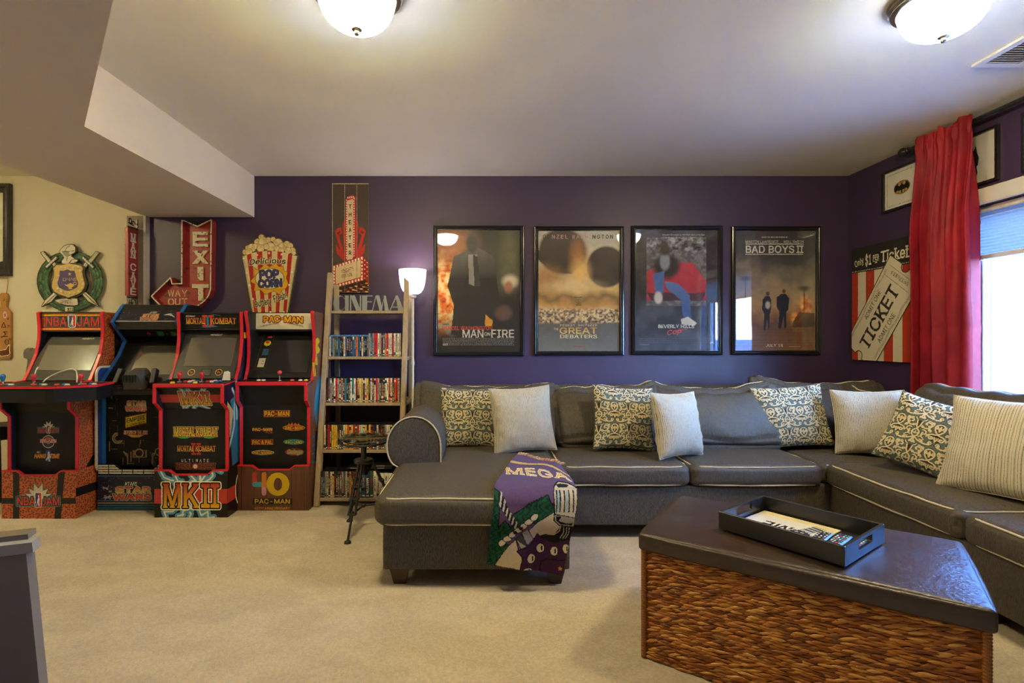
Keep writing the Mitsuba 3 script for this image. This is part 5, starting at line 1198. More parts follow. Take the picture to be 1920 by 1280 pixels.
K.ell(366, 170, 82, 22, '#c07a1e', 18); K.ell(366, 170, 76, 17, '#7a1c12', 18); pac((304, 158, 430, 184)); K.poly([(320, 150), (330, 132), (340, 150), (352, 130), (364, 150), (376, 130), (390, 150), (402, 134), (410, 150)], '#b8541e')
pac((62, 262, 206, 290), bg='#a04a1e', t='PAC & PAL'); K.ell(366, 274, 78, 20, '#2c7a8a', 18); pac((306, 262, 426, 288), c='#c9b43c', out='#143a2a', t='PAC-LAND')
K.ell(138, 352, 84, 18, '#a8a49a', 18); K.ell(138, 352, 76, 13, '#4a2c14', 18); pac((70, 342, 206, 364), t='PAC MANIA'); K.ell(372, 348, 70, 26, '#8a2a1e', 16); K.ell(372, 348, 64, 21, '#1a1412', 16); K.text('Galaga', (316, 330, 430, 372), '#4f9a6a', shear=14, out='#b84a2c', ow=3)
panel(pm, 'kick_panel', cx, W - .034, y0, (.06, .290), (.06, .755), 'cabinet_black', art=K)
panel(pm, 'apron', cx, W - .034, y0, (.06, .755), (-.008, .91), 'cabinet_black')
d = obj('control_deck', prism(sbox(-W / 2, -.03, W / 2, .11), .03, frame([cx, y0, .905], [1, 0, 0], [0, .9945, .105])), 'cabinet_black', pm)
obj('edge_trim', bx(cx - W / 2, cx + W / 2, y0 - .035, y0 - .025, .908, .935, .003), 'red_trim', d, label='red edge moulding')
stick(d, cx + .035, y0 + .03, .938, '#c0383c', True, .06)
for x, c in ((-.12, '#d8d6d0'), (-.085, '#d8d6d0'), (.125, '#c8502c'), (.185, '#d8d6d0'), (.225, '#d8c03c')): button(d, cx + x, y0 + .035, .940, c)
A = Art(0, 0, 115, 30, .481, .124); A.rect(0, 0, 115, 30, '#d6d0be')
for k, (ch, x0, x1) in enumerate((('P', 14, 23), ('A', 24, 34), ('C', 34, 45), ('-', 47, 51), ('M', 53, 65), ('A', 66, 76), ('N', 76, 87))):
    dy = .08 * (x0 - 14) * (1 if k > 3 else -1) * .6 + (0 if k < 3 else -2)
    b = (x0, 6 + dy, x1, 17 + dy) if ch != '-' else (x0, 9.5, x1, 11.5)
    A.text(ch, b, '#c9b41e', out='#b8341c', ow=1.1, out2='#1c2440', ow2=1.7)
for k in range(3): A.line([(8, 24 + k * 1.2), (30, 19 + k), (44, 18.5)], .3, '#4a4a44'); A.line([(60, 19), (74, 20 + k), (88, 24 + k)], .3, '#4a4a44')
panel(pm, 'marquee', cx, W - .034, y0, (.255, 1.318), (.255, 1.442), 'cabinet_black', art=A, label='white marquee with yellow lettering')
obj('top_panel', bx(cx - W / 2 + .017, cx + W / 2 - .017, y0 + .255, y0 + .34, 1.438, 1.448), 'cabinet_black', pm)
obj('speaker_shelf', bx(cx - W / 2 + .017, cx + W / 2 - .017, y0 + .255, y0 + .36, 1.302, 1.314), 'cabinet_black', pm)
_, M, H = panel(pm, 'bezel', cx, W - .034, y0, (.10, .955), (.335, 1.305), 'cabinet_black')
tb = Art(0, 0, 481, 420, .481, H); tb.rect(36, 40, 122, 350, '#3a3a32'); tb.rect(39, 43, 119, 347, '#17160f'); tb.rect(54, 250, 104, 330, '#b8b4a4'); tb.rect(64, 165, 110, 225, '#2a4a5c'); tb.ell(84, 115, 26, 26, '#c9b41e', 12); tb.ell(82, 105, 15, 12, '#b02c3a', 10); tb.ell(92, 58, 18, 8, '#b02c5a', 8)
for y in (275, 300): tb.rect(78, y, 96, y + 3, '#4a2c24')
tb.put('bezel_print', M, pm, 'print_gloss')
m = bx(.26 * .481, .92 * .481, .10 * H, .86 * H, -.001, .003, .001); m.apply_transform(M); obj('screen', m, 'screen_glass', pm, label='dark screen')
obj('back_panel', bx(cx - W / 2 + .017, cx + W / 2 - .017, y0 + .535, y0 + .548, .02, 1.22), 'cabinet_black', pm)
# ---------------------------------------------------------------- things on the walls
plain('mat_white', (.62, .60, .56), .5)
def board(px0, py0, px1, py1, y, name='art'):
    """drawing in the pixel units of the photograph's crop, on a board of its real size at distance y"""
    a, b = wp(px0, py1, y), wp(px1, py0, y)
    return Art(px0, py0, px1, py1, b[0] - a[0], b[2] - a[2]), wall_frame(y, a[0], a[2]), b[0] - a[0], b[2] - a[2]
class Zoom:
    """coordinates of an enlarged study of the photograph -> its own units"""
    def __init__(s, art, x0, y0, k): s.a, s.x0, s.y0, s.k = art, x0, y0, k
    def g(s, g):
        g = g if hasattr(g, 'geom_type') else Polygon(g).buffer(0)
        return affinity.affine_transform(g, [1 / s.k, 0, 0, 1 / s.k, s.x0, s.y0])
    def poly(s, g, c, c2=None): s.a.poly(s.g(g), c, c2)
    def rect(s, x0, y0, x1, y1, c, c2=None): s.poly(sbox(x0, y0, x1, y1), c, c2)
    def ell(s, cx, cy, rx, ry, c, n=10): s.poly(affinity.scale(Point(cx, cy).buffer(1, n), rx, ry), c)
    def line(s, p, w, c): s.poly(LineString(p).buffer(w / 2, 3), c)
    def text(s, t, b, c, **kw):
        b = (s.x0 + b[0] / s.k, s.y0 + b[1] / s.k, s.x0 + b[2] / s.k, s.y0 + b[3] / s.k)
        for q in ('ow', 'ow2'):
            if q in kw: kw[q] /= s.k
        if 'bend' in kw: f0 = kw['bend']; kw['bend'] = lambda p: (f0((p - [s.x0, s.y0]) * s.k)) / s.k + [s.x0, s.y0]
        s.a.text(t, b, c, **kw)

def mitred(px0, py0, px1, py1, y, prof):
    """four mitred rails of a picture frame; prof: (inset, proud) points from outer wall edge to inner edge. yields one mesh per side"""
    a, b = wp(px0, py1, y), wp(px1, py0, y); c = [(a[0], a[2]), (b[0], a[2]), (b[0], b[2]), (a[0], b[2])]; ctr = np.array([(a[0] + b[0]) / 2, (a[2] + b[2]) / 2])
    for i in range(4):
        p, q = np.array(c[i]), np.array(c[(i + 1) % 4]); sp, sq = np.sign(ctr - p), np.sign(ctr - q)
        V = [[*(p + sp * d), h] for d, h in prof] + [[*(q + sq * d), h] for d, h in prof]; n = len(prof)
        f = [[k, n + k, n + k + 1] for k in range(n - 1)] + [[k, n + k + 1, k + 1] for k in range(n - 1)]
        V = np.array(V); W = np.c_[V[:, 0], y - V[:, 2], V[:, 1]]
        yield trimesh.Trimesh(W, np.array(f), process=False)
PROF = [(0, 0), (0, .022), (.003, .027), (.010, .029), (.013, .024), (.017, .022), (.019, .026), (.026, .027), (.029, .021), (.033, .016), (.036, .016), (.036, .004)]
lin = lambda h: np.array(C(h))
def ramp(t, stops):
    t = np.clip(t, 0, 1); xs = [s[0] for s in stops]; cs = np.array([C(s[1]) for s in stops])
    return np.stack([np.interp(t, xs, cs[:, k]) for k in range(3)], 1)
def nz(u, v, s, seed=0, o=4): return meshkit.fbm(np.c_[u * s, v * s * 1.5, u * 0 + seed], o, seed)
def blend(a, b, t): t = np.clip(t, 0, 1)[:, None]; return a * (1 - t) + b * t
def soft(x, a, b): t = np.clip((x - a) / (b - a), 0, 1); return t * t * (3 - 2 * t)
def blob(u, v, cx, cy, rx, ry, e=.35): d = np.sqrt(((u - cx) / rx) ** 2 + ((v - cy) / ry) ** 2); return 1 - soft(d, 1 - e, 1 + e)
def poly_mask(u, v, pts, seed=0, w=.012):
    return shapely.contains_xy(Polygon(pts).buffer(0), u + (nz(u, v, 14, seed, 2) - .5) * w, v + (nz(u, v, 14, seed + 5, 2) - .5) * w).astype(float)
def credits(Z, x0, y0, x1, y1, rows, c, seed):
    r = np.random.default_rng(seed); h = (y1 - y0) / rows
    for k in range(rows):
        x = x0
        while x < x1 - 3:
            w = min(r.uniform(4, 26), x1 - x); Z.rect(x, y0 + k * h, x + w, y0 + k * h + h * .55, c); x += w + r.uniform(3, 6)

def p1(u, v):
    n = nz(u, v, 6, 1); n2 = nz(u, v, 16, 2)
    c = ramp(v + (n - .5) * .3, [(0, '#3a3c36'), (.35, '#4a4a40'), (.6, '#1c1c1e'), (1, '#0e0e10')])
    c = blend(c, ramp(n2, [(0, '#8a8a60'), (1, '#55563f')]), blob(u, v, .86, .28, .10, .26, .8) * .7)
    fire = ramp(n2 * 1.25, [(.1, '#5a1408'), (.36, '#d8501c'), (.56, '#f0a040'), (.78, '#fae0a0')])
    c = blend(c, fire, blob(u, v, .04, .48, .34, .30, .5)); c = blend(c, lin('#a8744c'), blob(u, v, .16, .12, .26, .16, .7) * .9)
    suit = poly_mask(u, v, [(.40, .14), (.52, .15), (.68, .22), (.74, .52), (.72, .86), (.16, .86), (.20, .62), (.12, .46), (.20, .22)], 3)
    c = blend(c, ramp(v, [(.1, '#6a6862'), (.34, '#4a4a4a'), (.40, '#232327'), (1, '#131316')]), suit)
    c = blend(c, lin('#a09c94'), poly_mask(u, v, [(.37, .20), (.48, .20), (.44, .46), (.38, .44)], 4) * .8)
    c = blend(c, lin('#4d4b47'), blob(u, v, .42, .11, .075, .075, .3)); c = blend(c, lin('#3a3a40'), poly_mask(u, v, [(.43, .20), (.48, .22), (.52, .46), (.45, .46)], 5))
    c = blend(c, lin('#e0d3b0'), blob(u, v, .88, .42, .09, .05, .5) * .9); c = blend(c, lin('#b07a5a'), blob(u, v, .86, .47, .05, .05, .4)); c = blend(c, lin('#17171c'), blob(u, v, .86, .72, .16, .20, .3))
    c = blend(c, lin('#d8982c'), poly_mask(u, v, [(.58, .69), (.67, .74), (.66, .79), (.58, .79)], 6)); c = blend(c, lin('#5a4034'), blob(u, v, .80, .68, .10, .06, .4))
    return c * (.86 + .28 * n2)[:, None]
def p2(u, v):
    n = nz(u, v, 6, 11); n2 = nz(u, v, 22, 12)
    c = ramp(v + (n - .5) * .12, [(0, '#b8b29a'), (.25, '#c9bf98'), (.48, '#d8b878'), (.56, '#8a6a3a'), (.62, '#c89a58'), (.66, '#d0b890'), (.74, '#6a5a4a'), (.78, '#5a564e'), (1, '#6e6a62')])
    c = blend(c, ramp(n, [(.3, '#4a4038'), (.7, '#383634')]), np.maximum(blob(u, v, .30, .17, .29, .19, .09), poly_mask(u, v, [(.0, .16), (.3, .1), (.5, .28), (.42, .36), (.2, .34), (0, .24)], 13)))
    c = blend(c, ramp(n, [(.3, '#463c34'), (.7, '#37312d')]), blob(u, v, .84, .30, .24, .17, .07))
    c = blend(c, lin('#a8743c'), blob(u, v, .50, .22, .10, .14, .7) * .9); c = blend(c, lin('#e8c070'), blob(u, v, .52, .36, .10, .10, .9)); c = blend(c, lin('#a87a44'), blob(u, v, .12, .42, .2, .12, .6) * .8); c = blend(c, lin('#e6d09a'), blob(u, v, .40, .46, .3, .05, .9) * .7)
    crowd = (soft(v, .635, .66) * (1 - soft(v, .75, .78))); c = blend(c, ramp(nz(u, v, 46, 14, 2) * 1.3 - .1, [(.2, '#2a2420'), (.5, '#9a7a58'), (.8, '#e0cfa8')]), crowd * .9)
    return c * (.88 + .24 * n2)[:, None]
def p3(u, v):
    n = nz(u, v, 5, 21); n2 = nz(u, v, 20, 22)
    c = ramp(n * 1.2 - .1, [(.2, '#1f1d20'), (.5, '#332e2c'), (.8, '#46464c')])
    inn = ((u > .14) & (u < .86) & (v > .06) & (v < .63)).astype(float)
    pic = ramp(nz(u, v, 26, 23, 3) * 1.2 - .1, [(.2, '#2a2a2e'), (.5, '#6a6a6e'), (.8, '#a8a8a4')]); pic = blend(pic, lin('#5a5652'), soft(v, .16, .2) * .6)
    pic = blend(pic, ramp(v + (n - .5) * .2, [(.25, '#b8404a'), (.5, '#a82c34'), (.62, '#8a1c22')]), poly_mask(u, v, [(.14, .34), (.42, .26), (.70, .27), (.86, .42), (.86, .58), (.14, .58)], 24)); pic = blend(pic, lin('#1a1a1e'), poly_mask(u, v, [(.14, .52), (.86, .52), (.80, .585), (.2, .585)], 25) * .85)
    c = blend(c, pic, inn)
    c = blend(c, lin('#2c2824'), blob(u, v, .38, .30, .16, .10, .25)); c = blend(c, lin('#8c9296'), blob(u, v, .36, .26, .06, .07, .3)); c = blend(c, lin('#4a6a9a'), poly_mask(u, v, [(.22, .36), (.36, .34), (.34, .52), (.24, .52)], 26)); c = blend(c, ramp(v, [(.42, '#5a7aac'), (.72, '#3f5f92')]), poly_mask(u, v, [(.36, .42), (.52, .44), (.66, .54), (.68, .72), (.58, .72), (.56, .58), (.38, .48)], 27))
    c = blend(c, lin('#3a2a24'), blob(u, v, .36, .155, .06, .055, .3)); c = blend(c, lin('#c8c4bc'), blob(u, v, .28, .56, .05, .05, .3)); c = blend(c, lin('#d0ccc4'), poly_mask(u, v, [(.55, .74), (.64, .72), (.75, .77), (.72, .79), (.56, .78)], 28))
    return c * (.88 + .24 * n2)[:, None]
def p4(u, v):
    n = nz(u, v, 4, 31, 5); n2 = nz(u, v, 22, 32)
    c = ramp(v + (n - .5) * .35, [(0, '#3c3e40'), (.25, '#4a4a48'), (.45, '#8a8070'), (.62, '#a88e6a'), (.72, '#8a6a48'), (.80, '#6a4c34'), (1, '#7a5a40')])
    c = blend(c, ramp(nz(u, v, 18, 33) * 1.2, [(.3, '#7a2c14'), (.6, '#d8742c'), (.9, '#f0c070')]), np.maximum(blob(u, v, .87, .63, .07, .07, .8), blob(u, v, .76, .73, .06, .05, .7)))
    c = blend(c, lin('#2a2624'), poly_mask(u, v, [(.72, .76), (.80, .68), (.99, .69), (.99, .80), (.72, .81)], 34) * .8)
    for x, w, t, b in ((.40, .055, .525, .83), (.60, .075, .505, .82)):
        c = blend(c, lin('#5a4434'), blob(u, v, x + .01, t, .022, .018, .3)); c = blend(c, lin('#262a34'), poly_mask(u, v, [(x - w, t + .05), (x - .02, t + .02), (x + .03, t + .02), (x + w, t + .06), (x + w * .9, t + .15), (x + w * .6, t + .17), (x + w * .55, b - .02), (x + .015, b), (x + .005, t + .21), (x - w * .35, b), (x - w * .8, b - .01), (x - w * .6, t + .17), (x - w * 1.05, t + .13)], int(x * 50), .006))
    c = blend(c, lin('#b8b4ac'), blob(u, v, .41, .62, .03, .03, .4))
    br = ((np.abs((v * 46) % 1) < .12) | (np.abs((u * 9 + .5 * (np.floor(v * 46) % 2)) % 1) < .05)) & (v > .82); c[br] *= .72
    for x, y in ((.13, .40), (.86, .48)): c = blend(c, lin('#3a3a38'), blob(u, v, x, y, .06, .02, .8)); c = blend(c, lin('#3a3a38'), ((np.abs(u - x) < .006) & (v > y) & (v < .66)).astype(float) * .8)
    return c * (.88 + .24 * n2)[:, None]
POST = [((813, 424, 982.5, 667), p1, 'black framed movie poster of a dark suit against orange flames'), ((1001, 425, 1168.5, 666), p2, 'black framed movie poster in warm gold with two dark round shapes'), ((1183.5, 424, 1353, 665), p3, 'black framed movie poster with a red and blue picture on dark grey'), ((1370, 425, 1536, 664.5), p4, 'black framed smoky brown movie poster nearest the room corner')]
PY = WALL - .002
scene['poster_glass'] = {'type': 'thindielectric', 'int_ior': 1.62}
for i, (b, fn, lab) in enumerate(POST):
    t = thing('framed_poster', lab, 'poster', None)
    for m in mitred(*b, PY, PROF): obj('frame_rail', m, 'frame_black', t, smooth=30)
    q = (b[0] + 7.4, b[1] + 7.4, b[2] - 7.4, b[3] - 7.4)
    art, M, W, H = board(*q, PY - .004)
    m, c = field(W, H, 150, 220, fn, M); sh = obj('sheet', m, 'print_poster', t, color=c, smooth=True, label='printed paper sheet')
    if i == 0:
        Z = Zoom(art, 800, 410, 4.7395)
        Z.text('DENZEL WASHINGTON', (140, 955, 585, 988), '#d03434', slab=.07, thin=.008); Z.text('MAN', (315, 985, 508, 1055), '#cfccc4', slab=.06, thin=.012); Z.text('ON', (512, 1008, 566, 1040), '#cfccc4', slab=.06); Z.text('FIRE', (570, 985, 776, 1055), '#cfccc4', slab=.06, thin=.012)
        credits(Z, 142, 1060, 776, 1130, 5, '#6a6864', 1); Z.rect(145, 930, 200, 945, '#6a6864'); Z.rect(142, 1108, 190, 1126, '#8a8884')
    elif i == 1:
        Z = Zoom(art, 800, 410, 4.7395)
        x = 1035
        for k, ch in enumerate('DENZEL WASHINGTON'):
            if ch != ' ': Z.text(ch, (x, 142, x + (10 if ch == 'I' else 26), 178), '#3a302a' if x < 1095 or x > 1450 else '#b8927e')
            x += 26 if ch == 'I' else 39 if ch != ' ' else 22
        x = 1185
        for ch in 'FOREST WHITAKER':
            if ch != ' ': Z.text(ch, (x, 938, x + (6 if ch == 'I' else 17), 956), '#cfc8b8')
            x += 14 if ch == 'I' else 23
        Z.text('THE', (1128, 970, 1170, 990), '#c8b890'); Z.text('GREAT', (1180, 965, 1515, 1022), '#c8943c', c2='#e0c888'); Z.text('DEBATERS', (1185, 1028, 1515, 1062), '#d8cdb4'); Z.text('CHRISTMAS', (1300, 1128, 1405, 1142), '#b04a34')
        for k, w in enumerate((70, 20, 10, 40, 46)): Z.rect(1348 - w / 2, 695 + k * 17, 1348 + w / 2, 701 + k * 17, '#4a3a2c')
    elif i == 2:
        Z = Zoom(art, 1160, 410, 4.74)
        Z.text('thrown through a window and arrested', (388, 134, 762, 154), '#cfccc4', bold=False); Z.text('a Detroit cop on vacation in Beverly Hills.', (380, 158, 748, 178), '#cfccc4', bold=False)
        Z.text('BEVERLY', (350, 940, 535, 972), '#dcdad4'); Z.text('HILLS', (552, 940, 670, 972), '#dcdad4'); Z.text('Cop', (428, 980, 560, 1036), '#d8584a', shear=20, rot=-10); Z.line([(520, 1000), (606, 980)], 6, '#d8584a')
        credits(Z, 180, 1060, 840, 1110, 3, '#54525a', 2); Z.poly(Point(828, 1108).buffer(18).difference(sbox(800, 1108, 860, 1140)).difference(Point(828, 1112).buffer(9)), '#9a9898'); Z.rect(184, 1112, 270, 1122, '#6a6868')
    else:
        Z = Zoom(art, 1160, 410, 4.74)
        credits(Z, 1268, 158, 1500, 180, 1, '#9a9890', 5); Z.text('MARTIN LAWRENCE', (1125, 192, 1418, 218), '#bcbab4'); Z.text('WILL SMITH', (1462, 192, 1640, 218), '#bcbab4'); Z.rect(1125, 222, 1640, 229, '#cfcdc8'); Z.text(T('BAD BOYS', True), (1128, 238, 1560, 305), '#d2d0ca'); Z.text(slabs(T('II', True), .1, .16), (1578, 238, 1640, 305), '#d2d0ca'); Z.rect(1125, 312, 1640, 319, '#cfcdc8')
        Z.text('JULY 18', (1305, 1112, 1458, 1138), '#d8d0c4'); Z.rect(1510, 1132, 1610, 1137, '#a89888')
    art.put('lettering', wall_frame(PY - .0046, M[0, 3], M[2, 3]), sh, 'print_poster')
    g, _, _ = grid(lambda u, v: np.stack([u * W, v * H, u * 0], 1), 2, 2); g.apply_transform(wall_frame(PY - .010, M[0, 3], M[2, 3]))
    obj('glass_pane', g, 'poster_glass', t, label='clear glass')

# THEATER sign on three planks
th = thing('theater_sign', 'tall three-plank wooden sign painted with a red THEATER marquee', 'sign')
art, M, W, H = board(623.5, 344.5, 692, 549, WALL - .024); Z = Zoom(art, 420, 320, 4.2675)
Z.rect(860, 90, 1170, 980, '#453a31')
rg = np.random.default_rng(12)
for k in range(60): x = rg.uniform(868, 1160); y = rg.uniform(110, 900); Z.rect(x, y, x + rg.uniform(1, 3), y + rg.uniform(20, 90), ['#4d4137', '#3d332b'][k % 2])
RED, CRM = '#a82e22', '#c9b287'
for s in (1, -1):
    f = (lambda p: p) if s > 0 else (lambda p: [(2024 - x, y - 4) for x, y in p])
    Z.poly(f([(888, 488), (908, 462), (938, 452), (944, 500), (922, 520), (972, 690), (966, 726), (944, 690)]), RED); Z.poly(f([(900, 498), (928, 480), (934, 498), (914, 512)]), '#6a1c16'); Z.poly(f([(892, 588), (906, 600), (968, 700), (958, 724), (902, 660)]), RED); Z.poly(f([(968, 372), (950, 430), (952, 520), (968, 700), (982, 700), (982, 372)]), RED)
Z.poly([(974, 232), (990, 206), (1034, 194), (1056, 214), (1046, 690), (974, 724)], RED); Z.poly([(986, 240), (1034, 224), (1032, 704), (986, 716)], CRM)
for k in range(24): Z.ell(981, 238 + k * 20, 4.5, 6, '#dccdb0', 4); Z.ell(1041, 222 + k * 20, 4.5, 6, '#dccdb0', 4)
for k in range(4): Z.ell(992 + k * 14, 216 - k * 2, 5, 8, '#dccdb0', 4)
for ch, y0, y1 in (('T', 270, 306), ('H', 335, 368), ('E', 396, 430), ('A', 456, 492), ('T', 518, 552), ('E', 580, 613), ('R', 640, 675)): Z.text(ch, (999, y0, 1021, y1), '#33261c', rot=-3)
Z.poly([(868, 762), (1114, 680), (1114, 880), (868, 945)], RED); Z.poly([(1114, 680), (1158, 742), (1158, 905), (1132, 872), (1114, 880)], '#8a2018'); Z.poly([(894, 776), (1094, 712), (1094, 850), (894, 908)], CRM)
for k in range(10): Z.ell(882 + k * 24.5, 771 - k * 8.1, 8, 11, '#dccdb0', 5); Z.ell(882 + k * 24.5, 926 - k * 6.6, 8, 11, '#dccdb0', 5)
for k in range(6): Z.ell(881, 790 + k * 26, 7, 10, '#dccdb0', 5); Z.ell(1104, 705 + k * 28, 7, 10, '#dccdb0', 5)
for k in range(9): Z.ell(1126 + (k % 2) * 20, 716 + k * 18, 4, 6, '#dccdb0', 4)
Z.text("TONIGHT'S", (940, 780, 1040, 812), '#6a2a1e', rot=-16, thin=.02); Z.text('FEATURE', (944, 822, 1030, 852), '#6a2a1e', rot=-14, thin=.02)
Z.poly([(868, 946), (1130, 874), (1160, 908), (1160, 985), (868, 985)], '#2a1d18')
for r_ in range(5):
    for k in range(7): Z.ell(890 + k * 42 + (r_ % 2) * 20, 972 - k * 12 + r_ * 17, 14, 6, ['#c07a3a', '#d8a468', '#8a2c1c'][(k + r_) % 3], 4)
items = art.it
for k in range(3):
    x0, x1 = 623.5 + k * 22.83, 623.5 + (k + 1) * 22.83
    a, b = wp(x0 + .25, 549, WALL - .006), wp(x1 - .25, 344.5, WALL - .006)
    kk = obj('plank', bx(a[0] , b[0], WALL - .024, WALL - .006, a[2], b[2], .0015), 'tan_paint', th, label='painted plank')
    art.it = [(g.intersection(sbox(x0 + .45, 345.3, x1 - .45, 548.2)), c, c2) for g, c, c2 in items]; art.it = [q for q in art.it if not q[0].is_empty]
    art.put('print', M, kk, 'print_matte')

# popcorn sign
pc = thing('popcorn_sign', 'tin popcorn bucket sign with red and cream stripes above the wood-grain cabinet', 'sign')
ZX, ZY, ZK = 445, 430, 7.528
rg = np.random.default_rng(21)
pops = [(340, 110, 40), (110, 320, 36), (150, 262, 36), (205, 262, 60), (290, 180, 50), (370, 180, 72), (440, 150, 40), (505, 140, 36), (575, 195, 66), (640, 250, 66), (700, 205, 42), (745, 235, 44), (780, 300, 44), (250, 240, 40), (330, 270, 52), (470, 250, 66), (560, 270, 40), (720, 300, 46), (410, 245, 40), (165, 320, 50), (620, 300, 40), (800, 335, 30)]
crown = shapely.union_all([Point(x, y).buffer(r_) for x, y, r_ in pops])
bucket = Polygon([(75, 380), (110, 368), (270, 318), (450, 298), (640, 318), (800, 368), (848, 376), (700, 1260), (232, 1260)])
shape = crown.union(bucket); art = Art(445, 425, 572, 600, 1, 1); Z = Zoom(art, ZX, ZY, ZK)
def wl(g, y):                      # study coordinates -> wall coordinates (x, z) at distance y
    g = affinity.affine_transform(g, [1 / ZK, 0, 0, 1 / ZK, ZX, ZY]); return affinity.affine_transform(g, [y / F, 0, 0, -y / F, -CX * y / F, EYE + CY * y / F])
YB = WALL - .034
plain('tin_dark', (.055, .048, .030), .5)
obj('tin_body', prism(wl(shape.buffer(14), YB), .030, wall_frame(YB + .030)), 'tin_dark', pc, label='dark tin body')
art, M, W, H = board(445, 430, 572, 604, YB); Z = Zoom(art, ZX, ZY, ZK)
for x, y, r_ in pops:
    Z.ell(x, y, r_ + 3, r_ + 3, '#8a5a34', 12); Z.ell(x, y, r_ - 2, r_ - 2, '#d2bd83', 12)
    for k in range(5): a = rg.uniform(0, 6.28); Z.ell(x + r_ * .45 * math.cos(a), y + r_ * .45 * math.sin(a), r_ * .33, r_ * .30, ['#dccb9a', '#c4aa6c', '#d8c48c'][k % 3], 8)
CR = '#cbb988'; Z.poly(bucket, CR)
edges = [75, 122, 190, 270, 350, 424, 490, 572, 642, 728, 790, 848]; bot = [232, 252, 300, 350, 398, 442, 484, 540, 590, 640, 685, 700]
for k in range(1, 11, 2): Z.poly(Polygon([(edges[k], 250), (edges[k + 1], 250), (bot[k + 1], 1260), (bot[k], 1260)]).intersection(bucket), '#a3281f')
Z.poly(Polygon([(75, 380), (95, 376), (246, 1260), (232, 1260)]), '#b0a070'); Z.poly(Polygon([(848, 376), (828, 374), (686, 1260), (700, 1260)]), '#b0a070')
for k in range(8): Z.line([(85 + k * 23, 420 + k * 112), (128 + k * 18, 424 + k * 112)], 3, '#8a7a50'); Z.line([(842 - k * 19, 420 + k * 112), (806 - k * 16, 424 + k * 112)], 3, '#8a7a50')
burst = [(452 + (270 if k % 2 == 0 else 205) * math.cos(k * math.pi / 10 + .3) , 700 + (222 if k % 2 == 0 else 160) * math.sin(k * math.pi / 10 + .3)) for k in range(20)]
burst = [(222, 530), (300, 578), (400, 488), (456, 530), (548, 480), (586, 528), (652, 522), (660, 590), (715, 604), (690, 690), (722, 762), (690, 830), (640, 846), (600, 916), (520, 866), (400, 918), (330, 848), (240, 866), (256, 775), (184, 735), (250, 660)]
Z.poly(Polygon(burst).buffer(5), '#3a2a10'); Z.poly(Polygon(burst), '#d09a22')
Z.ell(460, 695, 205, 148, '#2a2634', 20); Z.ell(460, 695, 198, 142, '#cfc6a8', 20)
Z.text('POP', (318, 572, 585, 690), '#3b3a70', rot=-2, out='#23223c', ow=9); Z.text('CORN', (300, 705, 630, 815), '#3b3a70', rot=-3, out='#23223c', ow=9)
Z.text('Delicious', (178, 408, 688, 490), '#20202e', shear=10, slab=.08, out='#d8c898', ow=6, bend=lambda p: np.c_[p[:, 0], p[:, 1] - 18 * np.cos((p[:, 0] - 435) / 165) + 10 - (p[:, 0] - 435) * .03])
Z.text('Buttery', (250, 985, 490, 1100), '#20202e', rot=-14, slab=.07, out='#d8c898', ow=5); Z.text('Fresh!', (505, 905, 705, 1005), '#20202e', rot=-16, slab=.07, out='#d8c898', ow=5)
art.put('print', M, pc, 'print_matte')
for x, y in ((280, 362), (450, 334), (628, 352), (92, 412), (812, 408), (135, 612), (770, 606), (175, 788), (733, 785), (222, 985), (697, 975), (468, 1170), (656, 1166)):
    p = wp(ZX + x / ZK, ZY + y / ZK, YB); m = lathe([(0, .010), (.006, .008), (.0105, .003), (.0115, 0)], n=14); m.apply_transform(frame(p, [1, 0, 0], [0, 0, 1])); obj('bulb', m, 'white_plastic', pc, smooth=40, label='small white bulb')

# arrow EXIT sign
ex = thing('exit_sign', 'red metal arrow sign lettered EXIT and WAY OUT with a cream rim', 'sign')
ZX, ZY, ZK = 225, 400, 6.735; YB = WALL - .075
out = Polygon([(785, 88), (820, 96), (980, 165), (1130, 92), (1155, 85), (1145, 965), (1118, 1040), (1060, 1110), (930, 1205), (740, 1270), (600, 1255), (400, 1045), (640, 812), (662, 890), (782, 888)])
def wl2(g, y): g = affinity.affine_transform(g, [1 / ZK, 0, 0, 1 / ZK, ZX, ZY]); return affinity.affine_transform(g, [y / F, 0, 0, -y / F, -CX * y / F, EYE + CY * y / F])
def rust_fn(p, n, uv):
    t = smoothstep(.66, .84, fbm(p.x * 26, p.z * 26, 0.0, 4)); return mix(mix((.24, .020, .017), (.31, .028, .023), fbm(p.x * 8, p.z * 8, 4.0, 3)), (.05, .015, .010), t)
scene['red_enamel'] = {'type': 'twosided', 'bsdf': {'type': 'principled', 'base_color': proc(rust_fn), 'roughness': .4, 'specular': .4}}
def rim_fn(p, n, uv): return mix((.52, .46, .33), (.10, .05, .03), smoothstep(.66, .74, fbm(p.x * 60, p.z * 60, 2.0, 3)))
scene['chipped_cream'] = {'type': 'twosided', 'bsdf': {'type': 'principled', 'base_color': proc(rim_fn), 'roughness': .5, 'specular': .3}}
P = wl2(out, YB)
obj('face', prism(P, .004, wall_frame(YB + .045)), 'red_enamel', ex, label='red enamelled face')
obj('rim_wall', prism(P.buffer(.004).difference(P.buffer(-.002)), .070, wall_frame(YB + .070)), 'red_enamel', ex)
obj('rim', prism(P.buffer(.005).difference(P.buffer(-.005)), .005, wall_frame(YB)), 'chipped_cream', ex, label='chipped cream rim')
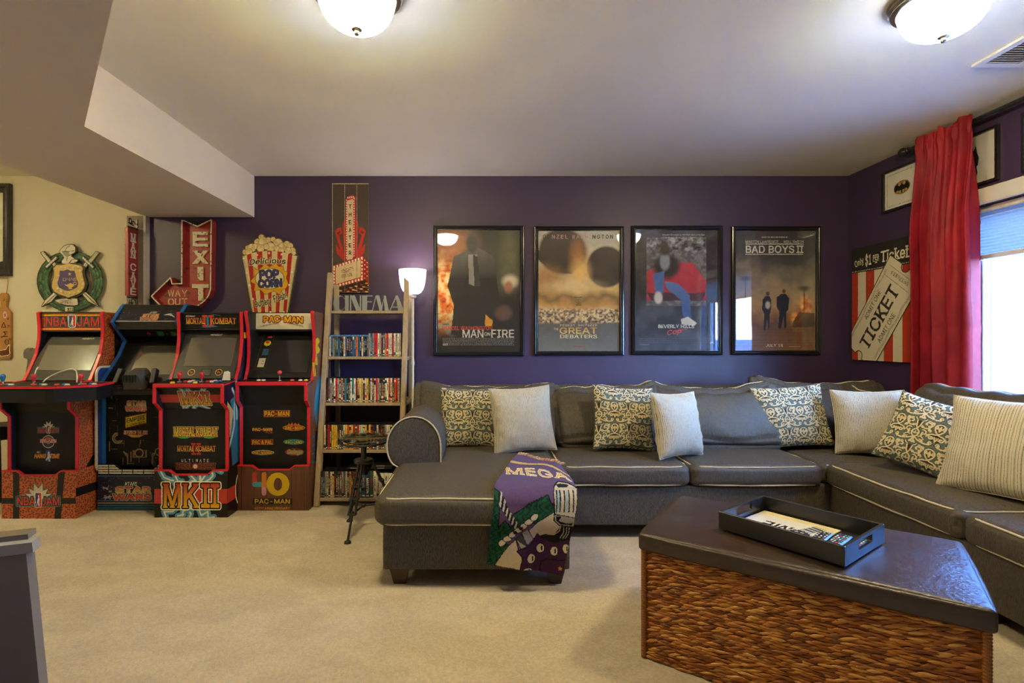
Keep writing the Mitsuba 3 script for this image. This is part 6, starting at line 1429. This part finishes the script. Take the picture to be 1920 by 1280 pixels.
for ch, b in (('E', (892, 222, 1085, 412)), ('X', (885, 460, 1095, 630)), ('I', (955, 668, 1026, 842)), ('T', (885, 888, 1098, 1098))):
    g = {'E': strokes([(0, 0), (.26, 0), (.26, 1), (0, 1)], [(0, .78), (1, .78), (1, 1), (0, 1)], [(0, .4), (.98, .4), (.98, .6), (0, .6)], [(0, 0), (1, 0), (1, .2), (0, .2)]), 'X': strokes([(.02, 1), (.32, 1), (1, 0), (.70, 0)], [(.68, 1), (.98, 1), (.32, 0), (.0, 0)]), 'I': sbox(0, 0, 1, 1), 'T': strokes([(0, .76), (1, .76), (1, 1), (0, 1)], [(.36, 0), (.66, 0), (.66, .8), (.36, .8)])}[ch]
    g = affinity.affine_transform(g, [b[2] - b[0], 0, 0, -(b[3] - b[1]), b[0], b[3]])
    obj('letter', prism(wl2(g, YB), .012, wall_frame(YB + .040)), 'chipped_cream', ex, label=f'raised letter {ch}')
art, M, W, H = board(310, 530, 360, 590, YB + .0415); Z = Zoom(art, ZX, ZY, ZK)
for t, y0, y1 in (('WAY', 965, 1050), ('OUT', 1072, 1160)):
    for k, ch in enumerate(t): g = (602, 690, 775)[k]; Z.text(ch, (g + 4, y0, g + (84, 76, 78)[k], y1), '#b9a27c'); Z.rect(g + 38, y0 - 3, g + 43, y1 + 3, '#6e1812')
art.put('lettering', M, ex, 'print_matte')

# MAN CAVE flag sign on the pilaster
mc = thing('man_cave_sign', 'narrow dark red flag sign lettered MAN CAVE on an iron bracket', 'sign')
mx, my0, my1, mz0, mz1 = -2.957, 4.305, 4.428, 1.602, 2.168
obj('board', bx(mx - .03, mx, my0, my1, mz0, mz1, .004), 'red_enamel', mc)
for ch, y0, y1 in (('M', 32, 92), ('A', 96, 150), ('N', 152, 202), ('C', 236, 288), ('A', 296, 346), ('V', 350, 402), ('E', 404, 452)):
    g = affinity.scale(fit(slabs(T(ch), .14, .126), (20, y0, 78, y1)), 1, -1, origin=(49, (y0 + y1) / 2)); g = affinity.affine_transform(g, [(my1 - my0) / 100, 0, 0, -(mz1 - mz0) / 460, 0, mz1 - mz0])
    obj('letter', prism(g, .003, frame([mx - .001, my0, mz0], [0, 1, 0], [0, 0, 1])), 'mat_white', mc, label=f'white letter {ch}')
for s, z in ((1, mz1), (-1, mz0)):
    obj('bracket_bar', bx(mx - .021, mx - .009, my0 + .01, 4.433, z + (.004 if s > 0 else -.016), z + (.016 if s > 0 else -.004)), 'black_metal', mc)
    t_ = np.linspace(0, 1, 22)
    for k in range(3):
        a = t_ * 5.4 + k * 2.1; r_ = .030 * (1 - .7 * t_)
        obj('iron_scroll', tube(np.c_[np.full(22, mx - .015), 4.385 - k * .02 + r_ * np.cos(a), z + s * (.045 + k * .012) + r_ * np.sin(a)], .004, 6), 'black_metal', mc, smooth=True)
    obj('wall_plate', bx(mx - .025, mx - .005, 4.427, 4.433, z - .02 if s > 0 else z - .09, z + .09 if s > 0 else z + .02), 'black_metal', mc)

# crest plaque
cr = thing('crest_plaque', 'round crest plaque with a green wreath, crossed swords, helmet and gold shield', 'plaque')
ZX, ZY, ZK = 60, 440, 8.0
def wl3(g, y): g = affinity.affine_transform(g, [1 / ZK, 0, 0, 1 / ZK, ZX, ZY]); return affinity.affine_transform(g, [y / F, 0, 0, -y / F, -CX * y / F, EYE + CY * y / F])
plain('plaque_black', (.016, .015, .013), .5); plain('plaque_ivory', (.56, .52, .42), .55); plain('plaque_gold', C('#b99a4e'), .45); plain('plaque_purple', C('#3c2a62'), .5)
for i, c in enumerate(('#1f4428', '#2c5a34', '#193820')): plain(f'wreath_green_{i}', C(c), .5)
RC = Point(585, 700); ring = affinity.scale(RC.buffer(1, 40), 486, 455).difference(affinity.scale(RC.buffer(1, 40), 345, 345))
obj('wreath_board', prism(wl3(affinity.scale(RC.buffer(1, 40), 480, 448).difference(affinity.scale(RC.buffer(1, 40), 338, 338)), WALL), .020, wall_frame(WALL - .002)), 'plaque_black', cr, label='dark wreath backing')
leafp = []
for i in range(3):
    lm = trimesh.creation.icosphere(1, 1.0); lm.apply_scale([.030, .016, .007]); leafp.append(mikit.ply(lm, f'wreath_green_{i}', smooth=True))
rg = np.random.default_rng(31)
for k in range(46):
    for j, (rx, ry, tilt) in enumerate(((460, 430, .35), (415, 392, 0), (372, 362, -.35))):
        a = -math.pi / 2 + (k + .33 * j) / 46 * 2 * math.pi
        x, y = 585 + rx * math.cos(a), 700 + ry * math.sin(a)
        if y > 1240: continue
        p = wp(ZX + x / ZK, ZY + y / ZK, WALL - .026); s = 1 if math.cos(a) > 0 else -1
        R = frame(p, [1, 0, 0], [0, 0, 1]) @ rotm(-a + s * (math.pi / 2 + tilt) + rg.normal(0, .12), [0, 0, 1])
        scene[numbered(cr + '__wreath_leaf')] = {**leafp[rg.integers(3)], 'to_world': mi.ScalarTransform4f(R)}
def piece(name, g, bs, back, th_, label=None, ow=12):
    g = g if hasattr(g, 'geom_type') else Polygon(g).buffer(0)
    k = obj(name, prism(wl3(g, WALL - .03), th_, wall_frame(WALL - back)), bs, cr, label=label)
    if ow: obj('outline', prism(wl3(g.buffer(ow), WALL - .03), th_ * .8, wall_frame(WALL - back)), 'plaque_black', k)
    return k
def mir(p): return [(1160 - x, y) for x, y in p]
for f in (lambda p: p, mir):
    sw_ = piece('sword', f([(160, 1072), (212, 985), (345, 862), (395, 888), (300, 1000)]), 'plaque_ivory', .026, .012, 'ivory sword blade')
    piece('sword', f([(148, 272), (185, 256), (300, 390), (262, 420)]), 'plaque_ivory', .026, .014, 'ivory sword grip'); piece('sword', f([(218, 482), (375, 330), (395, 352), (238, 500)]), 'plaque_ivory', .024, .018, 'ivory sword guard'); piece('sword', f([(305, 430), (345, 412), (392, 470), (352, 500)]), 'plaque_ivory', .026, .012, 'ivory sword collar')
    art, M, W, H = board(60, 440, 210, 600, WALL - .0405); Z = Zoom(art, ZX, ZY, ZK)
    for k in range(6): q = f([(175 + k * 19, 278 + k * 22), (196 + k * 19, 262 + k * 22)]); Z.line(q, 5, '#2a2620')
    Z.line(f([(185, 1055), (370, 880)]), 8, '#2a2620'); Z.line(f([(330, 425), (374, 482)]), 4, '#2a2620')
    for k in range(5): q = f([(250 + k * 30, 468 - k * 30)])[0]; Z.ell(*q, 7, 7, '#2a2620', 6)
    art.put('sword_lines', wall_frame(WALL - .0425, M[0, 3], M[2, 3]), cr, 'print_matte')
hel = piece('helmet', [(440, 245), (500, 180), (560, 155), (630, 155), (672, 195), (678, 250), (640, 285), (615, 290), (610, 330), (660, 365), (705, 372), (700, 400), (670, 425), (590, 430), (540, 440), (480, 436), (470, 400), (510, 350), (480, 300), (450, 280)], 'plaque_ivory', .026, .022, 'ivory helmet')
art, M, W, H = board(60, 440, 210, 600, WALL - .048); Z = Zoom(art, ZX, ZY, ZK)
Z.poly(Polygon([(650, 168), (678, 210), (678, 250), (640, 282), (650, 235)]), '#17140f'); Z.poly([(455, 262), (500, 235), (556, 255), (560, 300), (520, 325), (480, 300)], '#8f897a'); Z.line([(450, 255), (560, 250), (640, 235)], 7, '#17140f'); Z.line([(510, 335), (580, 300), (620, 285)], 7, '#17140f'); Z.line([(520, 390), (530, 340)], 6, '#17140f'); Z.line([(560, 425), (600, 370), (690, 372), (690, 400), (640, 412)], 7, '#17140f'); Z.line([(500, 240), (520, 195), (570, 168)], 5, '#17140f')
art.put('helmet_lines', wall_frame(WALL - .0485, M[0, 3], M[2, 3]), hel, 'print_matte')
shd = Polygon([(400, 465), (500, 462), (575, 440), (650, 455), (745, 470), (785, 505), (770, 560), (790, 650), (815, 740), (800, 800), (760, 860), (690, 900), (620, 920), (575, 940), (520, 915), (440, 890), (370, 850), (335, 790), (340, 720), (365, 640), (370, 560), (358, 510)]).buffer(6)
k = piece('shield', shd, 'plaque_gold', .028, .024, 'gold bordered shield', 0)
obj('shield_back', prism(wl3(shd.buffer(26), WALL - .03), .022, wall_frame(WALL - .020)), 'plaque_black', k)
obj('shield_field', prism(wl3(Polygon([(456, 545), (520, 545), (565, 525), (610, 545), (670, 548), (690, 640), (720, 730), (705, 790), (640, 825), (575, 845), (510, 828), (440, 790), (420, 730), (445, 640)]), WALL - .03), .008, wall_frame(WALL - .048)), 'plaque_purple', k, label='purple field')
for x, y in ((440, 492), (508, 498), (566, 490), (628, 498), (692, 492), (727, 545), (733, 610), (752, 678), (768, 738), (753, 805), (704, 852), (638, 872), (572, 886), (508, 872), (442, 855), (392, 810), (374, 745), (388, 680), (408, 615), (406, 550)):
    p = wp(ZX + x / ZK, ZY + y / ZK, WALL - .050); m = trimesh.creation.icosphere(2, .0115); m.apply_translation(p); obj('pearl', m, 'plaque_ivory', k, smooth=True, label='pearl stud')
art, M, W, H = board(60, 440, 210, 600, WALL - .0565); Z = Zoom(art, ZX, ZY, ZK)
Z.text('ΩΨΦ', (460, 645, 680, 695), '#c4ad6a', bold=False); Z.poly([(566 + (28 if j % 2 == 0 else 11) * math.sin(j * math.pi / 5), 588 - (28 if j % 2 == 0 else 11) * math.cos(j * math.pi / 5)) for j in range(10)], '#c4ad6a')
Z.poly([(470, 738), (520, 750), (560, 735), (580, 722), (600, 735), (640, 742), (625, 775), (595, 790), (606, 815), (542, 815), (556, 790), (525, 775), (500, 755)], '#c4a456'); Z.poly(Point(645, 732).buffer(26).difference(Point(645, 732).buffer(15)).difference(sbox(600, 735, 645, 770)), '#c4a456')
art.put('shield_print', M, k, 'print_matte')
hd = piece('clasped_hands', [(355, 985), (440, 965), (560, 955), (690, 960), (700, 1050), (640, 1062), (540, 1055), (430, 1030)], 'plaque_ivory', .026, .014, 'ivory clasped hands')
art, M, W, H = board(60, 440, 210, 600, WALL - .0405); Z = Zoom(art, ZX, ZY, ZK)
for q in range(4): Z.line([(400 + q * 8, 985 + q * 15), (480, 975 + q * 16), (560, 985 + q * 16)], 4, '#3a342a')
for x in (470, 505, 540): Z.line([(x, 975), (x - 6, 1040)], 3, '#3a342a')
Z.line([(578, 960), (575, 1055)], 5, '#3a342a'); Z.line([(600, 962), (598, 1058)], 3, '#3a342a')
art.put('hand_lines', wall_frame(WALL - .0408, M[0, 3], M[2, 3]), hd, 'print_matte')
k = piece('letter_tab', sbox(515, 1085, 635, 1148), 'plaque_ivory', .034, .010, 'small ivory letter tab', 0)
art, M, W, H = board(60, 440, 210, 600, WALL - .0445); Z = Zoom(art, ZX, ZY, ZK); Z.text('KII', (530, 1095, 620, 1140), '#3a2c1c', slab=.12); art.put('print', M, k, 'print_matte')

# picture and paddle at the left edge
pf = thing('framed_picture', 'black framed picture with a white mat hanging over the wooden paddle', 'picture')
for m in mitred(-150, 345.5, 24, 517.5, WALL - .002, [(0, 0), (0, .03), (.006, .036), (.024, .030), (.040, .034), (.052, .022), (.070, .016), (.074, .006)]): obj('frame_rail', m, 'frame_black', pf, smooth=25)
art, M, W, H = board(-134, 361, 8, 502, WALL - .008)
art.rect(-134, 361, 8, 502, '#cfc9ba'); art.rect(-104, 391, -16, 470, '#8f8a80'); art.ell(4, 502, 10, 12, '#2a2724', 10)
art.put('matted_print', M, pf, 'print_matte')
pd = thing('wooden_paddle', 'varnished wooden paddle with carved Greek letters hanging at the left edge', 'paddle')
def pad_fn(p, n, uv): return mix((.26, .105, .022), (.40, .19, .045), fbm(p.x * 30, p.z * 3.5, 0.0, 3))
scene['paddle_wood'] = {'type': 'twosided', 'bsdf': {'type': 'principled', 'base_color': proc(pad_fn), 'roughness': .3, 'specular': .5}}
P = Polygon([(4.5, 553), (7, 549.5), (15, 549.5), (18.5, 553), (19, 560), (16.5, 568), (16.5, 576), (24.5, 586), (24.5, 668), (22, 672), (-7, 672), (-9.5, 668), (-9.5, 586), (5.5, 576), (6, 568), (4, 560)]).buffer(1).buffer(-1)
P2 = affinity.affine_transform(P, [WALL / F, 0, 0, -WALL / F, -CX * WALL / F, EYE + CY * WALL / F])
obj('blade', prism(P2, .022, wall_frame(WALL - .002)), 'paddle_wood', pd)
art, M, W, H = board(-20, 540, 40, 680, WALL - .0248); Z = Zoom(art, 0, 330, 3.46)
for ch, b in (('Δ', (8, 948, 40, 982)), ('Σ', (20, 1008, 50, 1042)), ('Θ', (30, 1060, 60, 1092)), ('A', (22, 790, 32, 810)), ('I', (40, 795, 44, 815))): Z.text(ch, b, '#2c1408', bold=False)
for x, y in ((46, 920), (50, 968), (6, 1038), (58, 1052)): Z.rect(x, y, x + 14, y + 4, '#4a2410'); Z.rect(x + 2, y + 7, x + 12, y + 11, '#4a2410')
Z.ell(34, 900, 14, 24, '#c9a8a4', 10); Z.ell(34, 902, 6, 11, '#a84a4a', 8)
Z.poly(Polygon([(0, 1130), (40, 1120), (58, 1090), (68, 1095), (66, 1130), (70, 1150), (56, 1165), (10, 1172), (0, 1165)]), '#d8c49a'); Z.poly(Polygon([(2, 1134), (42, 1126), (58, 1100), (63, 1100), (60, 1132), (64, 1150), (54, 1160), (10, 1166), (2, 1160)]), '#5a3014')
art.put('carving', M, pd, 'print_matte')
a, b = wp(12, 551, WALL - .015), wp(15, 521, WALL - .015)
obj('cord', cat(tube([a, (a + b) / 2 + [.004, 0, 0], b], .003, 6), tube([b + [-.09, 0, .006], b + [-.03, 0, -.004], b], .003, 6)), 'paddle_wood', pd, smooth=True, label='brown leather cord')

# chair back behind the basketball cabinet
chr_ = thing('wooden_chair', 'grey brown chair back with a scrolled top rail behind the basketball cabinet', 'chair')
pts = [(44, 662), (46, 656), (51, 652.5), (55, 654), (58, 658.5), (62, 655), (68, 652.5), (90, 653), (110, 658), (112, 668), (106, 672), (50, 672.5), (45, 670)]
Yc = 4.27
def wc(p): return [tuple(wp(x, y, Yc)[[0, 2]]) for x, y in p]
obj('top_rail', prism(Polygon(wc(pts)).buffer(.006).buffer(-.004), .05, wall_frame(Yc + .05)), 'stand_grey', chr_, label='scrolled top rail')
obj('back_slab', prism(Polygon(wc([(50, 672), (104, 672), (112, 760), (38, 760)])), .035, wall_frame(Yc + .045)), 'stand_grey', chr_)
x0, x1 = wp(38, 760, Yc)[0], wp(112, 760, Yc)[0]
obj('seat', bx(x0, x1, Yc - .06, Yc + .05, .42, .47, .01), 'stand_grey', chr_)
for x in (x0 + .02, x1 - .02):
    obj('leg', bar((x, Yc + .025, 0), (x, Yc + .025, .72), .04, .04, (0, -1, 0)), 'stand_grey', chr_)
    obj('leg', bar((x, Yc - .045, 0), (x, Yc - .045, .43), .04, .03, (0, -1, 0)), 'stand_grey', chr_)

# black stool half hidden beyond the basketball cabinet
bs = thing('bar_stool', 'black stool half hidden at the left of the basketball cabinet', 'stool')
bxc, byc = -3.585, 3.80
obj('seat', lathe([(0, .52), (.16, .52), (.17, .53), (.17, .60), (.16, .615), (0, .615)], (bxc, byc, 0), 32), 'black_matte', bs, smooth=40)
obj('foot_ring', tube(np.c_[bxc + .165 * np.cos(ang), byc + .165 * np.sin(ang), np.full(48, .20)], .012, 8, True), 'black_metal', bs, smooth=True)
for a in (.6, 2.17, 3.74, 5.31): obj('leg', rod((bxc + .12 * math.cos(a), byc + .12 * math.sin(a), .53), (bxc + .18 * math.cos(a), byc + .18 * math.sin(a), 0), .014, 8), 'black_metal', bs, smooth=40)
# ---------------------------------------------------------------- window wall: shade, rod, curtain, pictures, ticket sign; bin at the left
scene['pleated_cloth'] = {'type': 'principledthin', 'base_color': rgb((.30, .33, .36)), 'roughness': .7, 'diff_trans': .4, 'spec_trans': 0.0}
shade = thing('window_shade', 'blue grey pleated shade drawn part way down the bright window', 'window shade')
n = 26
def shade_fn(u, v):
    k = np.abs((v * n / 2) % 1 - .5) * 2
    return np.stack([RX + .050 + .016 * k, WY0 + .01 + u * (WY1 - WY0 - .02), 2.045 - v * (2.045 - 1.775)], 1)
m, _, _ = grid(shade_fn, 2, n * 2 + 1); obj('pleats', m, 'pleated_cloth', shade)
obj('head_rail', bx(RX + .035, RX + .085, WY0 + .008, WY1 - .008, 2.045, WZ1 - .002, .004), 'white_trim', shade); obj('bottom_rail', bx(RX + .042, RX + .076, WY0 + .01, WY1 - .01, 1.750, 1.777, .004), 'white_trim', shade)

rx, rz = 3.045, 2.602
rod_ = thing('curtain_rod', 'black curtain rod with a round finial under the ceiling above the window', 'curtain rod')
obj('rod', rod((rx, 3.74, rz), (rx, .9, rz), .013, 14), 'black_metal', rod_, smooth=40)
fin = lathe([(0, 0), (.012, 0), (.020, .006), (.020, .014), (.014, .020), (.022, .030), (.031, .048), (.031, .062), (.022, .080), (.008, .090), (0, .091)], n=24)
fin.apply_transform(frame([rx, 3.735, rz], [1, 0, 0], [0, 0, 1]) @ rotm(math.pi, [1, 0, 0])); obj('finial', fin, 'black_paint', rod_, smooth=50, label='black glossy onion finial')
for y in (3.70, 2.35): obj('bracket', cat(bx(rx - .008, RX, y - .008, y + .008, rz - .022, rz - .008, .002), bx(RX - .006, RX, y - .015, y + .015, rz - .06, rz + .02, .002)), 'black_metal', rod_)

cur = thing('curtain', 'red velvet curtain hanging in deep folds beside the window', 'curtain')
def cur_fn(u, v):
    z = 2.632 - v * (2.632 - .10)
    y0 = 3.645 + .01 * v; y1 = 3.195 - .03 * v ** 1.3
    ph = u + .018 * np.sin(u * 9 + v * 2.2)
    y = y0 + (y1 - y0) * ph
    amp = .018 + .044 * soft(v, .02, .30)
    a_ = u * 2 * np.pi * 4.6 + .6 + .35 * np.sin(v * 2.6)
    w = 1.5 * (np.abs(np.sin(a_ / 2)) ** .7 * 2 - 1.15) + .35 * np.sin(u * 2 * np.pi * 10 + 2.0 + v * 1.3) * soft(.6 - v, 0, .5)
    x = 3.012 - amp * (.9 * w) + .012 * (meshkit.fbm(np.c_[u * 5, v * 9, u * 0], 3, 5) - .5)
    gather = np.exp(-((v - .028) / .016) ** 2); x = x + .010 * gather * np.sin(u * 60) - .004 * gather
    x = np.minimum(x, 3.096)
    fold = np.exp(-((v - .26) / .006) ** 2) + np.exp(-((v - .52) / .006) ** 2) + .8 * np.exp(-((v - .74) / .005) ** 2); x = x + .004 * fold
    y = y + .012 * np.cos(u * 2 * np.pi * 5.5 + .6) * soft(v, .05, .4)
    z = z + .012 * (np.sin(u * 40 + 1) * .5 + np.sin(u * 17)) * np.exp(-v * 40)
    return np.stack([x, y, z], 1)
def velvet_fn(p, n, uv):
    t = fbm(p.y * 9, p.z * 5, p.x * 9, 4); return mix((.17, .005, .012), (.255, .008, .016), smoothstep(.3, .7, t))
scene['velvet_cloth'] = {'type': 'twosided', 'bsdf': {'type': 'principled', 'base_color': proc(velvet_fn), 'roughness': .6, 'specular': .25, 'sheen': .4, 'sheen_tint': .9}}
m, _, _ = grid(cur_fn, 150, 190); obj('velvet', m, 'velvet_cloth', cur, smooth=True)

def right_frame(o_y, o_z, x): return frame([x, o_y, o_z], [0, -1, 0], [0, 0, 1])     # local x runs towards the viewer, z off the wall
def wall_picture(label, y0, y1, z0, z1, art_fn):
    t = thing('framed_print', label, 'picture')
    W, H, b = y0 - y1, z1 - z0, .016
    M = right_frame(y0, z0, RX)
    for p in (sbox(0, 0, W, b), sbox(0, H - b, W, H), sbox(0, b, b, H - b), sbox(W - b, b, W, H - b)): obj('frame_rail', prism(p, .022, M), 'frame_black', t)
    obj('mat_board', prism(sbox(b, b, W - b, H - b), .006, M), 'mat_white', t)
    ar = Art(0, 0, W * 1000, H * 1000, W, H); art_fn(ar, W * 1000, H * 1000); M2 = M.copy(); M2[0, 3] -= .006; ar.put('print', M2, t, 'print_matte')
plain('mat_white', (.62, .60, .56), .5)
def emblem(a, w, h):
    a.poly(sbox(38, 38, w - 38, h - 38).difference(sbox(40, 40, w - 40, h - 40)), '#3a3836')
    cx, cy = w / 2, h / 2; e = affinity.scale(Point(cx, cy).buffer(1, 24), 74, 47); a.poly(e.buffer(3), '#2a241c'); a.poly(e, '#a3814a'); a.poly(affinity.scale(Point(cx, cy).buffer(1, 24), 70, 43), '#141414')
    for s in (-1, 1):
        a.ell(cx + s * 22, cy - 28, 13, 14, '#a3814a'); a.ell(cx + s * 16, cy + 31, 11, 13, '#a3814a'); a.ell(cx + s * 40, cy + 26, 12, 11, '#a3814a'); a.poly([(cx + s * 4, cy - 44), (cx + s * 9, cy - 44), (cx + s * 8, cy - 22), (cx + s * 5, cy - 26)], '#a3814a')
    a.ell(cx, cy - 40, 3, 6, '#a3814a')
wall_picture('black framed print of a gold oval bat emblem, left of the curtain', 4.075, 3.715, 2.222, 2.538, emblem)
def dark_shape(a, w, h): a.poly([(w * .38, h * .92), (w * .40, h * .5), (w * .44, h * .2), (w * .5, h * .45), (w * .58, h * .2), (w * .60, h * .5), (w * .62, h * .92)], '#1a1a1c'); a.ell(w * .55, h * .55, 4, 8, '#b8a43c')
wall_picture('black framed white print half hidden behind the curtain', 3.50, 3.155, 2.210, 2.546, lambda a, w, h: a.poly([(w * .30, h * .84), (w * .36, h * .3), (w * .52, h * .30), (w * .56, h * .22), (w * .58, h * .36), (w * .615, h * .47), (w * .60, h * .6), (w * .57, h * .62), (w * .59, h * .74), (w * .55, h * .86)], '#1a1a1c'))
wall_picture('black framed print high over the window at the right edge', 3.015, 2.67, 2.205, 2.55, lambda a, w, h: a.rect(40, 40, w - 40, h - 40, '#8a867c'))

tk = thing('ticket_sign', 'canvas sign lettered ONLY $1 PER TICKET with a big slanted ticket, left of the curtain', 'sign')
W, H = .69, .926; M = right_frame(4.388, 1.070, RX - .001)
obj('canvas', prism(sbox(0, 0, W, H), .030, M), 'black_matte', tk)
ar = Art(0, 0, 690, 926, W, H)
rg = np.random.default_rng(44)
ar.rect(0, 0, 690, 926, '#c9bfa6'); 
for x0, x1 in ((0, 70), (160, 250), (350, 440), (530, 620)): ar.rect(x0, 190, x1, 926, '#a8331f')
for k in range(150): x, y = rg.uniform(0, 690), rg.uniform(190, 920); ar.poly(LineString([(x, y), (x + rg.uniform(-26, 26), y + rg.uniform(-30, 30))]).buffer(.8), ['#b96a50', '#b3a78e', '#8c2a1a'][k % 3])
ar.rect(0, 0, 690, 186, '#262321'); ar.rect(0, 186, 690, 204, '#262321')
for k in range(40): ar.ell(9 + k * 17.5, 193, 4.5, 4.5, '#c9bfa6', 6)
for k in range(50): x, y = rg.uniform(0, 690), rg.uniform(0, 186); ar.ell(x, y, rg.uniform(1, 5), rg.uniform(.6, 2), '#4a453f', 4)
ar.text('Only', (36, 92, 140, 160), '#cfc5ac', rot=-14, slab=.06); ar.text('$1', (156, 62, 222, 168), '#cfc5ac', slab=.08); ar.text('PER', (238, 84, 306, 128), '#cfc5ac', slab=.1); ar.rect(238, 134, 306, 138, '#cfc5ac'); ar.ell(272, 148, 14, 5, '#cfc5ac', 6); ar.text('Ticket', (322, 66, 600, 156), '#cfc5ac', slab=.12)
ang = 54
tkp = affinity.rotate(sbox(-412, -180, 412, 180).difference(Point(412, 0).buffer(44)).difference(Point(-412, 0).buffer(44)), -ang, origin=(0, 0)); tkp = affinity.translate(tkp, 322, 556)
ar.poly(tkp.buffer(7), '#3a342c'); ar.poly(tkp, '#cfc5ab')
def slant(t, u, v, w, h, c, **kw):
    g = T(t, kw.get('bold', True)); g = slabs(g, kw['slab'], kw['slab'] * .9) if 'slab' in kw else g
    g = affinity.scale(fit(g, (u - w / 2, v - h / 2, u + w / 2, v + h / 2)), 1, -1, origin=(u, v)); g = affinity.rotate(g, kw.get('extra', 0), origin=(u, v)); g = affinity.translate(affinity.rotate(g, -ang, origin=(0, 0)), 322, 556); ar.poly(g, c)
slant('TICKET', -40, 0, 560, 118, '#2b2724', slab=.10)
for k in range(90): u, v = rg.uniform(-320, 240), rg.uniform(-60, 60); g = affinity.translate(affinity.rotate(sbox(u, v, u + rg.uniform(3, 16), v + rg.uniform(1.5, 4)), -ang, origin=(0, 0)), 322, 556); ar.poly(g, '#b9ae95')
slant('ADMIT ONE', 10, -112, 260, 40, '#3a342c', bold=False); slant('ADMIT ONE', -60, 112, 260, 40, '#3a342c', bold=False); slant('59376839', 318, 0, 190, 30, '#4a443a', bold=False, extra=90 + 180)
for v in (-160, -150, 150, 160): g = LineString([(u, v + 6 * math.sin(u * .03)) for u in range(-330, 330, 20)]).buffer(1.3); ar.poly(affinity.translate(affinity.rotate(g, -ang, origin=(0, 0)), 322, 556), '#6a6050')
for u in (268, 352): g = sbox(u, -140, u + 3, 140); ar.poly(affinity.translate(affinity.rotate(g, -ang, origin=(0, 0)), 322, 556), '#6a6050')
M2 = M.copy(); M2[0, 3] -= .030; ar.put('print', M2, tk, 'print_matte')

# chair back in the left foreground
fc = thing('foreground_chair', 'dark taupe leather chair back with a grey top rail in the left foreground', 'chair')
plain('rail_grey', (.28, .28, .29), .35)
d = np.array([.054, .022]) / np.hypot(.054, .022); nn = np.array([-d[1], d[0]])
p0 = np.array([-1.048, 1.20]); wd = .46
def slab_pts(t0, z0, t1, z1, f0, f1, ext0=0.0, ext1=0.0):
    """board between two heights; t: offset along its normal, f: outward flare of its right end"""
    q = []
    for z, t, f in ((z0, t0, f0), (z1, t1, f1)):
        for s in (f, -wd - f):
            for k in (0, .045): q.append([*(p0 + d * s + nn * (t + k)), z])
    return trimesh.convex.convex_hull(np.array(q))
obj('back_panel', slab_pts(.0, .30, .0, .752, .026, -.010), 'taupe', fc, label='dark taupe leather back')
rail = slab_pts(-.008, .750, -.008, .774, .006, .004); obj('top_rail', rail, 'rail_grey', fc, label='grey top rail')
rail = slab_pts(.018, .774, .022, .785, -.012, -.014); obj('rail_cap', rail, 'taupe', fc)
q0, q1 = p0 + d * .02, p0 - d * (wd + .02)
sh = Polygon([q0 - nn * .42, q0 + nn * .03, q1 + nn * .03, q1 - nn * .42]); obj('seat', prism(sh.buffer(-.01).buffer(.01, 3), .09, frame([0, 0, .30], [1, 0, 0], [0, 1, 0])), 'taupe', fc)
for q in (q0, q1):
    for k in (.0, -.38): a = q + nn * k + (d * -.03 if q is q0 else d * .03); obj('leg', bx(a[0] - .02, a[0] + .02, a[1] - .02, a[1] + .02, 0, .305, .003), 'dark_wood', fc)
